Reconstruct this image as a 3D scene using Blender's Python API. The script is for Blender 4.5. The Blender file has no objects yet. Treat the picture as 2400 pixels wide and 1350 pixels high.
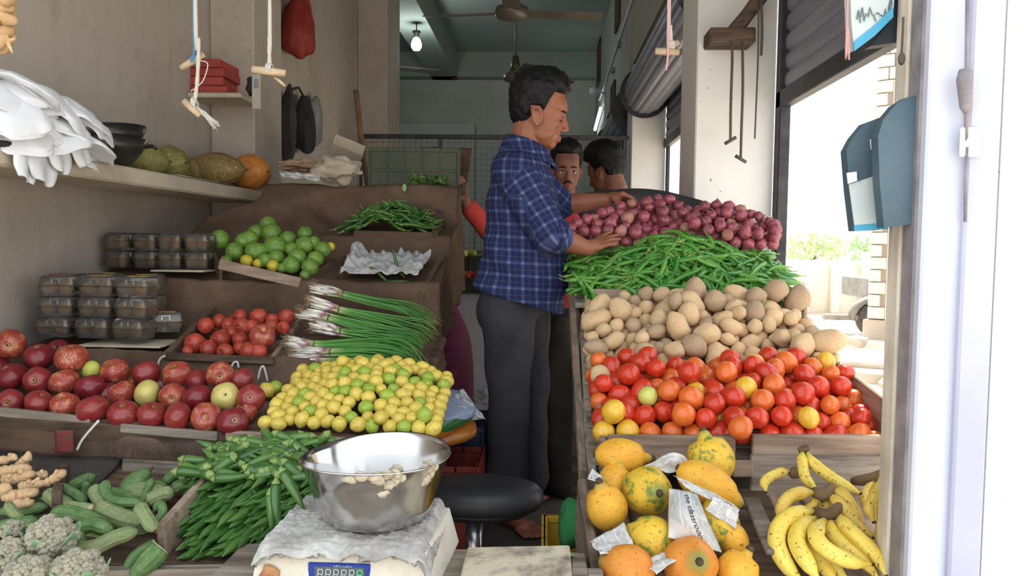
import bpy, bmesh, math, random
import numpy as np
from mathutils import Vector, Matrix, Quaternion, Euler
from mathutils import noise as mnoise

# ------------------------------------------------------------------ camera, sky, lights
sc = bpy.context.scene
col = sc.collection
rnd = random.Random(11)
rad = math.radians
F = 1850.0                                   # focal length for a 2400 x 1350 frame
CAM = Vector((0, 0, 1.05))
RC = (Matrix.Rotation(rad(2.4), 3, 'Z') @ Matrix.Rotation(rad(90 - 3.3), 3, 'X') @ Matrix.Rotation(rad(0.7), 3, 'Z'))
cd = bpy.data.cameras.new('camera'); cam = bpy.data.objects.new('camera', cd); col.objects.link(cam)
cd.sensor_width = 36.0; cd.lens = F / 2400 * 36.0; cd.clip_start = 0.02; cd.clip_end = 500
M4 = RC.to_4x4(); M4.translation = CAM; cam.matrix_world = M4
sc.camera = cam
w = bpy.data.worlds.new('sky'); sc.world = w; w.use_nodes = True
bgn = w.node_tree.nodes['Background']
bgn.inputs['Color'].default_value = (0.86, 0.93, 1.0, 1); bgn.inputs['Strength'].default_value = 1.0
sd = bpy.data.lights.new('sun', 'SUN'); sd.energy = 6.0; sd.angle = rad(2.0); sd.color = (1, 0.95, 0.86)
sun = bpy.data.objects.new('sun', sd); col.objects.link(sun)
sun.rotation_euler = Vector((0.22, 0.75, 1.0)).to_track_quat('Z', 'Y').to_euler()   # high, from behind the shop
vs = sc.view_settings
vs.view_transform = 'Standard'; vs.look = 'None'; vs.gamma = 1.0; vs.use_curve_mapping = False
vs.exposure = 1.05

# ------------------------------------------------------------------ from the photograph's frame to places
def ray(px, py): return RC @ Vector(((px - 1200) / F, -(py - 675) / F, -1.0))
def P(px, py, Y):
    d = ray(px, py); return CAM + d * ((Y - CAM.y) / d.y)
def PZ(px, py, z):
    d = ray(px, py); return CAM + d * ((z - CAM.z) / d.z)
def PX(px, py, X):
    d = ray(px, py); return CAM + d * ((X - CAM.x) / d.x)

# ------------------------------------------------------------------ geometry
class Geo:
    def __init__(s, v, f, t=None, m=None):
        s.v = np.asarray(v, float).reshape(-1, 3); s.f = f
        s.t = np.zeros(len(s.v)) if t is None else np.asarray(t, float)
        s.m = [0] * len(f) if m is None else m
    def x(s, M):
        M = np.array(M); s2 = Geo(s.v @ M[:3, :3].T + (M[:3, 3] if M.shape[0] == 4 else 0), s.f, s.t, s.m); return s2
    def at(s, p): return Geo(s.v + np.array(p), s.f, s.t, s.m)
    def mat(s, i): s.m = [i] * len(s.f); return s
def join(gs):
    gs = list(gs); o = 0; V = []; Fc = []; T = []; Mi = []
    for g in gs:
        V.append(g.v); T.append(g.t); Mi += g.m
        Fc += [tuple(i + o for i in f) for f in g.f]; o += len(g.v)
    return Geo(np.concatenate(V), Fc, np.concatenate(T), Mi)
def mesh(name, g, mats, smooth=True):
    me = bpy.data.meshes.new(name)
    me.from_pydata(g.v.tolist(), [], g.f)
    for m in (mats if isinstance(mats, (list, tuple)) else [mats]): me.materials.append(m)
    if len(set(g.m)) > 1: me.polygons.foreach_set('material_index', g.m)
    if smooth is True: me.polygons.foreach_set('use_smooth', [True] * len(me.polygons))
    if g.t.any(): me.attributes.new('t', 'FLOAT', 'POINT').data.foreach_set('value', g.t)
    me.update(); return me
def tag(o, label=None, cat=None, group=None, kind=None):
    if label: o['label'] = label
    if cat: o['category'] = cat
    if group: o['group'] = group
    if kind: o['kind'] = kind
    return o
def ob(name, me, M=None, parent=None, **k):
    o = bpy.data.objects.new(name, me); col.objects.link(o)
    if parent is not None: o.parent = parent
    if M is not None:
        M = M.to_4x4() if hasattr(M, 'to_4x4') else M
        o.matrix_local = M
    return tag(o, **k)
def mo(name, g, mats, parent=None, smooth=True, base=None, **k):
    """one mesh object from geometry in world coordinates; base = point that becomes its origin"""
    if base is None:
        lo = g.v.min(0); hi = g.v.max(0); base = ((lo[0] + hi[0]) / 2, (lo[1] + hi[1]) / 2, lo[2])
    b = Vector([float(x) for x in base])
    return ob(name, mesh(name, Geo(g.v - np.array(b), g.f, g.t, g.m), mats, smooth), Matrix.Translation(b - _org(parent)), parent, **k)
def _org(p):
    v = Vector((0, 0, 0))
    while p is not None: v += p.location; p = p.parent
    return v
def empty(name, loc, **k):
    o = ob(name, None, Matrix.Translation(Vector(loc)), **k); o.empty_display_size = 0.05; return o
def TR(loc, rot=None, s=1):
    M = Matrix.Translation(Vector(loc))
    if rot is not None: M = M @ (rot.to_matrix().to_4x4() if not isinstance(rot, Matrix) else rot.to_4x4())
    if s != 1: M = M @ (Matrix.Scale(s, 4) if not hasattr(s, '__len__') else Matrix.Diagonal((*s, 1)))
    return M
def box(sx, sy, sz, c=(0, 0, 0), bev=0.0):
    bm = bmesh.new(); bmesh.ops.create_cube(bm, size=1)
    for v in bm.verts: v.co = Vector((v.co.x * sx, v.co.y * sy, v.co.z * sz))
    if bev > 0: bmesh.ops.bevel(bm, geom=bm.edges[:], offset=min(bev, min(sx, sy, sz) * .45), segments=1, affect='EDGES')
    bm.verts.index_update()
    g = Geo([v.co[:] for v in bm.verts], [tuple(v.index for v in f.verts) for f in bm.faces]); bm.free()
    return g.at(c)
def slab(x0, x1, y0, y1, z0, z1, bev=0.0): return box(x1 - x0, y1 - y0, z1 - z0, ((x0 + x1) / 2, (y0 + y1) / 2, (z0 + z1) / 2), bev)
def frame_of(d, up=(0, 0, 1)):
    x = Vector(d).normalized(); y = Vector(up).cross(x)
    if y.length < 1e-4: y = Vector((0, 1, 0)).cross(x)
    y.normalize(); z = x.cross(y); return Matrix((x, y, z)).transposed()
def plank(p0, p1, h, t, up=(0, 0, 1), bev=0.003, top=True, wob=0.0):
    """board whose top edge centre line runs p0 -> p1; h along up, t across"""
    p0 = Vector(p0); p1 = Vector(p1); L = (p1 - p0).length
    M = frame_of(p1 - p0, up).to_4x4(); M.translation = (p0 + p1) / 2
    g = box(L, t, h, (0, 0, -h / 2 if top else 0), bev)
    if wob: g.v += np.array([[0, mnoise.noise(Vector((v[0] * 9, v[2] * 30, wob))) * .003, mnoise.noise(Vector((v[0] * 7 + 3, v[1] * 40, wob))) * .004] for v in g.v])
    return g.x(M)
def tube(pts, rr, seg=8, ridge=None, flat=1.0, cap=True, up=None, twist=0.0):
    pts = [Vector(p) for p in pts]; n = len(pts)
    rr = [rr] * n if not hasattr(rr, '__len__') else list(rr)
    tan = [(pts[min(i + 1, n - 1)] - pts[max(i - 1, 0)]).normalized() for i in range(n)]
    a = Vector(up) if up is not None else (Vector((0, 0, 1)) if abs(tan[0].z) < .9 else Vector((1, 0, 0)))
    nrm = (a - tan[0] * a.dot(tan[0])).normalized(); V = []; T = []
    for i in range(n):
        if i: nrm = (nrm - tan[i] * nrm.dot(tan[i])); nrm.normalize()
        bi = tan[i].cross(nrm)
        for k in range(seg):
            an = 2 * math.pi * k / seg + twist * i
            r = rr[i] * (ridge[k % len(ridge)] if ridge else 1)
            V.append(pts[i] + nrm * (math.cos(an) * r) + bi * (math.sin(an) * r * flat)); T.append(i / (n - 1) if n > 1 else 0)
    Fc = [(i * seg + k, i * seg + (k + 1) % seg, (i + 1) * seg + (k + 1) % seg, (i + 1) * seg + k) for i in range(n - 1) for k in range(seg)]
    if cap: Fc += [tuple(range(seg - 1, -1, -1)), tuple((n - 1) * seg + k for k in range(seg))]
    return Geo([tuple(v) for v in V], Fc, T)
def lathe(prof, seg=24, fn=None):
    V = []; T = []; n = len(prof)
    for i, (r, z) in enumerate(prof):
        for k in range(seg):
            a = 2 * math.pi * k / seg; rr = r * (fn(a, z) if fn else 1)
            V.append((rr * math.cos(a), rr * math.sin(a), z)); T.append(i / (n - 1))
    Fc = [(i * seg + k, i * seg + (k + 1) % seg, (i + 1) * seg + (k + 1) % seg, (i + 1) * seg + k) for i in range(n - 1) for k in range(seg)]
    Fc += [tuple(range(seg - 1, -1, -1)), tuple((n - 1) * seg + k for k in range(seg))]
    return Geo(V, Fc, T)
_ico = {}
def ico(sub=2):
    if sub not in _ico:
        bm = bmesh.new(); bmesh.ops.create_icosphere(bm, subdivisions=sub, radius=1); bm.verts.index_update()
        _ico[sub] = (np.array([v.co[:] for v in bm.verts]), [tuple(v.index for v in f.verts) for f in bm.faces]); bm.free()
    v, f = _ico[sub]; return Geo(v.copy(), f)
def blob(r, sub=3, amp=0.0, fr=1.5, seed=0, fn=None):
    g = ico(sub)
    if amp:
        d = np.array([mnoise.noise(Vector(v) * fr + Vector((seed * 7.3, seed * 3.1, seed))) for v in g.v]); g.v *= (1 + amp * d)[:, None]
    if fn: g.v = np.array([fn(v) for v in g.v])
    g.v *= np.array(r if hasattr(r, '__len__') else (r, r, r)); return g
def grid(fn, nu, nv, thick=0.0):
    V = [fn(i / nu, j / nv) for j in range(nv + 1) for i in range(nu + 1)]
    q = lambda i, j: j * (nu + 1) + i
    Fc = [(q(i, j), q(i + 1, j), q(i + 1, j + 1), q(i, j + 1)) for j in range(nv) for i in range(nu)]
    g = Geo([tuple(v) for v in V], Fc)
    if thick:
        bm = bmesh.new(); vs_ = [bm.verts.new(v) for v in g.v]
        for f in g.f:
            try: bm.faces.new([vs_[i] for i in f])
            except ValueError: pass
        bm.normal_update(); N = np.array([v.normal[:] for v in bm.verts]); bm.free()
        n = len(g.v); low = g.v - N * thick
        bl = [q(i, 0) for i in range(nu)] + [q(nu, j) for j in range(nv)] + [q(i, nv) for i in range(nu, 0, -1)] + [q(0, j) for j in range(nv, 0, -1)]
        side = [(bl[(k + 1) % len(bl)], bl[k], bl[k] + n, bl[(k + 1) % len(bl)] + n) for k in range(len(bl))]
        g = Geo(np.concatenate([g.v, low]), g.f + [tuple(i + n for i in reversed(f)) for f in g.f] + side)
    return g
def nz(x, y=0.0, z=0.0): return mnoise.noise(Vector((x, y, z)))
def lerp(a, b, t): return a + (b - a) * t
def interp(pts, s):
    """piecewise-linear through pts (list of tuples), s in 0..1 by index"""
    x = s * (len(pts) - 1); i = min(int(x), len(pts) - 2); f = x - i
    return [lerp(a, b, f) for a, b in zip(pts[i], pts[i + 1])]
def bez(ps, n):
    """smooth catmull-rom through points"""
    ps = [Vector(p) for p in ps]; out = []
    q = [ps[0] * 2 - ps[1]] + ps + [ps[-1] * 2 - ps[-2]]
    for k in range(n + 1):
        x = k / n * (len(ps) - 1); i = min(int(x), len(ps) - 2); t = x - i
        a, b, c, d = q[i:i + 4]
        out.append(0.5 * ((2 * b) + (c - a) * t + (2 * a - 5 * b + 4 * c - d) * t * t + (3 * b - a - 3 * c + d) * t ** 3))
    return out
def rot_rand(): 
    return Quaternion((rnd.gauss(0, 1), rnd.gauss(0, 1), rnd.gauss(0, 1), rnd.gauss(0, 1))).normalized()

# ------------------------------------------------------------------ procedural materials
class NM:
    def __init__(s, name, rough=.5, spec=.5, metal=0.0):
        s.m = bpy.data.materials.new(name); s.m.use_nodes = True; s.nt = s.m.node_tree; s.L = s.nt.links.new
        s.b = s.nt.nodes['Principled BSDF']; s.b.inputs['Roughness'].default_value = rough
        s.b.inputs['Metallic'].default_value = metal; s.b.inputs['Specular IOR Level'].default_value = spec
    def N(s, ty, **k):
        n = s.nt.nodes.new(ty)
        for a, v in k.items(): setattr(n, a, v)
        return n
    def put(s, sock, v):
        if isinstance(v, bpy.types.NodeSocket): s.L(v, sock)
        elif hasattr(v, '__len__') and len(v) == 3 and sock.type == 'RGBA': sock.default_value = (*v, 1)
        else: sock.default_value = v
    def coord(s, scale=(1, 1, 1), kind='Object', vary=True):
        tc = s.N('ShaderNodeTexCoord'); o = tc.outputs[kind]
        mp = s.N('ShaderNodeMapping'); s.L(o, mp.inputs[0]); mp.inputs['Scale'].default_value = scale
        if vary:
            oi = s.N('ShaderNodeObjectInfo'); mu = s.N('ShaderNodeMath', operation='MULTIPLY'); s.L(oi.outputs['Random'], mu.inputs[0]); mu.inputs[1].default_value = 37.0
            cx = s.N('ShaderNodeCombineXYZ')
            for i in range(3): s.L(mu.outputs[0], cx.inputs[i])
            s.L(cx.outputs[0], mp.inputs['Location'])
        return mp.outputs[0]
    def rand(s): return s.N('ShaderNodeObjectInfo').outputs['Random']
    def attr(s, n='t', out='Fac'): 
        a = s.N('ShaderNodeAttribute'); a.attribute_name = n; return a.outputs[out]
    def noise(s, scale=5, detail=3, co=None, rough=.5, dist=0):
        n = s.N('ShaderNodeTexNoise'); n.inputs['Scale'].default_value = scale; n.inputs['Detail'].default_value = detail
        n.inputs['Roughness'].default_value = rough; n.inputs['Distortion'].default_value = dist
        if co is not None: s.L(co, n.inputs['Vector'])
        return n.outputs['Fac']
    def voro(s, scale=5, co=None, out='Distance', feature='F1'):
        n = s.N('ShaderNodeTexVoronoi', feature=feature); n.inputs['Scale'].default_value = scale
        if co is not None: s.L(co, n.inputs['Vector'])
        return n.outputs[out]
    def wave(s, scale=5, dist=0, co=None, dirn='X', detail=2):
        n = s.N('ShaderNodeTexWave', bands_direction=dirn); n.inputs['Scale'].default_value = scale; n.inputs['Distortion'].default_value = dist; n.inputs['Detail'].default_value = detail
        if co is not None: s.L(co, n.inputs['Vector'])
        return n.outputs['Fac']
    def ramp(s, f, stops, interp='LINEAR'):
        r = s.N('ShaderNodeValToRGB'); r.color_ramp.interpolation = interp; s.L(f, r.inputs[0]); e = r.color_ramp.elements
        while len(e) > len(stops): e.remove(e[-1])
        while len(e) < len(stops): e.new(1)
        for x, (p, c) in zip(e, stops): x.position = p; x.color = (*c, 1) if hasattr(c, '__len__') else (c, c, c, 1)
        return r.outputs[0]
    def step(s, f, a, b): return s.ramp(f, [(a, 0.0), (b, 1.0)])
    def mix(s, f, a, b, blend='MIX'):
        m = s.N('ShaderNodeMix', data_type='RGBA', blend_type=blend); s.put(m.inputs['Factor'], f); s.put(m.inputs['A'], a); s.put(m.inputs['B'], b); return m.outputs['Result']
    def math(s, op, a, b=0.0):
        m = s.N('ShaderNodeMath', operation=op); s.put(m.inputs[0], a); s.put(m.inputs[1], b); return m.outputs[0]
    def sep(s, v):
        x = s.N('ShaderNodeSeparateXYZ'); s.L(v, x.inputs[0]); return x.outputs
    def color(s, c): s.put(s.b.inputs['Base Color'], c); return s
    def rough(s, f): s.put(s.b.inputs['Roughness'], f); return s
    def bump(s, f, strength=.3, dist=.002):
        b = s.N('ShaderNodeBump'); b.inputs['Strength'].default_value = strength; b.inputs['Distance'].default_value = dist; s.L(f, b.inputs['Height']); s.L(b.outputs[0], s.b.inputs['Normal']); return s
    def set(s, **k):
        for a, v in k.items(): s.put(s.b.inputs[a.replace('_', ' ')], v)
        return s
def simple(name, c1, c2, scale=8, rough=.6, bump=0.0, bscale=40, stretch=(1, 1, 1), detail=4, spec=.4, metal=0.0, lo=.35, hi=.65, vary=True):
    n = NM(name, rough, spec, metal); co = n.coord(stretch, vary=vary)
    n.color(n.ramp(n.noise(scale, detail, co, .6), [(lo, c1), (hi, c2)]))
    if bump: n.bump(n.noise(bscale, 3, co), bump)
    return n.m
def c(r, g, b):
    f = lambda x: (x / 255 / 12.92) if x / 255 <= .04045 else ((x / 255 + .055) / 1.055) ** 2.4
    return (f(r), f(g), f(b))
# ------------------------------------------------------------------ surface materials
def plaster(name, base, dirt, amount=.5, streak=True, k=1.0):
    n = NM(name, .9, .2); co = n.coord((k, k, k), vary=False)
    a = n.noise(1.3, 6, co, .65); b = n.noise(9, 5, co, .7)
    cc = n.mix(n.math('MULTIPLY', n.step(a, .45, .75), amount), base, dirt)
    cc = n.mix(n.math('MULTIPLY', n.step(b, .55, .8), amount * .6), cc, tuple(x * .55 for x in dirt))
    if streak:
        st = n.noise(6, 3, n.coord((3, 3, .25), vary=False), .6); cc = n.mix(n.math('MULTIPLY', n.step(st, .5, .85), amount * .4), cc, dirt)
    sp = n.noise(60, 2, co, .5); cc = n.mix(n.step(sp, .74, .78), cc, tuple(x * .35 for x in dirt))
    n.color(cc).bump(n.noise(25, 5, co, .7), .25, .004); return n.m
M_wall = plaster('grimy_plaster', c(178, 169, 160), c(136, 120, 105), .5)
M_wallback = plaster('green_grey_plaster', c(182, 184, 176), c(146, 146, 138), .4)
M_pillar = plaster('white_plaster', c(226, 224, 220), c(196, 184, 170), .3)
M_facade = plaster('white_facade', c(240, 240, 246), c(214, 214, 226), .4)
M_ceil = plaster('ceiling_plaster', c(150, 158, 150), c(120, 126, 118), .3, False)
M_floor = plaster('dark_concrete', c(98, 92, 86), c(62, 57, 53), .7, False)
M_shelf = plaster('stone_shelf', c(206, 194, 174), c(128, 108, 88), .6, False)
def ground_mat():
    n = NM('dusty_ground', .95, .1); co = n.coord(vary=False)
    n.color(n.ramp(n.noise(.9, 8, co, .7), [(.3, c(190, 176, 156)), (.55, c(222, 212, 196)), (.75, c(236, 230, 218))])).bump(n.noise(6, 8, co, .75), .6, .03); return n.m
M_ground = ground_mat()
def wood(name, c1, c2, c3, ax='X', sc_=1.0):
    n = NM(name, .75, .25); st = {'X': (1.2, 14, 14), 'Y': (14, 1.2, 14), 'Z': (14, 14, 1.2)}[ax]
    co = n.coord(st); f = n.noise(2.2 * sc_, 6, co, .65, .6)
    cc = n.ramp(f, [(.28, c3), (.45, c1), (.62, c2), (.8, c1)])
    d = n.noise(3.5, 4, n.coord((1, 1, 1)), .6); cc = n.mix(n.math('MULTIPLY', n.step(d, .5, .72), .55), cc, tuple(x * .45 for x in c3))
    n.color(cc).bump(f, .35, .003); return n.m
M_wood = wood('worn_wood', c(148, 128, 112), c(172, 152, 134), c(106, 90, 78))
M_woodY = wood('worn_wood_lengthwise', c(134, 116, 102), c(158, 140, 124), c(94, 80, 70), 'Y')
M_woodgrey = wood('grey_wood', c(132, 122, 110), c(160, 150, 136), c(84, 76, 68))
M_wooddark = wood('dark_wood', c(84, 68, 56), c(108, 90, 76), c(50, 40, 34))
M_woodpale = wood('pale_post_wood', c(206, 196, 180), c(224, 214, 200), c(170, 156, 138), 'Z')
M_steel = simple('blackened_steel', c(46, 46, 50), c(70, 68, 70), 12, .5, .15, 60, metal=.5)
M_slat = simple('shutter_steel', c(126, 128, 140), c(150, 150, 162), 4, .45, .1, 40, (1, .3, 1), metal=.25)
M_slatlight = simple('pale_shutter_steel', c(168, 172, 176), c(196, 200, 202), 4, .45, metal=.2)
M_white = simple('white_paint', c(226, 228, 240), c(242, 243, 250), 3, .45, .08, 30)
M_greypaint = simple('grey_paint', c(118, 112, 118), c(150, 144, 148), 18, .55, .2, 50)

def struct(name, g, m, parent=None, smooth=False, **k):
    o = mo(name, g, m, parent, smooth, **k)
    if parent is None: o['kind'] = 'structure'
    return o
# ------------------------------------------------------------------ the room
XW = -1.72; YB = 11.6; ZC = 3.75; XR = 0.98
struct('ground', slab(-60, 60, -60, 90, -.9, -.35), M_ground)
struct('floor', slab(-3.3, 1.02, 1.22, 11.8, -.36, 0), M_floor)
struct('wall_left', slab(XW - .2, XW, 1.1, 7.77, 0, ZC), M_wall)
struct('wall_left_rear', join([slab(-3.4, -3.2, 7.7, 11.8, 0, ZC), slab(-3.4, XW - .2, 7.6, 7.77, 0, ZC)]), M_wallback)
struct('wall_back', slab(-3.4, 1.3, YB, YB + .2, 0, ZC), M_wallback)
struct('ceiling', slab(-3.4, 1.3, 1.1, YB + .2, ZC, ZC + .15), M_ceil)
struct('trim_1', slab(-1.67, -1.3, 1.1, YB, 3.4, ZC), M_ceil)                       # ceiling beam with the bulb
struct('trim_2', slab(-3.2, .69, YB - .25, YB, 3.4, ZC), M_ceil)                    # beam along the back wall
struct('trim_3', slab(-3.2, -1.05, YB - .18, YB, 0, 2.75, .01), M_wallback)         # thicker lower wall with a ledge
struct('column_front', slab(XW, -1.49, 4.0, 4.42, 0, ZC, .008), M_wall)
struct('column_rear', slab(XW, -1.45, 7.15, 7.77, 0, ZC, .008), M_wall)
struct('pillar_front', slab(.625, .955, 3.4, 3.78, 0, ZC, .006), M_pillar)
struct('pillar_rear', slab(.695, .975, 6.6, 7.0, 0, ZC, .006), M_pillar)
struct('beam_right', slab(.69, 1.0, 1.42, YB, 2.52, ZC), M_wallback)
struct('wall_right', join([slab(.69, 1.0, 9.4, YB, 0, 2.52), slab(.95, 1.0, 7.0, 9.4, 0, 2.52)]), M_wallback)
struct('wall_front_lintel', slab(-1.92, 1.0, 1.1, 1.3, 3.0, ZC), M_facade)
struct('wall_sill', slab(.98, 1.1, 1.5, 9.5, -.36, .02, .01), M_pillar)
# vents high on the right wall
for i, (px, y0, y1, Y) in enumerate([(1407, 92, 195, 10.4), (1452, -60, 60, 7.7), (1440, 195, 285, 8.2)]):
    a = PX(px, y0, .69); b = PX(px, y1, .69)
    struct('window_%d' % (i + 1), slab(.665, .69, a.y - .22, a.y + .22, b.z, a.z, .01), M_wooddark)
# the side shutters: each slat a part
def slat_profile(h=.078, d=.009):
    return [(math.sin(math.pi * k / 6) * d - (.008 if k in (0, 6) else 0), h * k / 6) for k in range(7)]
def shutter(name, X, y0, y1, z0, z1, m, label, hgt=.078, axis=None):
    root = empty(name, (X, (y0 + y1) / 2, z0), label=label, cat='shutter')
    pr = slat_profile(hgt); n = int((z1 - z0) / hgt)
    V = [(-d, y, z) for y in (-(y1 - y0) / 2, (y1 - y0) / 2) for d, z in pr] + [(.012 - d, y, z) for y in (-(y1 - y0) / 2, (y1 - y0) / 2) for d, z in pr]
    Fc = []
    for k in range(6): Fc += [(k, k + 1, 7 + k + 1, 7 + k), (14 + k, 21 + k, 21 + k + 1, 14 + k + 1), (k, 14 + k, 14 + k + 1, k + 1), (7 + k, 7 + k + 1, 21 + k + 1, 21 + k)]
    Fc += [(0, 7, 21, 14), (6, 20, 27, 13)]
    me = mesh('slat', Geo(V, Fc), m, False)
    for i in range(n): ob('slat', me, Matrix.Translation((0, 0, i * hgt + .05)), root)
    mo('bottom_rail', slab(X - .025, X + .02, y0, y1, z0 - .02, z0 + .05, .004), M_steel, root, False)
    return root
shutter('rolling_shutter', XR, 1.62, 3.39, 1.64, 2.5, M_slat, 'half lowered grey rolling shutter in the wide side opening beside the white pillar')
shutter('rolling_shutter', XR, 3.80, 6.59, 1.86, 2.5, M_slat, 'grey rolling shutter lowered under its roll between the two white pillars')
shutter('rolling_shutter', .94, 7.02, 9.38, .3, 2.4, M_slat, 'dark closed rolling shutter at the rear beyond the second white pillar', .12)
def drum(y0, y1, r, x, z, label):
    root = empty('shutter_roll', (x, (y0 + y1) / 2, z), label=label, cat='shutter roll')
    g = lathe([(r, 0), (r, y1 - y0)], 96); rr = np.array([1 - .05 * ((k % 6) in (0,)) - .02 * ((k % 6) in (1, 5)) for k in range(96)])
    g.v[:, :2] *= np.tile(rr, 2)[:, None]
    g = g.x(Matrix.Rotation(rad(-90), 4, 'X')).at((x, y0, z)); mo('rolled_curtain', g, M_slat, root, False)
    for yy in (y0 - .02, y1 + .02):
        b = lathe([(r + .03, 0), (r + .03, .03)], 32).x(Matrix.Rotation(rad(-90), 4, 'X')).at((x, yy - .015, z)); mo('end_bracket', b, M_steel, root, False)
drum(3.82, 6.52, .175, .79, 2.28, 'large ribbed shutter roll hanging in the opening behind the white pillar')
drum(7.05, 9.3, .17, .76, 2.22, 'distant shutter roll over the rear shutter beyond the second pillar')
drum(1.66, 3.36, .175, .79, 2.62, 'shutter roll above the wide side opening')
for i, (x0, x1, y0) in enumerate([(.955, 1.0, 3.33), (.975, 1.0, 6.52)]):
    struct('trim_%d' % (i + 4), slab(x0, x1, y0, y0 + .07, 0, 2.5, .004), M_steel)
# stone shelf on the left wall
sh = struct('stone_wall_shelf', slab(XW, -1.44, 1.3, 4.12, 1.235, 1.295, .008), M_shelf); tag(sh, 'long pale stone shelf built into the left wall', 'shelf'); sh['kind'] = 'thing'
b0 = P(473, 235, 3.98); b1 = P(606, 258, 3.98)
g = slab(XW + .002, b1.x, 3.74, 3.998, b0.z - .028, b0.z - .005, .004)
mo('small_wall_shelf', g, M_shelf, smooth=False, label='small pale ledge on the left column holding red boxes', cat='shelf')
# ------------------------------------------------------------------ front facade on the right
root = empty('folding_door', P(2235, 1350, 1.42), label='white painted metal folding door leaf at the shop front', cat='door')
def vslab(px0, px1, y, d, z0=-.34, z1=3.0):
    a = P(px0, 675, y).x; b = P(px1, 675, y).x; return slab(a, b, y, y + d, z0, z1, .004)
M_leaf1 = simple('worn_white_paint', c(196, 200, 214), c(208, 212, 224), 3, .45, .1, 30); M_leaf2 = simple('lavender_white_paint', c(176, 178, 200), c(190, 192, 212), 3, .45, .1, 30)
mo('leaf', vslab(2157, 2250, 1.40, .045), M_leaf1, root, False)
mo('leaf', vslab(2254, 2330, 1.385, .045), M_leaf2, root, False)
mo('seam_strip', vslab(2249, 2255, 1.405, .03), M_greypaint, root, False)
# slide bolt
q0 = P(2268, 40, 1.375); q1 = P(2260, 240, 1.375)
bolt = mo('slide_bolt', tube([P(2268, -30, 1.378), P(2264, 330, 1.378)], .0035, 8), M_greypaint, root)
mo('bolt_handle', tube([P(2262, 165, 1.374), P(2260, 185, 1.372), P(2264, 250, 1.372), P(2268, 262, 1.374)], [.010, .0125, .010, .007], 10), M_greypaint, bolt)
g = join([box(.036, .006, .05, P(2275, 333, 1.379), .003), lathe([(.009, 0), (.009, .01), (.005, .012)], 10).x(Matrix.Rotation(rad(90), 4, 'X')).at(P(2277, 330, 1.376))])
mo('latch_plate', g, M_white, root, False)
mo('hasp_chain', tube([P(2266, 345, 1.377), P(2263, 430, 1.377), P(2262, 520, 1.377)], .003, 6), M_greypaint, root)
struct('wall_front_right', slab(P(2331, 675, 1.42).x, 1.9, 1.42, 1.6, -.36, ZC), M_facade)
struct('trim_6', vslab(2139, 2158, 1.42, .05), M_greypaint)                         # dark angle iron
pp = vslab(2104, 2141, 1.47, .05); 
mo('wooden_post', pp, M_woodpale, smooth=False, label='pale weathered wooden post at the right end of the fruit stand', cat='post')
# ------------------------------------------------------------------ outside on the right: neighbour building
bb = Vector((3.78, 9.4, -.35)); ang = rad(-38); E = Matrix.Translation(bb) @ Matrix.Rotation(ang, 4, 'Z')
M_brick = plaster('pale_stone_brick', c(240, 228, 212), c(214, 194, 174), .5, False)
M_mortar = plaster('mortar', c(196, 180, 164), c(170, 154, 140), .5, False)
nb = ob('neighbour_building', mesh('neighbour_building', join([slab(0, 4, .05, 3, 0, 5.2), slab(-.04, 4, -.03, .1, 0, .55, .01)]), M_mortar, False), E, label='pale brick building with a metal shutter across the lane', cat='building')
bh = .145
bmes = [mesh('brick', box(L, .05, bh - .014, (L / 2, .03, 0), .004), M_brick, False) for L in (.19, .13)]
for r in range(32):
    z = .63 + r * bh; x = 0.0; k = r % 2
    while x < 1.5:
        L = (.19, .13)[k]
        if not (z < 3.2 and x + L > .20): ob('brick', bmes[k], Matrix.Translation((x, 0, z)), nb)
        x += L + .012; k = 1 - k
ob('door_frame', mesh('door_frame', slab(.20, .36, -.02, .06, .5, 3.3, .004), M_pillar, False), None, nb)
slm = mesh('shutter_slat', box(1.6, .03, .062, (.8, 0, 0), .02), M_slatlight, False)
for r in range(34): ob('shutter_slat', slm, Matrix.Translation((.37, .05, .66 + r * .075)), nb)
ob('step', mesh('step', slab(-.25, 4, -.35, 0, 0, .32, .01), M_pillar, False), None, nb)
# stone slabs stacked in the lane
M_stone = plaster('rough_stone', c(206, 194, 178), c(150, 140, 128), .6, False)
for k, (px, py, Y, L, d, lb) in enumerate([(2062, 872, 6.9, 1.3, .9, 'lowest broken stone slab of the stack in the lane'), (2068, 852, 7.0, 1.15, .8, 'topmost pale stone slab of the stack in the lane')]):
    g = blob((.62 * L / 1.2, .45, .062), 3, .35, 1.8, k + 3, lambda v: tuple(np.sign(v) * np.abs(v) ** .35)).x(Matrix.Rotation(rad(-10 - 9 * k), 4, 'Z')).at(P(px + 40, py, Y))
    mo('stone_slab', g, M_stone, smooth=False, label=lb, cat='stone', group='stone slabs in the lane')
for px, py, Y in [(2095, 898, 6.4), (2010, 800, 9)]:
    mo('stone_lump', blob((.12, .1, .07), 2, .5, 1.6, px).at(P(px, py, Y)), M_stone, smooth=False, label='small loose stone lying in the lane ' + ('near the slab stack' if px > 2080 else 'by the building step'), cat='stone')
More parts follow.
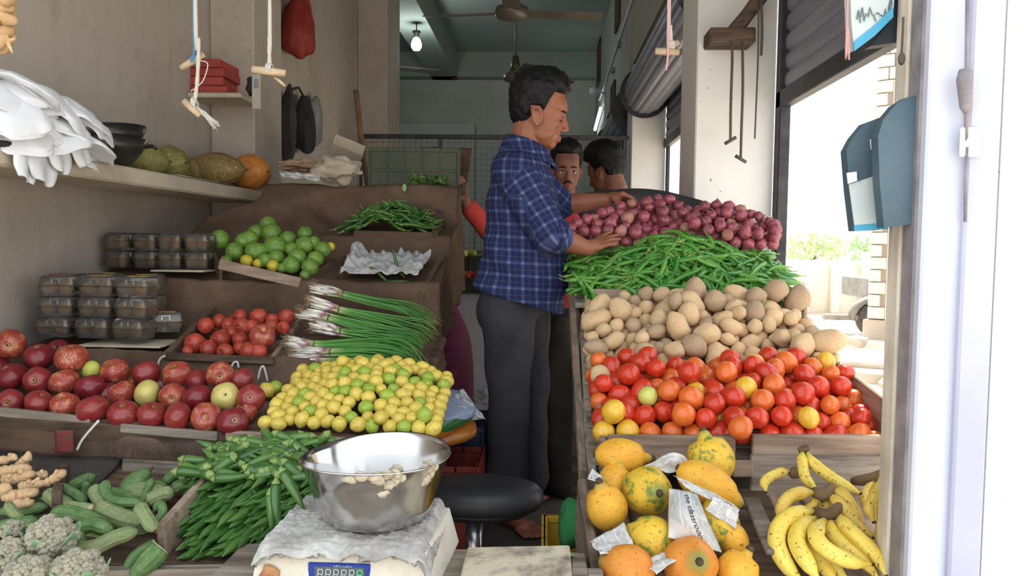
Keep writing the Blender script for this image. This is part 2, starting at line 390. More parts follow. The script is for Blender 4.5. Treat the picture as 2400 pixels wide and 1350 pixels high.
# parked cart wheel behind the corner
wc = P(2046, 748, 12.2)
M_tyre = simple('tyre_rubber', c(70, 70, 72), c(98, 96, 94), 12, .8); M_rim = simple('wheel_rim', c(170, 168, 160), c(200, 196, 190), 10, .5)
M_cart = simple('cart_paint', c(120, 116, 112), c(150, 146, 140), 6, .6)
veh = empty('parked_cart', (wc.x, wc.y, -.35), label='parked vehicle with a round fender half hidden by the corner', cat='vehicle')
RY = Matrix.Rotation(rad(90), 4, 'X')
wh = mo('wheel', lathe([(.14, -.06), (.22, -.08), (.255, -.04), (.255, .04), (.22, .08), (.14, .06)], 28).x(RY).at(wc), M_tyre, veh)
mo('rim', join([lathe([(.02, -.05), (.13, -.06), (.14, -.03), (.14, .03), (.02, .02)], 20).x(RY).at(wc)]), M_rim, wh)
mo('fender', tube([wc + Vector((.33 * math.cos(a), 0, .33 * math.sin(a) - .02)) for a in [math.pi * k / 10 for k in range(11)]], .05, 8, flat=2.2), M_cart, veh)
mo('chassis', join([slab(wc.x - .75, wc.x + .8, wc.y - .05, wc.y + .05, wc.z - .02, wc.z + .06, .01), slab(wc.x - .05, wc.x + .9, wc.y - .1, wc.y + 1.2, wc.z + .3, wc.z + .62, .02)]), M_cart, veh, False)
# far boundary wall and trees
M_far = plaster('sun_bleached_wall', c(236, 226, 212), c(206, 192, 174), .4)
fw = struct('wall_far', slab(4, 30, 17, 17.3, -.36, .75), M_far)
for k in range(9):
    mo('gate_post', slab(5.4 + k * .62, 5.56 + k * .62, 16.8, 16.96, -.35, .55 + .2 * (k % 3), .01), M_far, fw, False)
n = NM('pale_leaves', .7); n.color(n.ramp(n.rand(), [(0, c(160, 186, 140)), (1, c(196, 210, 168))])); M_leaf = n.m
n = NM('tree_bark', .9); n.color(c(120, 100, 80)); M_bark = n.m
for k, (x, y, s) in enumerate([(7.0, 21, 1.0), (9.5, 22.5, 1.25), (12, 21.5, .95)]):
    t = empty('tree', (x, y, -.35), label=['low bushy tree nearest the pillar beyond the far wall', 'tallest rounded tree beyond the far wall', 'third tree beyond the far wall toward the brick building'][k], cat='tree', group='trees beyond the far wall')
    mo('trunk', tube([(x, y, -.35), (x, y, .8)], .09, 8), M_bark, t)
    r2 = random.Random(k); lv = []
    for i in range(420):
        d = Vector((r2.gauss(0, 1), r2.gauss(0, 1), r2.gauss(0, 1))).normalized() * (r2.random() ** .4)
        p = Vector((x, y, .95)) + Vector((d.x * 1.0 * s, d.y * .9 * s, d.z * .42 * s)); q = rot_rand()
        a = .11; lv.append(Geo([tuple(p + q @ Vector(vv)) for vv in ((-a, 0, 0), (0, -a * .5, .01), (a, 0, 0), (0, a * .5, .01))], [(0, 1, 2, 3)]))
    o = mo('crown', join(lv), M_leaf, t, False)
# ------------------------------------------------------------------ burlap
def burlap(name, c1, c2):
    n = NM(name, .95, .1); co = n.coord(vary=False)
    f = n.noise(3.5, 6, co, .7); cc = n.ramp(f, [(.3, tuple(x * .6 for x in c1)), (.5, c1), (.72, c2)])
    wv = n.math('MULTIPLY', n.wave(130, 1.5, co, 'X'), n.wave(130, 1.5, co, 'Z')); cc = n.mix(n.math('MULTIPLY', wv, .35), cc, tuple(x * .45 for x in c1))
    rd = n.N('ShaderNodeVectorMath', operation='DISTANCE'); n.L(n.coord(vary=False), rd.inputs[0])
    n.color(cc).bump(n.math('ADD', wv, n.math('MULTIPLY', n.noise(30, 4, co), 1.5)), .5, .003); return n.m
M_burlap = burlap('burlap', c(106, 86, 72), c(132, 110, 95))
M_burlap2 = burlap('grey_burlap', c(118, 104, 92), c(140, 126, 112))
# ------------------------------------------------------------------ the stepped stand on the left
stand = empty('stepped_stand', (-1.0, 2.7, 0), label='stepped wooden produce stand along the left wall', cat='stand')
XL = -1.70; XE = -.35
def XEY(Y): return lerp(-.345, -.388, max(0, min(1, (Y - 2.08) / .25))) - .02 * max(0, min(1, (Y - 2.4) / 1.1))
def lift(X, Y): return .045 * max(0, min(1.3, (-.4 - X) / .95)) * max(0, min(1, (2.7 - Y) / .6))
for (x, y, h) in [(-.40, 2.02, .5), (-1.66, 2.02, .5), (-.46, 2.84, .8), (-1.66, 2.84, .8), (-.48, 3.5, 1.1), (-1.22, 3.5, 1.1), (-.9, 2.02, .5)]:
    mo('leg', slab(x - .025, x + .025, y - .025, y + .025, 0, h, .004), M_wooddark, stand, False)
def tier(y0, z0, y1, z1, x0=XL, x1=XE):
    n = 3
    for k in range(n):
        ya, yb = lerp(y0, y1, k / n), lerp(y0, y1, (k + 1) / n); za, zb = lerp(z0, z1, k / n), lerp(z0, z1, (k + 1) / n)
        mo('deck_board', plank((x0, (ya + yb) / 2, (za + zb) / 2 + lift(x0, ya)), (x1, (ya + yb) / 2, (za + zb) / 2 + lift(x1, ya)), .018, (yb - ya) - .006, Vector((0, -(zb - za), yb - ya))), M_wooddark, stand, False)
tier(1.52, .37, 1.95, .44); tier(2.02, .495, 2.40, .575); tier(2.46, .64, 2.8, .71); tier(2.88, .85, 3.22, .94, x1=-.41); tier(3.28, 1.02, 3.5, 1.08, -.98, -.43); tier(3.56, 1.22, 3.92, 1.24, -1.25, -.44)
mo('riser_board', plank((XL, 1.975, .54 + lift(XL, 2)), (XE - .0, 1.975, .53), .12, .02), M_wooddark, stand, False)
# burlap laid over the steps: profile in (Y, z)
profR = [(1.965, .44), (1.972, .49), (1.985, .528), (2.0, .533), (2.02, .528), (2.20, .565), (2.40, .608), (2.425, .655), (2.44, .668), (2.46, .658), (2.62, .69), (2.81, .73), (2.845, .83), (2.86, .888), (2.88, .896), (2.90, .882), (3.05, .93), (3.22, .98), (3.25, 1.04), (3.265, 1.062), (3.285, 1.068), (3.31, 1.055), (3.40, 1.09), (3.50, 1.115), (3.52, 1.20), (3.53, 1.285), (3.555, 1.295), (3.58, 1.255), (3.75, 1.262), (3.93, 1.27)]
profL = [p for p in profR]
for i in range(18, 26):
    s_ = (i - 17) / 9; profL[i] = (lerp(3.21, 3.555, s_), lerp(.985, 1.29, s_) + .02 * math.sin(s_ * 3.1))
def stair(u, v):
    Yq = interp(profR, v)[0]; X = lerp(lerp(XL, -1.27, max(0, min(1, (Yq - 3.06) / .46))), XEY(Yq) + .012, u); b = max(0, min(1, (X + 1.06) / .14))
    a = interp(profL, v); r = interp(profR, v); Y = lerp(a[0], r[0], b); z = lerp(a[1], r[1], b) + lift(X, Y)
    w_ = .010 * nz(X * 5, Y * 6, 1.7) + .005 * nz(X * 17, Y * 15, 4.2)
    sag = .010 * math.sin(X * 11 + Y * 4) * (1 if .08 < v < .95 else .3)
    if v < .12: Y -= .008 * (1 + math.sin(X * 23)) * (1 - v / .12)
    return (X, Y - w_ * .6, z + w_ + .004 + sag * .4)
cl = mo('burlap_cover', grid(stair, 130, 116, .004), M_burlap, label='brown burlap sacking draped over the steps of the left stand', cat='cloth')
# the side of the burlap hanging over the aisle end
def sidecl(u, v):
    Y = lerp(1.98, 3.62, u); s0 = None
    for k in range(len(profR) - 1):
        if profR[k][0] <= Y <= profR[k + 1][0]: 
            f = (Y - profR[k][0]) / (profR[k + 1][0] - profR[k][0]); s0 = lerp(profR[k][1], profR[k + 1][1], f)
    top = (s0 or 1.27) + .012; bot = lerp(.30, .78, min(1, max(0, (Y - 2.0) / 1.2))) + .05 * nz(Y * 9, 3) + (.05 if Y > 3.35 else 0)
    z = lerp(top, bot, v); w_ = .022 * math.sin(Y * 21 + 2 * nz(z * 3, Y)) * v + .012 * nz(Y * 8, z * 5, 9)
    return (XEY(Y) + .013 + w_ * .8 + .014 * v, Y, z)
mo('burlap_side', grid(sidecl, 70, 40, .004), M_burlap, cl)
fr = []
for k in range(130):
    X = lerp(P(265, 1040, 1.94).x, P(505, 1060, 1.94).x, k / 129) + rnd.uniform(-.004, .004); z = .512 + rnd.uniform(-.004, .004) + lift(X, 1.95) * .8
    fr.append(tube([(X, 1.932, z), (X + rnd.uniform(-.006, .006), 1.926, z - rnd.uniform(.008, .016)), (X + rnd.uniform(-.012, .012), 1.925, z - rnd.uniform(.018, .045))], .0006, 4))
o = mo('fringe', join(fr), M_burlap2, cl); o['kind'] = 'stuff'
# red patch of printed sacking
n = NM('red_print', .95, .1); co = n.coord(vary=False); n.color(n.mix(n.step(n.noise(60, 3, co), .45, .6), c(132, 56, 58), c(100, 74, 64))); M_redp = n.m
a = P(128, 1008, 1.925); b = P(172, 1062, 1.925)
mo('printed_patch', grid(lambda u, v: (lerp(a.x, b.x, u), 1.926 - .004 * math.sin(u * 3), lerp(b.z, a.z, v)), 6, 8, .003), M_redp, cl)
# front boards of the trays, each one a plank
def board(px0, y0, px1, y1, Y, h, t=.016, m=None, par=None, Y1=None, nm='tray_board'):
    return mo(nm, plank(P(px0, y0, Y), P(px1, y1, Y1 or Y), h, t, wob=px0 * .1), m or M_wood, stand if par is None else par, False)
board(-60, 948, 214, 977, 1.975, .024, m=M_woodgrey); board(285, 991, 512, 1012, 1.965, .024, m=M_woodgrey); board(530, 1008, 905, 1032, 1.955, .022)
board(951, 868, 886, 1034, 2.37, .05, .02, Y1=1.96)                                       # right side of the lime tray
board(388, 827, 642, 838, 2.415, .022, m=M_wooddark)
board(500, 716, 384, 830, 2.80, .06, .02, m=M_burlap, Y1=2.42); board(698, 752, 628, 846, 2.78, .05, .014, Y1=2.42)
board(516, 608, 706, 652, 2.86, .038, .014); board(500, 585, 519, 632, 3.05, .05, .012, Y1=2.86, m=M_wooddark)
board(806, 596, 702, 652, 3.14, .05, .02, Y1=2.87, m=M_burlap)
board(1036, 596, 985, 690, 3.18, .08, .022, Y1=2.83, m=M_burlap); board(1030, 490, 1015, 560, 3.52, .07, .03, Y1=3.25, m=M_burlap)
board(830, 540, 1015, 545, 3.27, .03, .02, m=M_burlap)
# low front trays
board(-80, 1338, 640, 1324, 1.50, .09, .025, m=M_woodgrey); board(640, 1318, 760, 1310, 1.52, .05, .02, m=M_woodgrey)
board(545, 1046, 372, 1230, 1.90, .09, .018, Y1=1.55); board(150, 1085, 132, 1150, 1.90, .1, .02, Y1=1.62, m=M_wooddark)
board(290, 1075, 520, 1090, 1.925, .06, .02, m=M_woodgrey)
# black rubber lining in the ginger tray
M_rub = simple('black_sheet', c(52, 50, 50), c(78, 74, 72), 6, .55, .2, 30)
def lining(u, v):
    a = P(lerp(-80, 285, u), lerp(1090, 1060, u * .5), 1.935); X = a.x
    Y = lerp(1.935, 1.56, v); z = lerp(.475 + lift(X, 1.93) * .4, .435, v ** .6) + .01 * nz(X * 9, Y * 9)
    return (X, Y, z)
mo('rubber_lining', grid(lining, 24, 20, .004), M_rub, label='black rubber sheet lining the ginger and gourd tray', cat='sheet')

# ------------------------------------------------------------------ the stepped stand on the right
rst = empty('stepped_stand', (.47, 2.2, 0), label='stepped wooden stand of trays rising beside the aisle on the right', cat='stand')
B = lambda *a, **k: board(*a, par=rst, **k)
B(1424, 1018, 1722, 1019, 1.88, .062, .018); B(1762, 1019, 2106, 1019, 1.885, .052, .018)
B(1758, 1066, 2112, 1068, 1.87, .125, .018, m=M_woodgrey); B(1716, 1080, 1764, 1080, 1.865, .04, .015)
B(1396, 854, 1690, 858, 2.20, .035, .016); B(1690, 862, 1977, 868, 2.205, .04, .016)
B(1389, 676, 1852, 686, 2.58, .062, .018)
B(1990, 868, 2112, 960, 2.15, .12, .018, Y1=1.84, m=M_woodY); B(1890, 735, 1980, 868, 2.56, .08, .016, Y1=2.18, m=M_woodY)
B(1850, 688, 1864, 700, 2.60, .07, .03, Y1=2.55, m=M_steel)
B(1384, 712, 1399, 862, 2.56, .12, .016, Y1=2.2, m=M_woodY); B(1398, 862, 1414, 1030, 2.2, .12, .016, Y1=1.87, m=M_woodY)
B(1346, 596, 1382, 726, 2.92, .10, .014, Y1=2.56, m=M_woodY)
B(1338, 640, 1368, 1100, 2.85, .05, .02, Y1=1.95, m=M_woodY); B(1366, 780, 1378, 960, 2.5, .14, .02, Y1=2.1, m=M_woodgrey); B(1370, 930, 1392, 1120, 2.2, .14, .018, Y1=1.85, m=M_woodgrey)
B(1362, 1120, 1408, 1400, 1.85, .16, .02, Y1=1.40, m=M_woodY)
B(1740, 572, 1784, 574, 2.86, .03, .012)
mo('upright_stick', plank(P(1888, 702, 2.5), P(1880, 790, 2.45), .02, .012, (0, 1, 0), top=False), M_wood, rst, False)
x0, x1 = .115, .83
def rt(y0, z0, y1, z1, xa=x0, xb=x1, m=None):
    n = 4
    for k in range(n):
        ya, yb = lerp(y0, y1, k / n), lerp(y0, y1, (k + 1) / n); zz = lerp(z0, z1, (k + .5) / n)
        mo('deck_board', plank((xa, (ya + yb) / 2, zz), (xb, (ya + yb) / 2, zz), .018, (yb - ya) - .005, Vector((0, -(z1 - z0), y1 - y0))), m or M_woodgrey, rst, False)
rt(1.89, .525, 2.19, .62); rt(2.21, .655, 2.57, .79); rt(2.60, .85, 2.92, .96, .1, .82)
# papaya and banana tray: boards running lengthwise
xs = [.09, .2, .31, .42, .53, .60, .67]
for k in range(6):
    mo('deck_board', plank(((xs[k] + xs[k + 1]) / 2, 1.30, .335 + .01 * (k % 2)), ((xs[k] + xs[k + 1]) / 2, 1.87, .465 + .008 * (k % 2)), .018, xs[k + 1] - xs[k] - .006, (0, 0, 1)), [M_woodY, M_wooddark][k in (3,)], rst, False)
mo('deck_board', plank((.72, 1.53, .40), (.72, 1.87, .465), .018, .1, (0, 0, 1)), M_woodY, rst, False)
for (x, y, h) in [(.11, 1.44, .36), (.13, 2.2, .6), (.13, 2.9, .9), (.8, 2.2, .6), (.8, 2.9, .9), (.62, 1.6, .36)]:
    mo('leg', slab(x - .022, x + .022, y - .022, y + .022, 0, h, .004), M_wooddark, rst, False)
mo('corner_post', slab(.083, .115, 1.41, 1.45, .2, .445, .004), M_woodgrey, rst, False)
mo('loose_batten', plank(P(1760, 1165, 1.72), P(1818, 1290, 1.5), .012, .035, (0, 0, 1)), M_woodgrey, rst, False)
# ------------------------------------------------------------------ front counter between the stands
ctr = empty('front_counter', (-.2, 1.45, 0), label='low grey plank counter at the front carrying the scale', cat='counter')
for k, (ya, yb) in enumerate([(1.16, 1.30), (1.305, 1.44), (1.445, 1.585)]):
    mo('counter_board', slab(-.62, .078, ya, yb, .395, .42, .004), M_woodgrey, ctr, False)
for x in (-.58, .05):
    for y in (1.2, 1.55): mo('leg', slab(x - .02, x + .02, y - .02, y + .02, -.0 if y > 1.25 else -.35, .395, .003), M_wooddark, ctr, False)
mo('edge_strip', plank(P(1355, 1296, 1.56), P(1362, 1420, 1.2), .02, .03, (0, 0, 1)), M_woodgrey, ctr, False)

# white plastic ties on the left stand
n = NM('white_strip', .5); n.color(c(206, 206, 200)); M_strip = n.m
for pts, Y, lb in [([(372, 862), (371, 850), (378, 838), (388, 834)], 2.40, 'white plastic tie hanging at the corner of the pomegranate board'), ([(541, 862), (548, 850), (556, 849), (559, 862)], 2.38, 'short white tie hanging under the pomegranate board'), ([(604, 892), (610, 866), (617, 858), (624, 880), (627, 896)], 2.36, 'looped white measuring tape strip above the last apple'), ([(232, 985), (205, 1015), (190, 1035), (180, 1056)], 1.93, 'striped plastic cord hanging below the apple boards')]:
    mo('plastic_tie', tube(bez([P(x, y, Y) for x, y in pts], 12), .0035, 6, flat=.35), M_strip, label=lb, cat='tie')
# ------------------------------------------------------------------ piles
def pack(n, rr, u0, u1, v0, v1, floor, seed, iters=160, ok=None, h0=.05):
    g = np.random.default_rng(seed); r = rr(g, n)
    p = np.stack([g.uniform(u0, u1, n), g.uniform(v0, v1, n), g.uniform(0, h0, n)], 1)
    fl = lambda q: np.array([floor(a, b) for a, b in q[:, :2]])
    p[:, 2] += fl(p) + r
    for it in range(iters):
        d = p[:, None] - p[None]; L = np.sqrt((d ** 2).sum(-1)) + 1e-9; ov = (r[:, None] + r[None]) * .97 - L
        np.fill_diagonal(ov, 0); ov = np.maximum(ov, 0)
        mv = (d / L[..., None] * (ov * .5)[..., None]).sum(1); ln = np.linalg.norm(mv, axis=1, keepdims=True); mv *= np.minimum(1, .01 / np.maximum(ln, 1e-9))
        p += mv
        if it < iters - 12: p[:, 2] -= .0016
        p[:, 0] = np.clip(p[:, 0], u0 + r * .8, u1 - r * .8); p[:, 1] = np.clip(p[:, 1], v0 + r * .8, v1 - r * .8)
        if ok is not None: p = ok(p, r)
        f = fl(p) + r * .9; p[:, 2] = np.maximum(p[:, 2], f)
    return p, r
def tray_M(p0, px_, pback):
    """local frame: origin p0, u toward px_, v toward pback"""
    u = (Vector(px_) - Vector(p0)).normalized(); v = Vector(pback) - Vector(p0); v = (v - u * v.dot(u)).normalized(); w_ = u.cross(v)
    M = Matrix((u, v, w_)).transposed().to_4x4(); M.translation = Vector(p0); return M
# ------------------------------------------------------------------ fruit materials
def fruit_mat(name, stops, rough=.35, spot=None, bump=0.0, jitter=.0, scale=2.2, spec=.5, pole=None, coat=0.0):
    n = NM(name, rough, spec); co = n.coord((22, 22, 22))
    cc = n.ramp(n.noise(scale * .1, 4, co, .6), stops)
    if jitter:
        h = n.N('ShaderNodeHueSaturation'); r = n.N('ShaderNodeMapRange'); n.L(n.rand(), r.inputs[0]); r.inputs[3].default_value = 1 - jitter; r.inputs[4].default_value = 1 + jitter * .7
        n.L(r.outputs[0], h.inputs['Value']); n.L(cc, h.inputs['Color']); cc = h.outputs[0]
    if spot: cc = n.mix(n.step(n.noise(spot[1] * .1, 3, co, .6), spot[2], spot[2] + .05), cc, spot[0])
    if pole: cc = n.mix(n.step(n.attr('t'), pole[1], pole[2]), cc, pole[0])
    n.color(cc)
    if bump: n.bump(n.noise(8, 3, co), bump, .001)
    if coat: n.set(Coat_Weight=coat, Coat_Roughness=.15)
    return n.m
T_red = fruit_mat('tomato_red', [(.3, c(190, 40, 24)), (.7, c(212, 70, 36))], .28, jitter=.15, coat=.15)
T_or = fruit_mat('tomato_orange', [(.3, c(214, 84, 34)), (.55, c(222, 116, 46)), (.75, c(208, 62, 32))], .28, jitter=.1, coat=.15)
T_ye = fruit_mat('tomato_yellow', [(.3, c(232, 160, 40)), (.6, c(222, 186, 60)), (.8, c(226, 120, 40))], .25, coat=.3)
T_gr = fruit_mat('tomato_green', [(.3, c(206, 206, 110)), (.7, c(190, 200, 96))], .25, coat=.3)
Po = [fruit_mat('potato_skin_%s' % k, [(.3, a), (.6, b), (.8, d)], .8, (c(120, 94, 66), 7, .62), .25, .12, 3, .25) for k, a, b, d in
      [('tan', c(200, 168, 128), c(218, 188, 148), c(180, 146, 108)), ('dusty', c(160, 134, 108), c(182, 156, 128), c(138, 112, 88))]]
On = fruit_mat('onion_skin', [(.28, c(112, 40, 58)), (.5, c(140, 58, 76)), (.75, c(168, 104, 106))], .3, (c(196, 160, 140), 4, .60), .1, .25, 3)
On2 = fruit_mat('onion_papery', [(.3, c(150, 84, 78)), (.6, c(182, 128, 110)), (.8, c(128, 60, 70))], .5, None, .15, .2, 4)
M_root = simple('dry_root', c(196, 176, 140), c(160, 136, 104), 30, .9)
Li = fruit_mat('lime_yellow', [(.3, c(222, 190, 70)), (.55, c(228, 206, 96)), (.8, c(206, 196, 84))], .35, (c(146, 104, 66), 3.2, .585), .12, .08, 2.5)
Li2 = fruit_mat('lime_green', [(.3, c(120, 160, 54)), (.6, c(170, 188, 70)), (.8, c(206, 200, 84))], .35, (c(140, 110, 66), 5, .68), .12, .08, 2)
Ms = fruit_mat('mosambi_green', [(.3, c(84, 122, 50)), (.55, c(108, 144, 60)), (.8, c(156, 172, 76))], .4, None, .2, .15, 1.6)
Ms2 = fruit_mat('mosambi_yellow', [(.3, c(206, 180, 54)), (.7, c(190, 182, 60))], .4, None, .2, .1, 1.6)
Pg = fruit_mat('pomegranate', [(.28, c(150, 44, 44)), (.5, c(188, 72, 54)), (.75, c(206, 110, 80))], .35, (c(110, 60, 50), 5, .6), .1, .2, 1.8)
Kw = fruit_mat('kiwi_fuzz', [(.3, c(104, 82, 56)), (.7, c(134, 108, 76))], .9, None, .4, .15, 6, .1)
def apple_mat(name, base, streak, amt, speck):
    n = NM(name, .3, .5); co = n.coord((26, 26, 5)); f = n.noise(.55, 4, co, .7); g_ = n.noise(.09, 3, n.coord((22, 22, 22)), .5)
    cc = n.mix(n.step(n.math('ADD', n.math('MULTIPLY', f, .8), n.math('MULTIPLY', g_, .55)), amt, amt + .12), base, streak)
    cc = n.mix(n.ramp(n.voro(22, n.coord((.5, .5, .5))), [(.10, .8), (.2, 0.0)]) if speck else 0.0, cc, c(206, 170, 110))
    cc = n.mix(n.step(n.attr('t'), .55, .9), cc, c(190, 168, 96)); n.color(cc); n.set(Coat_Weight=.15, Coat_Roughness=.25); return n.m
Ap = {'dark': apple_mat('apple_dark_red', c(120, 32, 40), c(150, 54, 54), .72, False), 'red': apple_mat('apple_red', c(140, 44, 46), c(172, 84, 72), .74, True),
      'streak': apple_mat('apple_streaked', c(158, 58, 52), c(200, 144, 94), .69, True), 'pale': apple_mat('apple_pale', c(206, 192, 112), c(190, 112, 70), .76, False)}
def chili_mat(name, a, b):
    n = NM(name, .25, .5); cc = n.ramp(n.rand(), [(0, a), (.5, tuple((x + y) / 2 for x, y in zip(a, b))), (1, b)])
    n.color(n.mix(n.math('MULTIPLY', n.noise(3, 3, n.coord((20, 20, 20))), .4), cc, tuple(x * .6 for x in a))); n.set(Coat_Weight=.2); return n.m
Ch = chili_mat('chili_green', c(44, 120, 40), c(104, 164, 60)); Chd = chili_mat('chili_dark', c(40, 84, 30), c(74, 120, 44))
M_stem = simple('green_stem', c(110, 140, 70), c(140, 160, 90), 20, .6)
M_brownstem = simple('brown_stem', c(96, 76, 52), c(70, 54, 38), 20, .9)

# ------------------------------------------------------------------ tomatoes
def tomato_geo(el, s):
    return blob((1, 1, el), 3, .06, 1.4, s, lambda v: tuple(np.array(v) * (1 + .03 * math.cos(5 * math.atan2(v[1], v[0])) * max(0, v[2]) - .10 * max(0, v[2] - .86) / .14)))
tg = [tomato_geo(e, i) for i, e in enumerate((1.0, 1.15, 1.3, .88))]
TM = {k: [mesh('tomato', g, m) for g in tg] for k, m in (('red', T_red), ('orange', T_or), ('yellow', T_ye), ('green', T_gr))}
TL = {'red': 'glossy red tomato heaped in the wooden tray below the potatoes', 'orange': 'orange-red tomato heaped in the wooden tray below the potatoes',
      'yellow': 'yellowish half ripe tomato in the tomato tray', 'green': 'single pale green tomato among the red tomatoes'}
M = tray_M((.125, 1.895, .535), (.82, 1.895, .535), (.125, 2.20, .64)); Mi = M.inverted()
p, r = pack(136, lambda g, n: g.uniform(.0235, .031, n), 0, .70, .014, .345, lambda u, v: .015 + .045 * math.sin(max(0, min(1, v / .33)) * 2.4) * math.sin(max(0, min(1, u / .70)) * math.pi) ** .5, 3)
gi = min(range(len(p)), key=lambda i: (p[i][0] - .15) ** 2 + (p[i][1] - .14) ** 2 - .02 * p[i][2])
for i in range(len(p)):
    k = rnd.random(); kind = 'green' if i == gi else ('red' if k < .55 else ('orange' if k < .94 else 'yellow'))
    ob('tomato', rnd.choice(TM[kind]), M @ TR(p[i], rot_rand(), r[i] * .98), label=TL[kind], cat='tomato', group=None if kind == 'green' else 'tomatoes in the tray')
for (px, py, Y, rp, kind, lb) in [(1735, 1003, 1.85, 27, 'orange', 'orange tomato bulging through the gap between the two front boards'), (1583, 858, 2.13, 21, 'red', 'red tomato raised against the potato board beside an orange one'), (1630, 860, 2.12, 22, 'orange', 'orange yellow tomato raised against the potato board'), (1713, 888, 2.1, 29, 'orange', 'large orange tomato in the middle of the back row'), (1778, 868, 2.13, 27, 'red', 'large bright red tomato at the top of the back row')]:
    ob('tomato', TM[kind][1], TR(P(px, py, Y), rot_rand(), rp * Y / F), label=lb, cat='tomato')
# ------------------------------------------------------------------ potatoes
pg = [blob(e, 3, .16, 1.3, i + 2) for i, e in enumerate([(1, 1, 1.1), (.9, 1.0, 1.3), (1, .9, 1.45), (1.05, .95, 1.15), (.85, .9, 1.2)])]
PM = [[mesh('potato', g, m) for g in pg] for m in Po]
M = tray_M((.13, 2.215, .668), (.82, 2.215, .668), (.13, 2.57, .80))
p, r = pack(205, lambda g, n: np.where(g.random(n) < .10, g.uniform(.034, .040, n), g.uniform(.018, .028, n)), -.005, .69, 0.0, .375, lambda u, v: .005 + .055 * math.sin(max(0, min(1, v / .37)) * 2.5) * math.sin(max(0, min(1, u / .69)) * math.pi) ** .5, 5)
for i in range(len(p)):
    big = r[i] > .033; k = int(rnd.random() < .3)
    ob('potato', rnd.choice(PM[k]), M @ TR(p[i], rot_rand(), r[i] * .95), label='extra large lumpy potato standing out in the potato tray' if big else ('dusty grey brown potato in the potato tray' if k else 'tan skinned potato heaped in the tray under the chillies'), cat='potato', group='large potatoes in the tray' if big else 'potatoes in the tray')
ob('potato', PM[0][3], TR(P(1408, 879, 2.12), rot_rand(), .027), label='single potato fallen into the corner of the tomato tray', cat='potato')
ob('leaf_scrap', mesh('leaf_scrap', grid(lambda u, v: ((u - .5) * .03, (v - .5) * .016 * math.sin(math.pi * max(.05, min(.95, u))), .003 * math.sin(u * 6)), 6, 4, .001), simple('pale_leaf', c(140, 160, 110), c(170, 180, 130), 9)), TR(P(1735, 928, 1.965), Euler((.9, .2, .3))), label='small pale leaf scrap lying on the tomatoes', cat='leaf')
M_card = simple('brown_card', c(150, 124, 100), c(176, 148, 120), 9, .8)
mo('card_scrap', join([plank(P(1700, 862, 2.17), P(1735, 836, 2.17), .004, .05, (0, -.4, 1)), plank(P(1735, 836, 2.17), P(1762, 856, 2.17), .004, .05, (0, -.4, 1))]), M_card, smooth=False, label='folded brown card scrap between tomatoes and potatoes', cat='card')
# ------------------------------------------------------------------ onions in the big pan
rim = [(1335, 458, 3.30), (1400, 450, 3.36), (1481, 443, 3.38), (1545, 447, 3.36), (1600, 459, 3.33), (1668, 478, 3.24), (1733, 503, 3.10), (1776, 540, 2.96), (1788, 585, 2.86)]
rp_ = bez([P(*q) for q in rim], 40); cen = Vector((.44, 2.92, .93))
def pan(u, v):
    q = rp_[min(40, int(round(u * 40)))]; b = cen + (q - cen) * .55; b.z = cen.z + (q.z - cen.z) * .25
    e = q.lerp(b, v); e.z = lerp(q.z, b.z, v ** .75); return e
M_iron = simple('dark_iron', c(66, 66, 68), c(92, 90, 90), 5, .45, .1, 50, metal=.4)
mo('iron_pan', grid(pan, 40, 10, .006), M_iron, label='large tilted black iron pan behind the onions', cat='pan')
def onion_geo(s, h):
    def fn(v):
        z = v[2]; rr = 1.0 if z < .55 else max(.14, 1 - (z - .55) / .45 * .9)
        return (v[0] * rr, v[1] * rr, z * (.85 if z < .6 else 1) + (max(0, z - .6) ** 1.1) * h)
    return blob(1, 3, .05, 1.5, s, fn)
og = [onion_geo(i, .35 + .3 * i) for i in range(3)]
OM = [[mesh('onion', g, m) for g in og] for m in (On, On2)]
rootg = []
for k in range(14):
    a = rnd.uniform(0, 6.28); rootg.append(tube([(0, 0, -.8), (.1 * math.cos(a), .1 * math.sin(a), -.95), (.3 * math.cos(a), .3 * math.sin(a), -1.1 - .15 * rnd.random())], .014, 3))
RM = mesh('roots', join(rootg), M_root)
M = tray_M((.09, 2.86, 1.035), (.81, 2.86, 1.035), (.09, 3.13, 1.20))
def arc(p, r):
    x = (p[:, 0] - .22) / .52; lim = np.where(x > 0, .27 * np.sqrt(np.clip(1 - x ** 2, .02, 1)) - .03 * x, .27 + .0 * x); lim = np.where(p[:, 0] < .30, .02 + p[:, 0] * .85, lim)
    p[:, 1] = np.minimum(p[:, 1], np.maximum(lim - r * .5, 0.0)); p[:, 2] = np.minimum(p[:, 2], .062 + r); return p
p, r = pack(150, lambda g, n: g.uniform(.0195, .0265, n), -.02, .735, -.02, .295, lambda u, v: .004 + .014 * math.sin(max(0, min(1, v / .3)) * 3), 8, ok=arc)
for i in range(len(p)):
    k = int(rnd.random() < .12); o = ob('onion', rnd.choice(OM[k]), M @ TR(p[i], rot_rand(), r[i] * .98), label='onion with loose papery brown skin in the onion pan' if k else 'shiny purple red onion heaped in the iron pan', cat='onion', group='onions in the pan')
    if i % 2 == 0: ob('roots', RM, Matrix.Identity(4), o)
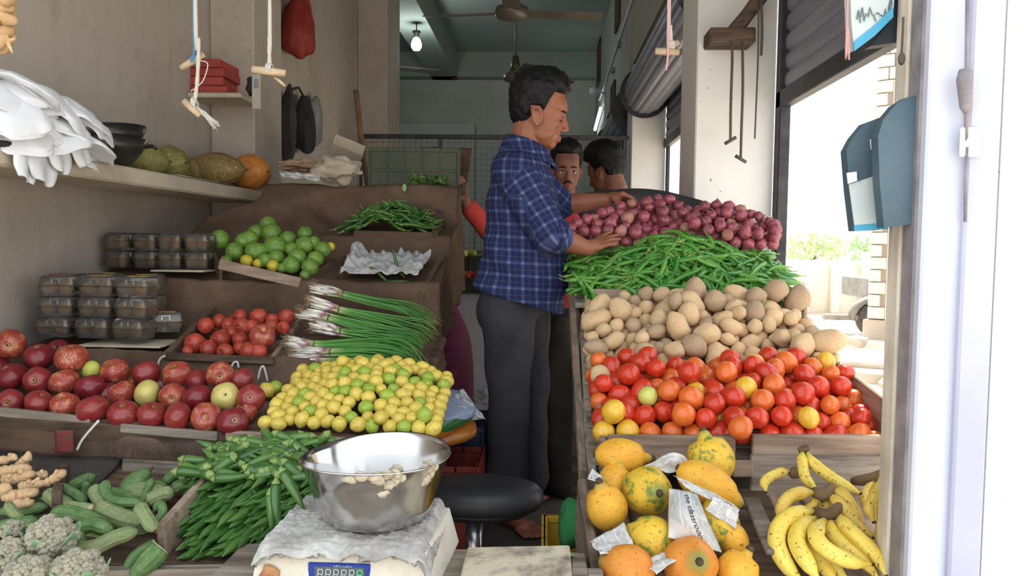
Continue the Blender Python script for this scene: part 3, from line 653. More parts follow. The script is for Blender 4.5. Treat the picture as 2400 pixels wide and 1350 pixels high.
# ------------------------------------------------------------------ chillies
def chili_geo(L, r0, bend, s, seg=7):
    q = random.Random(s); ph = q.uniform(0, 6); pts = [(L * (t - .5), bend * L * math.sin(t * 2.6) + .04 * L * math.sin(t * 7 + ph), .03 * L * math.sin(t * 5 + ph)) for t in [k / 10 for k in range(11)]]
    rr = [r0 * x for x in (.75, 1.0, 1.02, 1.0, .95, .9, .82, .7, .52, .3, .06)]; pod = tube(pts, rr, seg)
    a = Vector(pts[0]); d = (a - Vector(pts[1])).normalized(); b = a + d * .012; e = b + d * .016 + Vector((0, .008 * q.uniform(-1, 1), .006))
    return pod, tube([a - d * .002, a + d * .003, b, e], [r0 * .8, r0 * .55, .0015, .0017], 6)
CV = [chili_geo(L, r0, b, i) for i, (L, r0, b) in enumerate([(.125, .0080, .12), (.105, .0078, .22), (.135, .0084, -.16), (.115, .0074, .05), (.09, .0078, .30)])]
CM = [(mesh('chili_pepper', a, Ch), mesh('stem', b, M_stem)) for a, b in CV]; CMd = [(mesh('chili_pepper', a, Chd), mesh('stem', b, M_stem)) for a, b in CV]
def heap_sticks(n, surf, u0, u1, v0, v1, seed, lay=.012, yawf=None):
    q = random.Random(seed); out = []; cand = []
    for i in range(n):
        best = None
        for _ in range(7):
            u, v = q.uniform(u0, u1), q.uniform(v0, v1); d = min([(u - a) ** 2 + (v - b) ** 2 for a, b in cand] or [1])
            if best is None or d > best[0]: best = (d, u, v)
        _, u, v = best; cand.append((u, v)); e = .02
        p0 = surf(u, v); du = (surf(u + e, v) - p0).normalized(); dv = (surf(u, v + e) - p0).normalized(); nn = du.cross(dv).normalized()
        yaw = yawf(q) if yawf else q.uniform(0, 6.28); x = (du * math.cos(yaw) + dv * math.sin(yaw)).normalized(); x = (x + nn * q.gauss(0, .12)).normalized(); y = nn.cross(x).normalized(); z = x.cross(y)
        R_ = Matrix((x, y, z)).transposed().to_4x4(); out.append(Matrix.Translation(p0 + nn * q.uniform(-lay, lay * .6)) @ R_ @ Matrix.Rotation(q.uniform(-.6, .6), 4, 'X'))
    return out
def chsurf(u, v):
    X = lerp(.105, .80, u); Y = lerp(2.60, 2.87, v); z = lerp(.895, 1.005, v) + .075 * math.sin(max(0, min(1, .12 + v * .80)) * math.pi) * math.exp(-((u - .52) / .36) ** 2) + .05 * v * math.exp(-((u - .55) / .3) ** 2) + .01 * nz(u * 9, v * 5)
    return Vector((X, Y, z))
for i, m in enumerate(heap_sticks(250, chsurf, .0, 1.0, 0, 1, 5, .014, lambda q: q.choice((0, 3.14)) + q.gauss(0, .85))):
    a, b = rnd.choice(CM); o = ob('chili_pepper', a, m, label='fresh green chilli pepper in the heap between onions and potatoes', cat='chilli', group='chillies in the big heap'); ob('stem', b, Matrix.Identity(4), o)
fill = join([CV[i % 5][0].x(m) for i, m in enumerate(heap_sticks(420, lambda u, v: chsurf(u, v) - Vector((0, 0, .02)), .02, .98, 0, 1, 15, .012))])
o = mo('chili_heap', fill, Ch, label='deeper layer of green chillies under the heap by the onions', cat='chilli', kind='stuff')
loose = [((1505, 700, 2.52), 70, 'green chilli hanging over the board onto the potatoes, upright'), ((1478, 702, 2.5), -60, 'thin green chilli standing among the potatoes by the board'), ((1752, 735, 2.4), 55, 'green chilli lying on the potatoes near the middle right'), ((1470, 716, 2.48), -10, 'green chilli lying flat on the potatoes'), ((1755, 700, 2.52), -28, 'long green chilli draped over the front board'), ((1570, 685, 2.55), -5, 'green chilli resting along the top of the board'), ((1375, 690, 2.58), -55, 'green chilli fallen at the outer corner of the chilli tray'), ((1380, 706, 2.56), -80, 'green chilli dangling below the corner of the chilli tray'), ((1640, 690, 2.555), 10, 'green chilli pressed against the potato side of the board')]
for (q, a, lb) in loose:
    m = Matrix.Translation(P(*q)) @ Matrix.Rotation(rad(90), 4, 'X') @ Matrix.Rotation(rad(a), 4, 'Z')
    x, y = rnd.choice(CM); o = ob('chili_pepper', x, m, label=lb, cat='chilli'); ob('stem', y, Matrix.Identity(4), o)
def ch2(u, v):
    a = P(lerp(822, 1010, u), 520, 3.36); return Vector((a.x, lerp(3.285, 3.47, v), lerp(1.10, 1.135, v) + .085 * math.sin(max(0, min(1, v + .1)) * 2.9) * math.sin(max(.02, min(.98, u)) * math.pi) ** .6))
for m in heap_sticks(110, ch2, .0, 1, 0, 1, 25, .014, lambda q: q.choice((0, 3.14)) + q.gauss(0, .6)):
    a, b = rnd.choice(CMd); o = ob('chili_pepper', a, m, label='slim dark green chilli in the burlap lined tray up on the left stand', cat='chilli', group='dark chillies on the left stand'); ob('stem', b, Matrix.Identity(4), o)
for q, a, lb in [((938, 610, 2.98), 100, 'single chilli standing upright on the white plastic sheet'), ((886, 655, 2.93), -50, 'dark chilli lying on the white plastic sheet'), ((930, 672, 2.9), 0, 'chilli lying along the front of the white plastic sheet')]:
    x, y = CMd[1]; o = ob('chili_pepper', x, Matrix.Translation(P(*q)) @ Matrix.Rotation(rad(90), 4, 'X') @ Matrix.Rotation(rad(a), 4, 'Z'), label=lb, cat='chilli'); ob('stem', y, Matrix.Identity(4), o)
# ------------------------------------------------------------------ limes
lg = [blob((1, 1, e), 3, .03, 1.5, i, lambda v: (v[0], v[1], v[2] * (1 + .12 * max(0, abs(v[2]) - .85) / .15))) for i, e in enumerate((1.0, 1.1, 1.18))]
LM = [[mesh('lime', g, m) for g in lg] for m in (Li, Li2)]
a = P(596, 1000, 1.97); b = P(888, 1020, 1.965)
M = tray_M((a.x, 1.975, .552), (b.x + .01, 1.975, .548), (a.x, 2.37, .655))
p, r = pack(138, lambda g, n: g.uniform(.0165, .0205, n), 0, .475, 0, .37, lambda u, v: .004 + .05 * math.sin(max(0, min(1, v / .37)) * 2.4) * math.sin(max(0, min(1, u / .475)) * 2.9) ** 2, 9, ok=lambda p, r: np.stack([np.maximum(p[:, 0], .0 + r), p[:, 1], p[:, 2]], 1))
for i in range(len(p)):
    k = int(rnd.random() < .16)
    ob('lime', rnd.choice(LM[k]), M @ TR(p[i], rot_rand(), r[i]), label='greenish lime mixed in among the yellow limes' if k else 'small yellow lime with brown blotches in the heaped tray', cat='lime', group='limes in the tray')
for px, py, Y, rp, k, lb in [(626, 915, 2.2, 19, 0, 'deep yellow lime beside the last apple'), (646, 908, 2.22, 17, 1, 'green yellow lime behind the deep yellow one by the apples'), (883, 880, 2.3, 17, 1, 'large lime resting on top of the far corner of the lime heap')]:
    ob('lime', LM[k][0], TR(P(px, py, Y), rot_rand(), rp * Y / F), label=lb, cat='lime')
# ------------------------------------------------------------------ apples
def apple_geo(s):
    def fn(v):
        rr = math.hypot(v[0], v[1]); z = v[2]; k = 1.0 + .03 * math.cos(5 * math.atan2(v[1], v[0])) * (z < 0)
        zz = z * .90
        if z > 0: zz -= .30 * math.exp(-(rr / .28) ** 2)
        else: zz += .20 * math.exp(-(rr / .24) ** 2)
        return (v[0] * k * (1 + .05 * z), v[1] * k * (1 + .05 * z), zz)
    g = blob(1, 4, .05, 1.2, s, fn); v = g.v; g.t = np.clip(1 - np.hypot(v[:, 0], v[:, 1]) / .5, 0, 1); return g
ag = [apple_geo(i) for i in range(2)]
AM = {k: [mesh('apple', g, m) for g in ag] for k, m in Ap.items()}
AST = mesh('stem', tube([(0, 0, .5), (.02, 0, .7), (.08, 0, .92)], .035, 6), M_brownstem); ACX = mesh('calyx', tube([(0, 0, -.66), (0, 0, -.74)], [.05, .09], 7), M_brownstem)
apples = [  # px, py, r, Y, kind, row
 ('crowning the heap nearest the wall', [(24, 806, 34, 2.26, 'streak'), (92, 836, 33, 2.24, 'dark'), (137, 822, 25, 2.34, 'dark'), (168, 840, 36, 2.2, 'streak')]),
 ('in the middle row of the heap nearest the wall', [(-10, 862, 32, 2.24, 'dark'), (26, 882, 32, 2.16, 'dark'), (88, 892, 32, 2.15, 'red'), (150, 896, 33, 2.14, 'streak'), (210, 908, 33, 2.13, 'dark')]),
 ('in the bottom row behind the first board', [(24, 943, 31, 2.05, 'red'), (91, 944, 31, 2.04, 'red'), (151, 949, 32, 2.03, 'streak'), (217, 960, 36, 2.0, 'red')]),
 ('in the back row under the pomegranate board', [(268, 871, 32, 2.22, 'streak'), (312, 890, 25, 2.26, 'streak'), (343, 874, 31, 2.22, 'red'), (378, 904, 24, 2.24, 'dark'), (414, 877, 32, 2.21, 'streak'), (462, 895, 28, 2.22, 'red'), (516, 879, 31, 2.2, 'streak'), (566, 889, 27, 2.22, 'red')]),
 ('in the middle row beside the limes', [(250, 925, 28, 2.16, 'dark'), (285, 922, 31, 2.12, 'streak'), (345, 923, 31, 2.11, 'pale'), (405, 930, 31, 2.1, 'streak'), (462, 932, 32, 2.09, 'dark'), (529, 929, 32, 2.08, 'pale'), (588, 933, 32, 2.08, 'red')]),
 ('in the bottom row behind the second board', [(290, 971, 35, 2.0, 'red'), (355, 973, 32, 2.0, 'red'), (417, 978, 33, 1.99, 'red'), (484, 978, 34, 1.99, 'streak'), (576, 966, 26, 2.06, 'streak'), (547, 990, 35, 1.98, 'dark')])]
ordn = ['first', 'second', 'third', 'fourth', 'fifth', 'sixth', 'seventh', 'eighth']; kn = {'dark': 'dark red', 'red': 'red', 'streak': 'red and yellow streaked', 'pale': 'pale yellow speckled'}
tilts = [(-100, 20), (70, 10), (15, 40), (200, -30), (30, -60), (100, 100)]
for row, L in apples:
    for i, (px, py, r_, Y, k) in enumerate(L):
        tl = tilts[(px * 7 + i) % 6]; Rm = Euler((rad(tl[0] + rnd.uniform(-15, 15)), rad(rnd.uniform(-25, 25)), rad(tl[1]))).to_matrix()
        o = ob('apple', AM[k][i % 2], TR(P(px, py, Y), Rm, 1.06 * r_ * Y / F), label='%s apple, %s %s' % (kn[k], ordn[i], row), cat='apple', group='apples in the front tray')
        ob('stem', AST, Matrix.Identity(4), o); ob('calyx', ACX, Matrix.Identity(4), o)
ob('guava', mesh('guava', blob((1, 1, 1.25), 3, .08, 1.5, 4), fruit_mat('guava_skin', [(.3, c(196, 196, 96)), (.7, c(176, 184, 84))], .5)), TR(P(214, 868, 2.2), Euler((.3, .5, .2)), 20 * 2.2 / F), label='small yellow green fruit wedged between the apples', cat='fruit')
# ------------------------------------------------------------------ pomegranates
def pom_geo(s):
    g = blob((1, 1, .95), 3, .07, 1.1, s); ring = []
    cr = tube([(0, 0, .88), (0, 0, 1.06), (0, 0, 1.24)], [.20, .17, .24], 10, cap=False)
    for k in range(6):
        a = k * 1.047; d = Vector((math.cos(a), math.sin(a), 0)); ring.append(tube([Vector((0, 0, 1.15)) + d * .2, Vector((0, 0, 1.42)) + d * .32], [.07, .01], 5))
    return g, join([cr] + ring)
pgs = [pom_geo(i) for i in range(3)]; PGM = [(mesh('pomegranate', a, Pg), mesh('crown', b, Pg)) for a, b in pgs]
poms = [(483, 764, 21), (514, 752, 17), (536, 761, 18), (566, 767, 23), (563, 742, 18), (606, 743, 22), (638, 749, 15), (457, 805, 26), (518, 795, 24), (489, 817, 22), (527, 824, 20), (563, 797, 20), (563, 815, 17), (582, 823, 22), (606, 824, 20), (637, 765, 18), (672, 743, 20), (664, 768, 16), (440, 823, 14), (540, 780, 18), (590, 765, 17)]
for i, (px, py, r_) in enumerate(poms):
    Y = 2.44 + (838 - py) / 100 * .27; a, b = PGM[i % 3]
    tl = [Euler((rad(-70), 0, rad(30))), Euler((rad(80), rad(20), 0)), Euler((0, rad(20), 0)), Euler((rad(-110), 0, rad(-40)))][(i * 5 + px) % 4]
    row = 'top row' if py < 772 else ('middle' if py < 810 else 'front row behind the board')
    o = ob('pomegranate', a, TR(P(px, py, Y), tl, r_ * Y / F), label='red brown pomegranate in the %s of its tray' % row, cat='pomegranate', group='pomegranates in the %s' % row); ob('crown', b, Matrix.Identity(4), o)
o = ob('apple', AM['streak'][0], TR(P(615, 788, 2.5), Euler((.6, .4, 0)), 31 * 2.5 / F), label='large streaked apple lying among the pomegranates', cat='apple')
# ------------------------------------------------------------------ sweet limes
mg = [blob((1, 1, e), 3, .04, 1.3, i + 9) for i, e in enumerate((.95, 1.03))]; MM = [[mesh('sweet_lime', g, m) for g in mg] for m in (Ms, Ms2)]; MSC = mesh('stem_scar', tube([(0, 0, .93), (0, 0, 1.0)], [.1, .06], 7), M_stem)
ms = [(515, 562, 24, 0), (550, 590, 22, 0), (578, 612, 16, 1), (597, 590, 23, 0), (585, 561, 22, 0), (628, 526, 20, 0), (637, 547, 24, 0), (675, 560, 19, 0), (715, 547, 18, 0), (715, 576, 23, 0), (645, 579, 28, 0), (757, 585, 20, 0), (608, 590, 21, 0), (622, 611, 17, 0), (648, 604, 20, 0), (697, 604, 22, 0), (740, 607, 20, 0), (683, 621, 22, 0), (727, 626, 21, 0), (640, 624, 15, 1), (715, 645, 13, 0), (775, 578, 11, 1), (530, 612, 15, 0), (683, 584, 17, 0), (600, 545, 20, 0), (570, 566, 20, 0), (735, 570, 17, 0), (660, 628, 12, 0), (604, 618, 12, 1)]
for i, (px, py, r_, k) in enumerate(ms):
    Y = 2.90 + max(0, 640 - py) / 100 * .22; row = 'upper half' if py < 582 else 'lower half'
    lb = 'green sweet lime in the %s of the piled tray' % row if not k else {578: 'yellow sweet lime at the front board under the green ones', 640: 'yellow sweet lime low in the middle of the tray', 775: 'small yellow citrus at the far corner of the sweet lime tray', 604: 'little yellow citrus peeping over the front board'}[px]
    if px == 515: lb = 'green sweet lime resting alone beside the upper kiwi boxes'
    if px == 715 and py == 645: lb = 'small lime fallen off the end of the front board'
    o = ob('sweet_lime', MM[k][i % 2], TR(P(px, py, Y), rot_rand(), r_ * Y / F), label=lb, cat='citrus', group='sweet limes in the %s' % row if 'green sweet lime in the' in lb else None); ob('stem_scar', MSC, Matrix.Identity(4), o)
# ------------------------------------------------------------------ kiwi boxes
def plastic():
    n = NM('clear_plastic'); nt = n.nt; tr = n.N('ShaderNodeBsdfTransparent'); gl = n.N('ShaderNodeBsdfGlossy'); gl.inputs['Roughness'].default_value = .12
    df = n.N('ShaderNodeBsdfDiffuse'); df.inputs[0].default_value = (.75, .77, .8, 1); fr = n.N('ShaderNodeFresnel'); fr.inputs[0].default_value = 1.45
    m1 = n.N('ShaderNodeMixShader'); m2 = n.N('ShaderNodeMixShader'); m1.inputs[0].default_value = .07
    n.L(tr.outputs[0], m1.inputs[1]); n.L(df.outputs[0], m1.inputs[2])
    mu = n.math('ADD', n.math('MULTIPLY', fr.outputs[0], 1.1), .03); n.L(mu, m2.inputs[0]); n.L(m1.outputs[0], m2.inputs[1]); n.L(gl.outputs[0], m2.inputs[2])
    n.L(m2.outputs[0], nt.nodes['Material Output'].inputs[0]); return n.m
M_plastic = plastic()
W_, D_, H_ = .122, .10, .066
def rr_ring(w_, d_, z, r=.012, k=4):
    o = []
    for cx, cy, a0 in ((1, 1, 0), (-1, 1, 90), (-1, -1, 180), (1, -1, 270)):
        for i in range(k + 1): a = rad(a0 + 90 * i / k); o.append((cx * (w_ / 2 - r) + r * math.cos(a), cy * (d_ / 2 - r) + r * math.sin(a), z))
    return o
def loft(rings, cap0=True, cap1=True):
    n = len(rings[0]); V = [p for r_ in rings for p in r_]
    Fc = [(i * n + k, i * n + (k + 1) % n, (i + 1) * n + (k + 1) % n, (i + 1) * n + k) for i in range(len(rings) - 1) for k in range(n)]
    if cap0: Fc.append(tuple(range(n - 1, -1, -1)))
    if cap1: Fc.append(tuple((len(rings) - 1) * n + k for k in range(n)))
    return Geo(V, Fc)
tub = loft([rr_ring(W_ * .80, D_ * .80, 0), rr_ring(W_ * .92, D_ * .92, H_ * .5), rr_ring(W_ * 1.04, D_ * 1.06, H_ * .5, .016)], True, False)
lid = loft([rr_ring(W_ * 1.05, D_ * 1.07, H_ * .52, .016), rr_ring(W_ * .92, D_ * .92, H_ * .55), rr_ring(W_ * .86, D_ * .86, H_ * .88), rr_ring(W_ * .74, D_ * .74, H_)], False, True)
hk = join([box(.006, .004, .018, (x, -D_ * .45, H_ * .74), .001) for x in (-.012, .012)] + [box(.03, .004, .004, (0, -D_ * .455, H_ * .84), .001)])
K_tub, K_lid, K_rib = mesh('tub', tub, M_plastic, False), mesh('lid', lid, M_plastic, False), mesh('lid_clip', hk, M_plastic, False)
def sticker(name, a, b):
    n = NM(name, .5); co = n.coord((30, 30, 30)); n.color(n.ramp(n.noise(1.2, 1, co), [(.42, a), (.5, b), (.58, a)], 'CONSTANT')); return n.m
K_st = [mesh('sticker', slab(-.03, .03, -.02, .02, H_ + .0005, H_ + .0015), m, False) for m in (sticker('yellow_sticker', c(214, 184, 84), c(120, 90, 50)), sticker('red_sticker', c(188, 62, 54), c(210, 190, 150)))]
kwg = [mesh('kiwi', blob((.9, .9, 1.1), 3, .05, 1.4, i + 3), Kw) for i in range(2)]
def kiwi_box(loc, yaw, lb, st=None, grp='kiwi boxes'):
    R_ = Euler((0, 0, rad(yaw))); o = ob('kiwi_box', None, TR(loc, R_), label=lb, cat='box', group=grp); o.empty_display_size = .03
    ob('tub', K_tub, None, o); l = ob('lid', K_lid, None, o); ob('lid_clip', K_rib, None, l)
    if st is not None: ob('sticker', K_st[st], None, l)
    for x in (-1, 1):
        for y in (-1, 1):
            ob('kiwi', kwg[(x > 0)], TR(loc, R_) @ TR((x * W_ * .21, y * D_ * .21, .028), rot_rand(), .0245), label='kiwi inside the clear box ' + lb.replace('clear kiwi box ', '').replace(' from the wall', ''), cat='kiwi', group='kiwis in clear boxes')
fl = lambda X, Y: None
for j in range(2):
    for i, px in enumerate((281, 347, 403, 464)):
        q = P(px, 636 - 4 * (i == 0), 2.96); kiwi_box((q.x, 2.985, .936 + j * .0675), 78 + 5 * i, 'clear kiwi box %s from the wall in the %s layer on the upper step' % (ordn[i], ['bottom', 'top'][j]))
for j in range(3):
    for i, px in enumerate((132, 226, 318)):
        q = P(px + 3 * j - (4 if j == 0 else 0), 815, 2.50); kiwi_box((q.x, 2.52 - .015 * (i == 2), .712 + j * .0675 + .012), 4 - 7 * i + 3 * j, 'clear kiwi box %s from the wall in the %s layer of the lower stack' % (ordn[i], ['bottom', 'middle', 'top'][j]), (1 if (i, j) == (0, 2) else (0 if j == 2 else None)))
for i, (px, z, a) in enumerate([(160, .712 + .135 + .012, 0), (248, .712 + .150, 4), (345, .712 + .147, 12)]):
    q = P(px + 6, 700, 2.66); kiwi_box((q.x, 2.645, z), a, 'clear kiwi box %s from the wall at the back of the lower stack' % ordn[i], 0 if i else None)
    kiwi_box((q.x, 2.645, z - .0675), a - 3, 'clear kiwi box %s from the wall hidden low behind the lower stack' % ordn[i])
q = P(388, 775, 2.62); kiwi_box((q.x, 2.62, .735), 28, 'clear kiwi box tipped outward beside the pomegranate tray', 1)
M_cardpale = simple('pale_card', c(186, 172, 150), c(206, 194, 172), 12, .9)
a = P(180, 812, 2.44); b = P(372, 828, 2.44)
mo('cardboard_sheet', slab(a.x, b.x, 2.445, 2.62, .700, .707, .001).x(Matrix.Identity(4)), M_cardpale, smooth=False, label='flattened cardboard sheet under the lower kiwi boxes', cat='cardboard')
a = P(355, 640, 2.87); b = P(478, 646, 2.87)
mo('cardboard_sheet', slab(a.x, b.x, 2.86, 3.02, .926, .932, .001), M_cardpale, smooth=False, label='pale cardboard sheet under the upper kiwi boxes', cat='cardboard')
# ------------------------------------------------------------------ spring onion bundles
def so_mat():
    n = NM('spring_onion', .4, .4); t = n.attr('t'); co = n.coord((20, 20, 20))
    cc = n.ramp(t, [(0.0, c(226, 222, 206)), (.10, c(232, 228, 220)), (.14, c(150, 84, 120)), (.18, c(176, 190, 130)), (.26, c(92, 150, 72)), (.8, c(74, 134, 60)), (.97, c(120, 140, 60))])
    h = n.N('ShaderNodeHueSaturation'); r = n.N('ShaderNodeMapRange'); n.L(n.rand(), r.inputs[0]); r.inputs[3].default_value = .7; r.inputs[4].default_value = 1.25; n.L(r.outputs[0], h.inputs['Value']); n.L(cc, h.inputs['Color'])
    n.color(h.outputs[0]); return n.m
M_so = so_mat()
zz = lambda p, Y: P(p[0] / 3.213 + 540, p[1] / 3.213 + 640, Y)
sob = [([(655, 115), (850, 160), (1100, 215), (1320, 265), (1450, 340), (1550, 430)], 2.74, 'topmost'), ([(615, 215), (820, 275), (1080, 330), (1300, 390), (1440, 440), (1530, 520)], 2.69, 'second'),
       ([(545, 300), (740, 335), (1000, 400), (1250, 450), (1400, 500), (1480, 620)], 2.64, 'third'), ([(650, 395), (830, 440), (1080, 470), (1300, 520), (1420, 600), (1500, 760)], 2.60, 'fourth'),
       ([(440, 520), (640, 545), (960, 535), (1230, 560), (1400, 660), (1510, 880)], 2.55, 'fifth'), ([(490, 610), (760, 600), (1050, 590), (1290, 640), (1430, 750), (1500, 930)], 2.51, 'sixth'), ([(475, 680), (740, 665), (980, 670), (1180, 690), (1280, 760), (1330, 860)], 2.47, 'lowest')]
for bi, (pts, Y, nm) in enumerate(sob):
    cp = [zz(q, Y - .036 * k * (bi > 3)) for k, q in enumerate(pts)]; root = empty('spring_onion_bundle', cp[1], label='%s spring onion bundle with purple white bulbs and long green leaves' % nm, cat='spring onions', group='spring onion bundles')
    q = random.Random(bi + 40)
    for k in range(26):
        a = q.uniform(0, 6.28); rd_ = math.sqrt(q.random()); ox, oz = math.cos(a) * rd_, math.sin(a) * rd_; s0 = q.uniform(-.018, .03); wob = q.uniform(-1, 1)
        pp_ = []
        for j, cpt in enumerate(bez(cp, 16)):
            t = j / 16; sp = lerp(.020, .010, min(1, t / .2)) if t < .2 else lerp(.010, .042, (t - .2) / .8)
            d = (cp[1] - cp[0]).normalized() * s0 * (1 - t)
            pp_.append(cpt + d + Vector((ox * sp * .5 + .012 * wob * t * t, ox * sp * .8, oz * sp + .012 * math.sin(wob * 5 + t * 4) * t - .02 * (k % 4 == 0) * t * t)))
        L = q.choice((13, 15, 16, 16)); pp_ = pp_[:L + 1]
        rr = [(.0032, .0062, .0055, .0042)[j] if j < 4 else lerp(.0040, .0012, j / L) for j in range(L + 1)]
        mo('stalk', tube(pp_, rr, 5), M_so, root)
    rt_ = []
    for k in range(70):
        p0 = cp[0] + Vector((q.uniform(-.012, .01), q.uniform(-.015, .015), q.uniform(-.02, .02))); d = Vector((-q.uniform(.006, .028), q.uniform(-.012, .012), q.uniform(-.014, .016)))
        rt_.append(tube([p0, p0 + d * .5 + Vector((0, 0, .002)), p0 + d], .0005, 3))
    mo('roots', join(rt_), M_root, root)
    d = (cp[2] - cp[1]).normalized(); R_ = frame_of(d); mo('tie', tube([cp[1] + R_ @ Vector((0, .0125 * math.cos(a), .0125 * math.sin(a))) for a in [k * 6.2832 / 14 for k in range(15)]], .0018, 5), M_brownstem, root)
# ------------------------------------------------------------------ okra
Okr = chili_mat('okra_skin', c(58, 102, 46), c(104, 144, 72)); M_okcap = simple('okra_cap', c(150, 168, 100), c(120, 146, 78), 20, .6)
def okra_geo(L, r0, bend, s):
    pts = [(L * (t - .5), bend * L * math.sin(t * 3.1), 0) for t in [k / 9 for k in range(10)]]
    pod = tube(pts, [r0 * x for x in (.9, 1.05, 1.06, 1.0, .93, .84, .7, .5, .28, .05)], 10, ridge=[1.07, .93]); a = Vector(pts[0]); d = (a - Vector(pts[1])).normalized()
    return pod, tube([a - d * .001, a + d * .003, a + d * .008, a + d * .012], [r0 * 1.02, r0 * .9, r0 * .5, r0 * .38], 8)
OV = [okra_geo(L, r0, b, i) for i, (L, r0, b) in enumerate([(.085, .0105, .04), (.075, .011, -.05), (.095, .010, .08), (.07, .0105, .02)])]
OKM = [(mesh('okra', a, Okr), mesh('cap', b, M_okcap)) for a, b in OV]
q = random.Random(77); okn = 0
def okra_at(p, d, lb, grp):
    global okn
    x = Vector(d).normalized(); R_ = frame_of(x, (0, 0, 1)).to_4x4(); a, b = q.choice(OKM)
    o = ob('okra', a, Matrix.Translation(p) @ R_ @ Matrix.Rotation(q.uniform(0, 6.28), 4, 'X'), label=lb, cat='okra', group=grp); ob('cap', b, None, o); okn += 1
for j in range(13):
    for i in range(16):
        v = j / 12; px = lerp(392, 742, (i + .5 * (j % 2)) / 15.5) + q.uniform(-7, 7); py = lerp(1304, 1118, v) + q.uniform(-5, 5) - (px - 560) * .02
        if px > 742 or px < 392 + 40 * abs(v - .35): continue
        Y = lerp(1.535, 1.73, v) + q.uniform(-.012, .012)
        d = Vector((-.22 + q.gauss(0, .13), -1.0, .06 + q.gauss(0, .10))); tip = P(px, py, Y); okra_at(tip - d.normalized() * .04, d, 'dark green okra pod with its tip toward the front in the stacked bank', 'okra stacked tips forward')
for i in range(92):
    v = q.random(); u = q.random(); py = lerp(1122, 1030, v); px = lerp(lerp(440, 505, v), lerp(740, 800, v), u)
    d = Vector((q.choice((-1, 1)) * q.uniform(.3, 1), q.uniform(-.6, .6), q.uniform(-.3, .3))); okra_at(P(px, py, lerp(1.72, 1.90, v)) + Vector((0, 0, .005)), d, 'lighter okra pod lying crosswise on top of the okra bank', 'okra lying crosswise on top')
for px, py, a, lb in [(635, 1200, 85, 'okra pod standing upright against the front of the bank'), (655, 1190, 70, 'okra pod leaning in front of the bank near the scale'), (690, 1155, -40, 'broad okra pod slanting above the scale cover')]:
    okra_at(P(px, py, 1.53), Vector((math.cos(rad(a)) * .6, -.2, -math.sin(rad(abs(a))))), lb, None)
fill = []
for i in range(260):
    v = q.random(); px = lerp(400, 735, q.random()); d = Vector((-.6 + q.gauss(0, .2), -.75, -.1)); R_ = frame_of(d).to_4x4()
    fill.append(OV[i % 4][0].x(Matrix.Translation(P(px, lerp(1308, 1125, v), lerp(1.56, 1.76, v)) - d.normalized() * .06 - Vector((0, 0, .006))) @ R_))
mo('okra_heap', join(fill), Okr, label='inner layer of okra packed behind the stacked tips', cat='okra', kind='stuff')
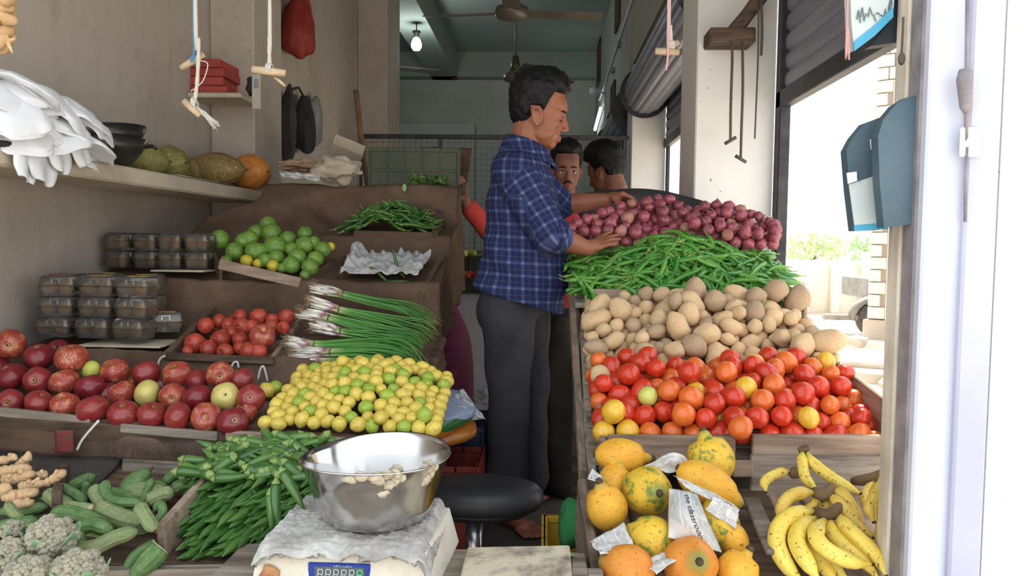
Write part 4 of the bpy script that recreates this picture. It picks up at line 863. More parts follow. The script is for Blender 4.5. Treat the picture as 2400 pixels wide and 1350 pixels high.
# ------------------------------------------------------------------ ridge gourds
def gourd_mat(name, a, b, d):
    n = NM(name, .55, .35); co = n.coord((110, 110, 110)); cc = n.ramp(n.noise(.5, 4, co, .65), [(.3, a), (.55, b), (.8, d)]); cc = n.mix(n.step(n.noise(3, 3, co), .62, .72), cc, c(168, 160, 120)); n.color(cc).bump(n.noise(4, 3, co), .3, .001); return n.m
Gd = [gourd_mat('gourd_green', c(72, 104, 58), c(94, 126, 74), c(126, 150, 96)), gourd_mat('gourd_dull', c(110, 128, 84), c(132, 144, 98), c(160, 158, 112))]
M_cut = simple('cut_flesh', c(214, 204, 170), c(190, 170, 130), 30, .7)
z3 = lambda x, y, Y: P(x / 3.857, y / 3.857 + 1000, Y)
gourds = [([(500, 540), (640, 600), (780, 690)], 48, 1.70, 0, 'ridged gourd pointing toward the ginger'), ([(420, 590), (520, 670), (650, 740)], 62, 1.66, 1, 'thick gourd beside the ginger with dull skin'), ([(1110, 670), (1210, 530), (1350, 395)], 98, 1.74, 0, 'fattest smooth gourd standing upright at the back'),
 ([(960, 490), (950, 590), (1050, 680), (1300, 690)], 46, 1.68, 0, 'bright bent gourd curving like a hook'), ([(1480, 520), (1590, 425), (1700, 450), (1760, 520)], 44, 1.77, 0, 'arched gourd at the back beside the okra'), ([(860, 720), (1050, 810), (1270, 880)], 74, 1.62, 1, 'long pale gourd across the middle of the gourd heap'),
 ([(470, 780), (640, 775), (820, 830), (980, 920)], 58, 1.58, 0, 'gourd lying just above the cauliflower'), ([(1010, 950), (850, 885), (720, 930), (700, 1040), (760, 1110)], 62, 1.53, 0, 'curled gourd bent into a U beside the cauliflower'), ([(620, 1110), (850, 1090), (1050, 1000), (1250, 940)], 62, 1.50, 1, 'long gourd slanting in front of the curled one'),
 ([(1120, 1330), (1220, 1180), (1400, 1060)], 52, 1.50, 0, 'slim gourd at the front beside the cut gourd'), ([(1190, 1360), (1330, 1230), (1450, 1100)], 92, 1.47, 0, 'broad ribbed gourd with a cut end at the front board'), ([(60, 690), (130, 790), (210, 860)], 40, 1.60, 1, 'short pale gourd tip behind the cauliflower'),
 ([(-40, 790), (200, 770), (440, 710)], 46, 1.64, 0, 'dark gourd lying behind the cauliflower toward the wall'), ([(-60, 920), (150, 880), (340, 850)], 54, 1.56, 0, 'gourd half buried behind the cauliflower head'), ([(1280, 720), (1330, 580), (1380, 460)], 32, 1.70, 0, 'thin ridged gourd standing beside the fat one'),
 ([(1330, 680), (1450, 620), (1570, 590)], 58, 1.66, 1, 'pale striped gourd lying against the okra'), ([(1250, 700), (1320, 820), (1400, 940)], 56, 1.55, 1, 'short light gourd leaning on the okra board'), ([(1400, 870), (1470, 790), (1450, 700), (1390, 760)], 36, 1.60, 0, 'small curled gourd beside the okra board'), ([(750, 640), (790, 490)], 30, 1.72, 0, 'little upright gourd end near the ginger'), ([(850, 540), (900, 640), (960, 720)], 62, 1.68, 1, 'tan coloured overripe gourd in the heap'),
 ([(620, 690), (720, 730), (820, 745)], 46, 1.60, 1, 'gourd showing its round cut white end'), ([(1560, 560), (1650, 530), (1790, 500)], 48, 1.74, 0, 'gourd tucked under the okra at the back')]
q5 = random.Random(9)
for k in range(14):
    x, y = q5.uniform(500, 1420), q5.uniform(560, 1080); a_ = q5.uniform(-.7, .7); L = q5.uniform(160, 260)
    gourds.append(([(x - L * math.cos(a_), y - L * math.sin(a_)), (x, y + q5.uniform(-40, 40)), (x + L * math.cos(a_), y + L * math.sin(a_))], q5.uniform(50, 66), 1.79 - (y - 400) / 940 * .24, k % 2, 'ridged gourd lying in the lower layer of the gourd heap'))
for i, (pts, r_, Y, k, lb) in enumerate(gourds):
    n_ = 16; w3 = bez([z3(x, y, Y + .03 * (pts[0][1] - y) / 200) for x, y in pts] if len(pts) > 2 else [z3(*pts[0], Y), (z3(*pts[0], Y) + z3(*pts[1], Y)) / 2, z3(*pts[1], Y)], n_); R0 = 1.12 * r_ / 3.857 * Y / F
    sh = [min(1, .5 + 1.2 * t / .3) if t < .3 else (1 if t < .8 else max(.22, 1 - ((t - .8) / .2) ** 2 * .8)) for t in [j / n_ for j in range(n_ + 1)]]
    if 'fattest' in lb: sh = [math.sin(math.pi * (.12 + .86 * j / n_)) ** .55 for j in range(n_ + 1)]
    if 'cut' in lb: sh = [max(.25, math.sin(math.pi * (.06 + .6 * j / n_)) ** .6) for j in range(n_ + 1)]
    o = mo('ridge_gourd', tube(w3, [R0 * s for s in sh], 30, ridge=[1.09, .97, .91] if 'fattest' not in lb else [1.0]), Gd[k], label=lb, cat='gourd', group='ridge gourds in the tray', base=w3[n_ // 2])
    e = w3[-1]; d = (w3[-1] - w3[-2]).normalized(); st = R0 * sh[-1]
    mo('cut_end' if 'cut' in lb else 'stem', tube([e - d * .001, e + d * (.002 if 'cut' in lb else .012)], [st * .95, st * (.9 if 'cut' in lb else .4)], 10), M_cut if 'cut' in lb else M_brownstem, o)
# ------------------------------------------------------------------ ginger
Gg = fruit_mat('ginger_skin', [(.3, c(190, 152, 112)), (.55, c(214, 182, 140)), (.8, c(168, 130, 104))], .75, (c(190, 132, 116), 30, .62), .3, .1, 26, .25)
def rhizome(pts, r_, seed):
    q2 = random.Random(seed); gs = []
    for a, b in zip(pts[:-1], pts[1:]):
        for k in range(4):
            t = k / 4; p_ = Vector(a).lerp(Vector(b), t); gs.append(blob(tuple(r_ * q2.uniform(.75, 1.15) for _ in range(3)), 2, .2, 2, seed + k).at(p_))
            if q2.random() < .45: gs.append(blob(r_ * .55, 2, .2, 2, k).at(p_ + Vector((q2.uniform(-1, 1), q2.uniform(-.6, .2), q2.uniform(-.3, 1))) * r_))
    return join(gs)
ging = [([(-60, 310), (60, 300), (140, 270)], 30, 'ginger root at the top edge of the ginger pile'), ([(-20, 420), (120, 390), (270, 380)], 42, 'long smooth ginger root across the top of the pile'), ([(180, 340), (240, 290), (260, 260)], 34, 'upright ginger finger at the end of the long root'), ([(60, 480), (180, 470), (300, 420)], 40, 'dusty grey ginger root in the middle'), ([(210, 540), (330, 530), (440, 500), (590, 400)], 36, 'longest knobbly ginger root stretching out over the black sheet'), ([(0, 590), (60, 550)], 48, 'ginger knob at the wall end of the pile'), ([(70, 640), (200, 620), (320, 590)], 46, 'broad ginger root low in the pile'), ([(160, 700), (300, 690)], 40, 'broken pink ended ginger root at the bottom'), ([(350, 430), (420, 440)], 30, 'small pinkish ginger knob on top')]
for i, (pts, r_, lb) in enumerate(ging):
    Y = 1.80 - (pts[0][1] - 300) / 400 * .16; g = rhizome([z3(x, y, Y) for x, y in pts], 1.3 * r_ / 3.857 * Y / F, i * 5)
    mo('ginger_root', g, Gg, label=lb, cat='ginger', group='ginger roots')
# ------------------------------------------------------------------ cauliflower
n = NM('cauliflower_curd', .8, .2); co = n.coord((20, 20, 20)); n.color(n.ramp(n.noise(1.2, 4, co), [(.3, c(226, 214, 176)), (.6, c(244, 238, 214)), (.8, c(246, 242, 224))])).bump(n.voro(14, co), .8, .002); M_curd = n.m
n = NM('cauliflower_leaf', .5, .4); co = n.coord((20, 20, 20)); n.color(n.ramp(n.noise(.6, 3, co), [(.3, c(120, 160, 120)), (.7, c(160, 190, 150))])); M_cleaf = n.m
def floret_geo(seed):
    q2 = random.Random(seed); gs = [blob(.8, 2, .1, 2, seed)]
    for k in range(42):
        d = Vector((q2.gauss(0, 1), q2.gauss(0, 1), abs(q2.gauss(0, 1)) * .9)).normalized(); s = q2.uniform(.2, .34); gs.append(blob(s, 1, .15, 2, k).at(d * .82))
    return join(gs)
FL = [mesh('floret', floret_geo(i), M_curd) for i in range(4)]
def caulif(cen, r_, lb, seed, nf=15):
    o = empty('cauliflower', cen - Vector((0, 0, r_ * .6)), label=lb, cat='cauliflower', group='cauliflower heads'); q2 = random.Random(seed); b0 = Vector((0, 0, r_ * .6))
    for k in range(nf):
        ga = k * 2.399; hh = 1 - (k + .5) / nf * 1.15; rr = math.sqrt(max(0, 1 - hh * hh)); d = Vector((rr * math.cos(ga), rr * math.sin(ga), hh))
        ob('floret', FL[k % 4], TR(b0 + d * r_ * .72, Vector(d).to_track_quat('Z', 'Y'), r_ * q2.uniform(.36, .46)), o)
    for k in range(5):
        a = k * 1.256 + seed; d = Vector((math.cos(a), math.sin(a), 0))
        g = grid(lambda u, v: d * (r_ * (.4 + .75 * v)) + Vector((-d.y, d.x, 0)) * ((u - .5) * r_ * .9 * math.sin(math.pi * (.15 + .8 * v))) + Vector((0, 0, r_ * (-.2 + .75 * v * v) + .02 * r_ * math.sin(u * 20))), 8, 8, .002)
        ob('leaf', mesh('leaf', g.at(b0), M_cleaf), None, o)
caulif(P(122, 1272, 1.46), 60 * 1.46 / F, 'cauliflower head rising highest above the gourds', 1); caulif(P(26, 1306, 1.42), 44 * 1.42 / F, 'cauliflower head at the very corner of the tray', 2, 12); caulif(P(185, 1352, 1.38), 62 * 1.38 / F, 'cauliflower head at the front overhanging the board', 3); caulif(P(70, 1365, 1.36), 62 * 1.36 / F, 'lowest cauliflower head cut off by the picture edge', 4); caulif(P(30, 1245, 1.48), 26 * 1.48 / F, 'small broken cauliflower piece beside the highest head', 5, 8)
# ------------------------------------------------------------------ papayas and newspaper
def pap_mat(name, a, b, gr, amt):
    n = NM(name, .5, .35); co = n.coord((48, 48, 48)); cc = n.ramp(n.noise(.6, 4, co, .6), [(.3, a), (.6, b), (.75, a)]); cc = n.mix(n.step(n.noise(.9, 4, n.coord((48, 48, 48)), .6, .5), amt, amt + .1), cc, gr)
    cc = n.mix(n.step(n.noise(3, 4, co, .7), .60, .66), cc, c(140, 84, 44)); t = n.attr('t'); cc = n.mix(n.step(t, .84, 1.0), cc, c(110, 136, 70)); n.color(cc).bump(n.noise(5, 3, co), .2, .001); return n.m
Pp = [pap_mat('papaya_yellow', c(222, 156, 48), c(230, 176, 60), c(150, 158, 64), .62), pap_mat('papaya_green_patched', c(220, 176, 56), c(226, 188, 64), c(112, 140, 60), .52), pap_mat('papaya_orange', c(206, 122, 48), c(218, 144, 58), c(176, 128, 60), .66)]
def papaya(px, py, Y, ax, Lp, wp, k, lb, point=.5):
    """ax: direction of the stem end (px dx, dy, depth)"""
    L = Lp * Y / F; r_ = wp / 2 * Y / F; N_ = 18
    prof = []
    for j in range(N_ + 1):
        t = j / N_; a = math.sin(math.pi * min(1, t ** (.85)) ) ** .62 if 0 < t < 1 else .03
        if t > .8: a = lerp(a, .16 + .5 * (1 - t), point)
        prof.append((max(.004, r_ * a * (1 if t < .97 else .7)), L * (t - .5)))
    g = lathe(prof, 40, lambda a, z: 1 + .022 * math.cos(5 * a)); d = Vector((ax[0], ax[2], -ax[1])).normalized()
    cen = P(px, py, Y); Q = d.to_track_quat('Z', 'Y'); g = g.x(Q.to_matrix().to_4x4()).at(cen); o = mo('papaya', g, Pp[k], label=lb, cat='papaya', group='papayas in the front tray', base=cen)
    e = cen + d * (L * .5); mo('stem_end', tube([e - d * .004, e + d * .004], [.009, .006], 9), M_brownstem, o); e = cen - d * (L * .5); mo('blossom_scar', tube([e + d * .003, e - d * .0015], [.008, .006], 9), M_brownstem, o)
papaya(1462, 1070, 1.78, (1, .08, .1), 142, 84, 0, 'yellow papaya lying on its side at the back against the board', .7)
papaya(1664, 1072, 1.78, (-.25, -1, .25), 135, 112, 1, 'papaya standing upright with a green stem end', .75)
papaya(1519, 1151, 1.68, (.25, -.25, -1), 150, 116, 1, 'green patched papaya with its stem end facing out', .2)
papaya(1440, 1128, 1.74, (.3, -1, .2), 110, 80, 0, 'papaya wedged behind the leftmost one')
papaya(1420, 1184, 1.64, (-.3, -1, -.1), 128, 98, 0, 'papaya leaning on the wooden side board of the aisle', .6)
papaya(1665, 1140, 1.68, (1, .55, -.1), 178, 96, 0, 'long papaya wrapped in newspaper below the upright one', .3)
papaya(1523, 1262, 1.56, (-.9, -.2, .4), 132, 112, 1, 'papaya with a green bruise in the middle of the heap', .4)
papaya(1467, 1332, 1.47, (-.9, -.2, .2), 140, 118, 2, 'orange brown papaya at the front corner', .3)
papaya(1620, 1322, 1.48, (.1, -.5, -1), 150, 130, 2, 'round ended papaya facing out at the front', .15)
papaya(1732, 1333, 1.50, (.55, -1, .1), 112, 98, 0, 'papaya with a pointed nipple end nearest the bananas', .9)
papaya(1690, 1236, 1.60, (.3, 1, -.1), 150, 90, 1, 'papaya half covered by the newspaper sheet', .3)
papaya(1722, 1275, 1.58, (.3, 1, 0), 110, 70, 0, 'small yellow papaya under the newspaper wrapped one')
def news_mat():
    n = NM('newsprint', .85, .15); co = n.coord((1, 1, 1)); s_ = n.sep(n.coord((1, 1, 1), 'UV', False)) 
    ln = n.math('MULTIPLY', n.step(n.math('FRACT', n.math('MULTIPLY', s_[1], 34.0)), .45, .55), n.step(n.noise(90, 2, n.coord((1, .05, 1), 'UV', False)), .44, .5))
    colm = n.step(n.math('FRACT', n.math('MULTIPLY', s_[0], 3.0)), .08, .1); area = n.step(n.noise(1.6, 1, n.coord((1, 1, 1), 'UV')), .42, .46)
    cc = n.mix(n.math('MULTIPLY', n.math('MULTIPLY', n.math('MULTIPLY', ln, colm), area), .75), c(214, 212, 208), c(70, 72, 78))
    pic = n.step(n.noise(2.2, 2, n.coord((1, 1, 1), 'UV')), .68, .70); cc = n.mix(n.math('MULTIPLY', pic, .8), cc, n.ramp(n.noise(7, 4, co), [(.35, c(60, 66, 92)), (.5, c(150, 168, 186)), (.65, c(196, 190, 170))])); n.color(cc); return n.m
M_news = news_mat()
def sheet(name, fn, nu, nv, m, lb, cat, thick=.0007, uvs=(1, 1), par=None, **k):
    g = grid(fn, nu, nv, thick); o = mo(name, g, m, par, label=lb, cat=cat, **k); me = o.data; uv = me.uv_layers.new(name='UVMap'); N1 = (nu + 1) * (nv + 1)
    li = np.empty(len(me.loops), int); me.loops.foreach_get('vertex_index', li); li %= N1; a = np.stack([(li % (nu + 1)) / nu * uvs[0], (li // (nu + 1)) / nv * uvs[1]], 1); uv.data.foreach_set('uv', a.ravel()); return o
zp = lambda x, y, Y: P(x / 3.648 + 1330, y / 3.648 + 980, Y)
def quad(a, b, c_, d, amp, fr, seed, bulge=None):
    a, b, c_, d = map(Vector, (a, b, c_, d))
    def fn(u, v):
        p_ = a.lerp(b, u).lerp(d.lerp(c_, u), v); s = nz(u * fr, v * fr, seed) + .5 * nz(u * fr * 2.3, v * fr * 2.3, seed + 5); p_ = p_ + Vector((amp * .4 * nz(u * fr, v * fr, seed + 9), -amp * s, amp * .5 * s))
        if bulge: p_ = p_ + Vector(bulge) * (math.sin(math.pi * u) * math.sin(math.pi * v))
        return p_
    return fn
def crease(fn, k): return lambda u, v: fn(u, v) + Vector((0, -.004 * abs(math.sin(u * k + v * 3)), .003 * abs(math.sin(v * k - u * 5))))
fnC = quad(zp(870, 600, 1.59), zp(1100, 640, 1.60), zp(1320, 1150, 1.51), zp(860, 1020, 1.51), .003, 3, 2, (-.012, -.05, .02))
shC = sheet('newspaper', fnC, 26, 30, M_news, 'newspaper sheet printed with a headline folded over a papaya', 'newspaper', uvs=(1, 1.3))
# headline lettering following the sheet
def text_geo(s, size=1.0):
    cu = bpy.data.curves.new('tmp', 'FONT'); cu.body = s; cu.size = size; to = bpy.data.objects.new('tmp', cu); col.objects.link(to); dg = bpy.context.evaluated_depsgraph_get(); me = bpy.data.meshes.new_from_object(to.evaluated_get(dg))
    g = Geo([v.co[:] for v in me.vertices], [tuple(p_.vertices) for p_ in me.polygons]); bpy.data.objects.remove(to); bpy.data.meshes.remove(me); bpy.data.curves.remove(cu); return g
tg_ = text_geo('the classroom'); mx = tg_.v.max(0); n = NM('print_ink', .8); n.color(c(52, 54, 60)); M_ink = n.m
def on_sheet(g, fn, u0, v0, su, sv, off=.0016):
    V = []
    for v in g.v:
        u, t = u0 + su[0] * v[0] + sv[0] * v[1], v0 + su[1] * v[0] + sv[1] * v[1]; e = .01; p_ = Vector(fn(u, t)); nn = (Vector(fn(u + e, t)) - p_).cross(Vector(fn(u, t + e)) - p_).normalized()
        if nn.y > 0: nn = -nn
        V.append(tuple(p_ + nn * off))
    return Geo(V, g.f)
mo('headline', on_sheet(tg_, fnC, .52, .09, (.10 / mx[0], .80 / mx[0]), (.20, -.02)), M_ink, shC, False)
for args, lb in [((quad(zp(640, 420, 1.74), zp(900, 300, 1.77), zp(1120, 410, 1.75), zp(880, 470, 1.70), .01, 4, 3, (0, -.02, .03)), 24, 14), 'crumpled newspaper tucked between the two rear papayas'),
                 ((crease(quad(zp(900, 490, 1.62), zp(1260, 650, 1.585), zp(1470, 780, 1.58), zp(1060, 640, 1.60), .006, 4, 4), 5), 26, 12), 'twisted newspaper strip across the long papaya'),
                 ((crease(quad(zp(1250, 670, 1.585), zp(1470, 790, 1.58), zp(1430, 950, 1.56), zp(1180, 790, 1.57), .006, 4, 6), 5), 22, 16), 'newspaper end hanging off the long papaya'),
                 ((crease(quad(zp(190, 1060, 1.52), zp(480, 900, 1.57), zp(590, 1150, 1.50), zp(280, 1170, 1.46), .009, 4, 7), 6), 26, 18), 'crumpled newspaper under the papayas by the aisle board'),
                 ((quad(zp(170, 520, 1.69), zp(210, 430, 1.70), zp(310, 510, 1.70), zp(290, 560, 1.69), .006, 4, 8), 10, 8), 'small newspaper corner behind the aisle side papaya'),
                 ((crease(quad(zp(640, 1230, 1.47), zp(960, 1090, 1.53), zp(1000, 1160, 1.47), zp(760, 1340, 1.42), .007, 4, 11), 6), 20, 14), 'newspaper crushed between the front papayas')]:
    sheet('newspaper', args[0], args[1], args[2], M_news, lb, 'newspaper', group='newspaper wrappings')
# ------------------------------------------------------------------ bananas
def ban_mat(name, a, b):
    n = NM(name, .45, .4); co = n.coord((60, 60, 60)); cc = n.ramp(n.noise(.4, 3, co), [(.3, a), (.7, b)]); cc = n.mix(n.step(n.noise(1.5, 5, n.coord((90, 90, 60)), .7, .8), .585, .63), cc, c(92, 64, 40))
    t = n.attr('t'); cc = n.mix(n.step(t, .955, .975), cc, c(56, 44, 34)); cc = n.mix(n.ramp(t, [(.0, 1.0), (.16, 0.0)]), cc, c(168, 168, 70)); n.color(cc); return n.m
Bn = [ban_mat('banana_yellow', c(226, 194, 74), c(236, 212, 104)), ban_mat('banana_ripe', c(206, 172, 70), c(222, 190, 90))]
M_crown = simple('banana_crown', c(88, 68, 48), c(120, 98, 66), 14, .8, .3)
zb = lambda x, y, Y: P(x / 3.648 + 1760, y / 3.648 + 980, Y)
def bunch(name, lb, crown, bans, k=0, Yc=1.6):
    cw = bez([zb(x, y, Y) for x, y, Y in crown], 8); o = empty('banana_bunch', cw[4], label=lb, cat='bananas', group='banana bunches')
    mo('crown', tube(cw, [.009, .013, .014, .014, .013, .013, .012, .010, .007], 9), M_crown, o)
    for pts, w_ in bans:
        r0 = w_ / 2 / 3.648 * 1.55 / F; cv = bez([zb(x, y, Y) for x, y, Y in pts], 16)
        rr = [r0 * (.34 if j == 0 else (.40 if j == 1 else (.62 if j == 2 else (.86 if j == 3 else (1 if j < 12 else (.93, .8, .52, .3, .22)[j - 12]))))) for j in range(17)]
        mo('banana', tube(cv, rr, 15, ridge=[1.05, .98, .96]), Bn[k], o)
bunch('a', 'large front bunch of yellow bananas fanned over the tray', [(540, 800, 1.62), (620, 830, 1.59), (700, 810, 1.59), (770, 730, 1.62)], [
    ([(550, 800, 1.61), (420, 810, 1.58), (260, 900, 1.55), (225, 1080, 1.52), (330, 1290, 1.49), (480, 1440, 1.46)], 150),
    ([(570, 845, 1.60), (440, 920, 1.55), (390, 1060, 1.51), (480, 1240, 1.47), (600, 1420, 1.44)], 145),
    ([(600, 860, 1.60), (510, 960, 1.56), (520, 1120, 1.53), (640, 1290, 1.50), (760, 1440, 1.47)], 130),
    ([(650, 850, 1.60), (570, 940, 1.53), (570, 1050, 1.49), (700, 1160, 1.47), (880, 1235, 1.47), (1050, 1250, 1.48)], 140),
    ([(690, 850, 1.60), (690, 960, 1.56), (800, 1090, 1.53), (960, 1220, 1.51), (1110, 1400, 1.48)], 130),
    ([(750, 820, 1.60), (810, 920, 1.55), (920, 1030, 1.52), (1060, 1170, 1.50), (1170, 1370, 1.47)], 135),
    ([(620, 860, 1.62), (600, 1100, 1.56), (680, 1260, 1.53), (850, 1400, 1.49)], 130)])
bunch('b', 'second banana bunch lying behind the large front bunch', [(540, 620, 1.66), (600, 660, 1.64), (660, 630, 1.65), (700, 580, 1.67)], [
    ([(550, 640, 1.65), (420, 640, 1.63), (310, 690, 1.61), (265, 800, 1.59), (300, 950, 1.57)], 120),
    ([(690, 620, 1.66), (790, 660, 1.64), (870, 780, 1.62), (980, 945, 1.59)], 120),
    ([(660, 650, 1.65), (760, 740, 1.62), (900, 900, 1.59), (1060, 1030, 1.56)], 120),
    ([(600, 660, 1.66), (540, 730, 1.64), (480, 800, 1.62), (430, 900, 1.6)], 90), ([(640, 660, 1.66), (640, 760, 1.64), (620, 860, 1.62)], 80)], 1)
bunch('c', 'pair of bananas propped upright with joined stems', [(445, 245, 1.76), (455, 270, 1.76), (465, 290, 1.755)], [
    ([(440, 285, 1.755), (440, 380, 1.74), (470, 520, 1.71), (580, 630, 1.68)], 100), ([(480, 290, 1.755), (540, 390, 1.74), (680, 500, 1.71), (820, 590, 1.69), (950, 650, 1.67)], 115)])
bunch('d', 'single banana with a torn brown stem near the papayas', [(400, 450, 1.78), (370, 470, 1.77), (330, 460, 1.77)], [([(330, 455, 1.77), (230, 470, 1.75), (120, 540, 1.73), (130, 640, 1.71)], 95)])
bunch('e', 'banana bunch half hidden behind the wooden post', [(1210, 590, 1.62), (1180, 620, 1.61), (1210, 660, 1.60)], [
    ([(1190, 600, 1.62), (1100, 590, 1.62), (1060, 660, 1.60), (1040, 780, 1.59), (1080, 900, 1.57)], 105), ([(1200, 640, 1.61), (1080, 680, 1.60), (1010, 760, 1.59), (1050, 900, 1.57)], 100),
    ([(1230, 660, 1.60), (1180, 760, 1.59), (1130, 900, 1.57), (1150, 1060, 1.54), (1200, 1160, 1.52)], 120), ([(1220, 660, 1.61), (1150, 840, 1.58), (1110, 1020, 1.55), (1150, 1180, 1.53), (1200, 1260, 1.51)], 100)], 1)
bunch('f', 'old banana hand with a blackened stem against the back board', [(1230, 430, 1.72), (1100, 500, 1.72), (960, 530, 1.72), (860, 540, 1.72)], [
    ([(1230, 450, 1.71), (1150, 500, 1.70), (1080, 560, 1.69)], 70), ([(1230, 520, 1.70), (1180, 560, 1.69), (1150, 590, 1.68)], 80), ([(1000, 560, 1.70), (960, 680, 1.67), (1000, 800, 1.64)], 70), ([(1050, 540, 1.71), (1000, 600, 1.69), (960, 640, 1.68)], 60)], 1)
# ------------------------------------------------------------------ weighing scale and pan
M_ivory = plaster('ivory_plastic', c(226, 220, 204), c(188, 160, 120), .4, False, 9)
def lace_mat():
    n = NM('dirty_cover', .95, .15); co = n.coord(vary=False); v = n.voro(55, co); f = n.noise(7, 5, co, .7)
    n.color(n.mix(n.step(f, .42, .68), c(192, 190, 186), c(132, 126, 120))).bump(n.math('ADD', v, n.noise(30, 4, n.coord((1, 4, 1), vary=False))), .9, .004); return n.m
M_lace = lace_mat(); n = NM('blue_panel', .35); n.color(c(40, 62, 150)); M_blue = n.m; n = NM('lcd_grey', .2); n.color(c(92, 102, 104)); M_lcd = n.m
n = NM('segment_off', .4); n.color(c(186, 190, 186)); M_seg = n.m; n = NM('segment_green', .4); n.color(c(96, 214, 150)); M_segg = n.m
a = P(604, 1282, 1.355); b = P(998, 1278, 1.355); ZT = a.z
xa, xb = a.x, b.x; sc0 = empty('weighing_scale', ((xa + xb) / 2, 1.47, .42), label='ivory electronic weighing scale with a blue display on the front counter', cat='scale')
g = loft([[(xa - .012, 1.345, .421), (xb + .012, 1.345, .421), (xb + .03, 1.62, .421), (xa - .005, 1.62, .421)], [(xa, 1.36, ZT - .004), (xb, 1.36, ZT - .004), (xb + .012, 1.60, ZT - .004), (xa + .004, 1.60, ZT - .004)]])
mo('body', g, M_ivory, sc0, False)
def cover(u, v):
    x = lerp(xa - .006, xb + .012, u) + .012 * v * 0; y = lerp(1.342, 1.612, v); z = ZT + .012 + .004 * nz(u * 9, v * 9) + .0035 * nz(u * 40, v * 34, 3) + .003 * nz(u * 10, v * 50, 7); x += .003 * nz(u * 30, v * 30, 5)
    if v < .12: z -= (.12 - v) / .12 * (.020 + .006 * math.sin(u * 30)); y = lerp(1.338, y, v / .12)
    if u > .93: z -= (u - .93) / .07 * .035
    if u < .05: z -= (.05 - u) / .05 * .02
    return (x, y, z)
mo('cloth_cover', grid(cover, 110, 80, .012), M_lace, sc0)
yf = lambda z: lerp(1.345, 1.36, (z - .421) / (ZT - .425)) - .003
def fp(px, py): 
    z = P(px, py, 1.35).z; q = P(px, py, yf(z)); return q
q0, q1 = fp(722, 1318), fp(868, 1318); zb_ = q0.z - .062
pan_ = mo('display_panel', slab(q0.x, q1.x, q0.y - .002, q0.y + .006, zb_, q0.z, .002), M_blue, sc0, False)
l0, l1 = fp(737, 1327), fp(855, 1327); mo('display', slab(l0.x, l1.x, q0.y - .0035, q0.y, l0.z - .028, l0.z, .001), M_lcd, pan_, False)
gs, gg = [], []; dw = (l1.x - l0.x) / 6.4
for k in range(6):
    cx = l0.x + dw * (k + .72); h = .0175; w_ = dw * .58; zt = l0.z - .004; t = .0018
    for (sx, sz, lx, lz) in [(0, 0, w_, t), (0, -h / 2, w_, t), (0, -h, w_, t), (-w_ / 2, -h / 4, t, h / 2 - t), (w_ / 2, -h / 4, t, h / 2 - t), (-w_ / 2, -3 * h / 4, t, h / 2 - t), (w_ / 2, -3 * h / 4, t, h / 2 - t)]:
        (gg if k == 5 else gs).append(box(lx, .0008, lz, (cx + sx + .0012 * (sz > -h / 2), q0.y - .0042, zt + sz)))
mo('unlit_digits', join(gs), M_seg, pan_, False); mo('green_digit', join(gg), M_segg, pan_, False)
tw = text_geo('Weight', .011); tw = tw.x(Matrix.Rotation(rad(90), 4, 'X')); mo('weight_lettering', tw.at((fp(782, 1325).x, q0.y - .0026, q0.z - .0095)), M_seg, pan_, False)
mo('rust_patch', blob((.018, .003, .02), 2, .5, 2, 3).at(fp(632, 1345) + Vector((0, .001, -.004))), simple('rust', c(160, 96, 56), c(196, 150, 110), 20, .9), sc0)
# steel pan
def steel():
    n = NM('polished_steel', .16, .5, 1.0); co = n.coord(vary=False); n.color(c(206, 204, 202)); n.rough(n.ramp(n.noise(6, 4, co), [(.3, .10), (.7, .26)])); return n.m
M_pan = steel(); pc = P(880, 1208, 1.485); z0 = ZT + .014; RI = .135
prof = [(.001, .004), (.085, .004), (.098, .012), (.108, .035), (.120, .085), (.129, .117), (.1345, .1245), (.137, .126), (.1385, .1235), (.134, .120), (.1245, .085), (.112, .033), (.101, .008), (.088, 0.0), (.001, 0)]
g = lathe(prof, 72); an = np.arctan2(g.v[:, 1], g.v[:, 0]); k = np.clip(g.v[:, 2] / .126, 0, 1) ** 2
g.v[:, 2] += k * (.004 * np.cos(2 * (an - rad(75))) + .007 * np.cos(an - rad(40))); g.v[:, 0] *= 1 + .05 * k
bowl = mo('steel_weighing_pan', g.at((pc.x, 1.485, z0)), M_pan, label='shiny steel weighing bowl standing on the scale', cat='bowl')
M_glue = simple('dried_paste', c(196, 186, 164), c(160, 146, 120), 60, .95, .8, 120)
for lst in ([(820, 1122), (850, 1117), (880, 1117), (905, 1113), (925, 1112), (938, 1120), (910, 1135), (897, 1156), (930, 1100), (885, 1125), (920, 1128)], [(1000, 1098), (1004, 1110), (995, 1120), (1008, 1088), (990, 1128), (1012, 1096)]):
    gs = []
    for (px, py) in lst:
        d = ray(px, py); o_ = CAM; cx, cy = pc.x, 1.485; best = None
        for s_ in np.linspace(1.2, 1.6, 160):
            w3 = o_ + d * (s_ / d.y); h = w3.z - z0; 
            if h < 0 or h > .122: continue
            rr = lerp(.112, .1345, min(1, max(0, (h - .035) / .088))) ; 
            if math.hypot((w3.x - cx), w3.y - cy) <= rr: best = w3; break
        if best: gs.append(blob((.013, .003, .009), 2, .6, 3, px).at(best + Vector((0, -.0015, 0))))
    if gs: mo('dried_paste', join(gs), M_glue, bowl)
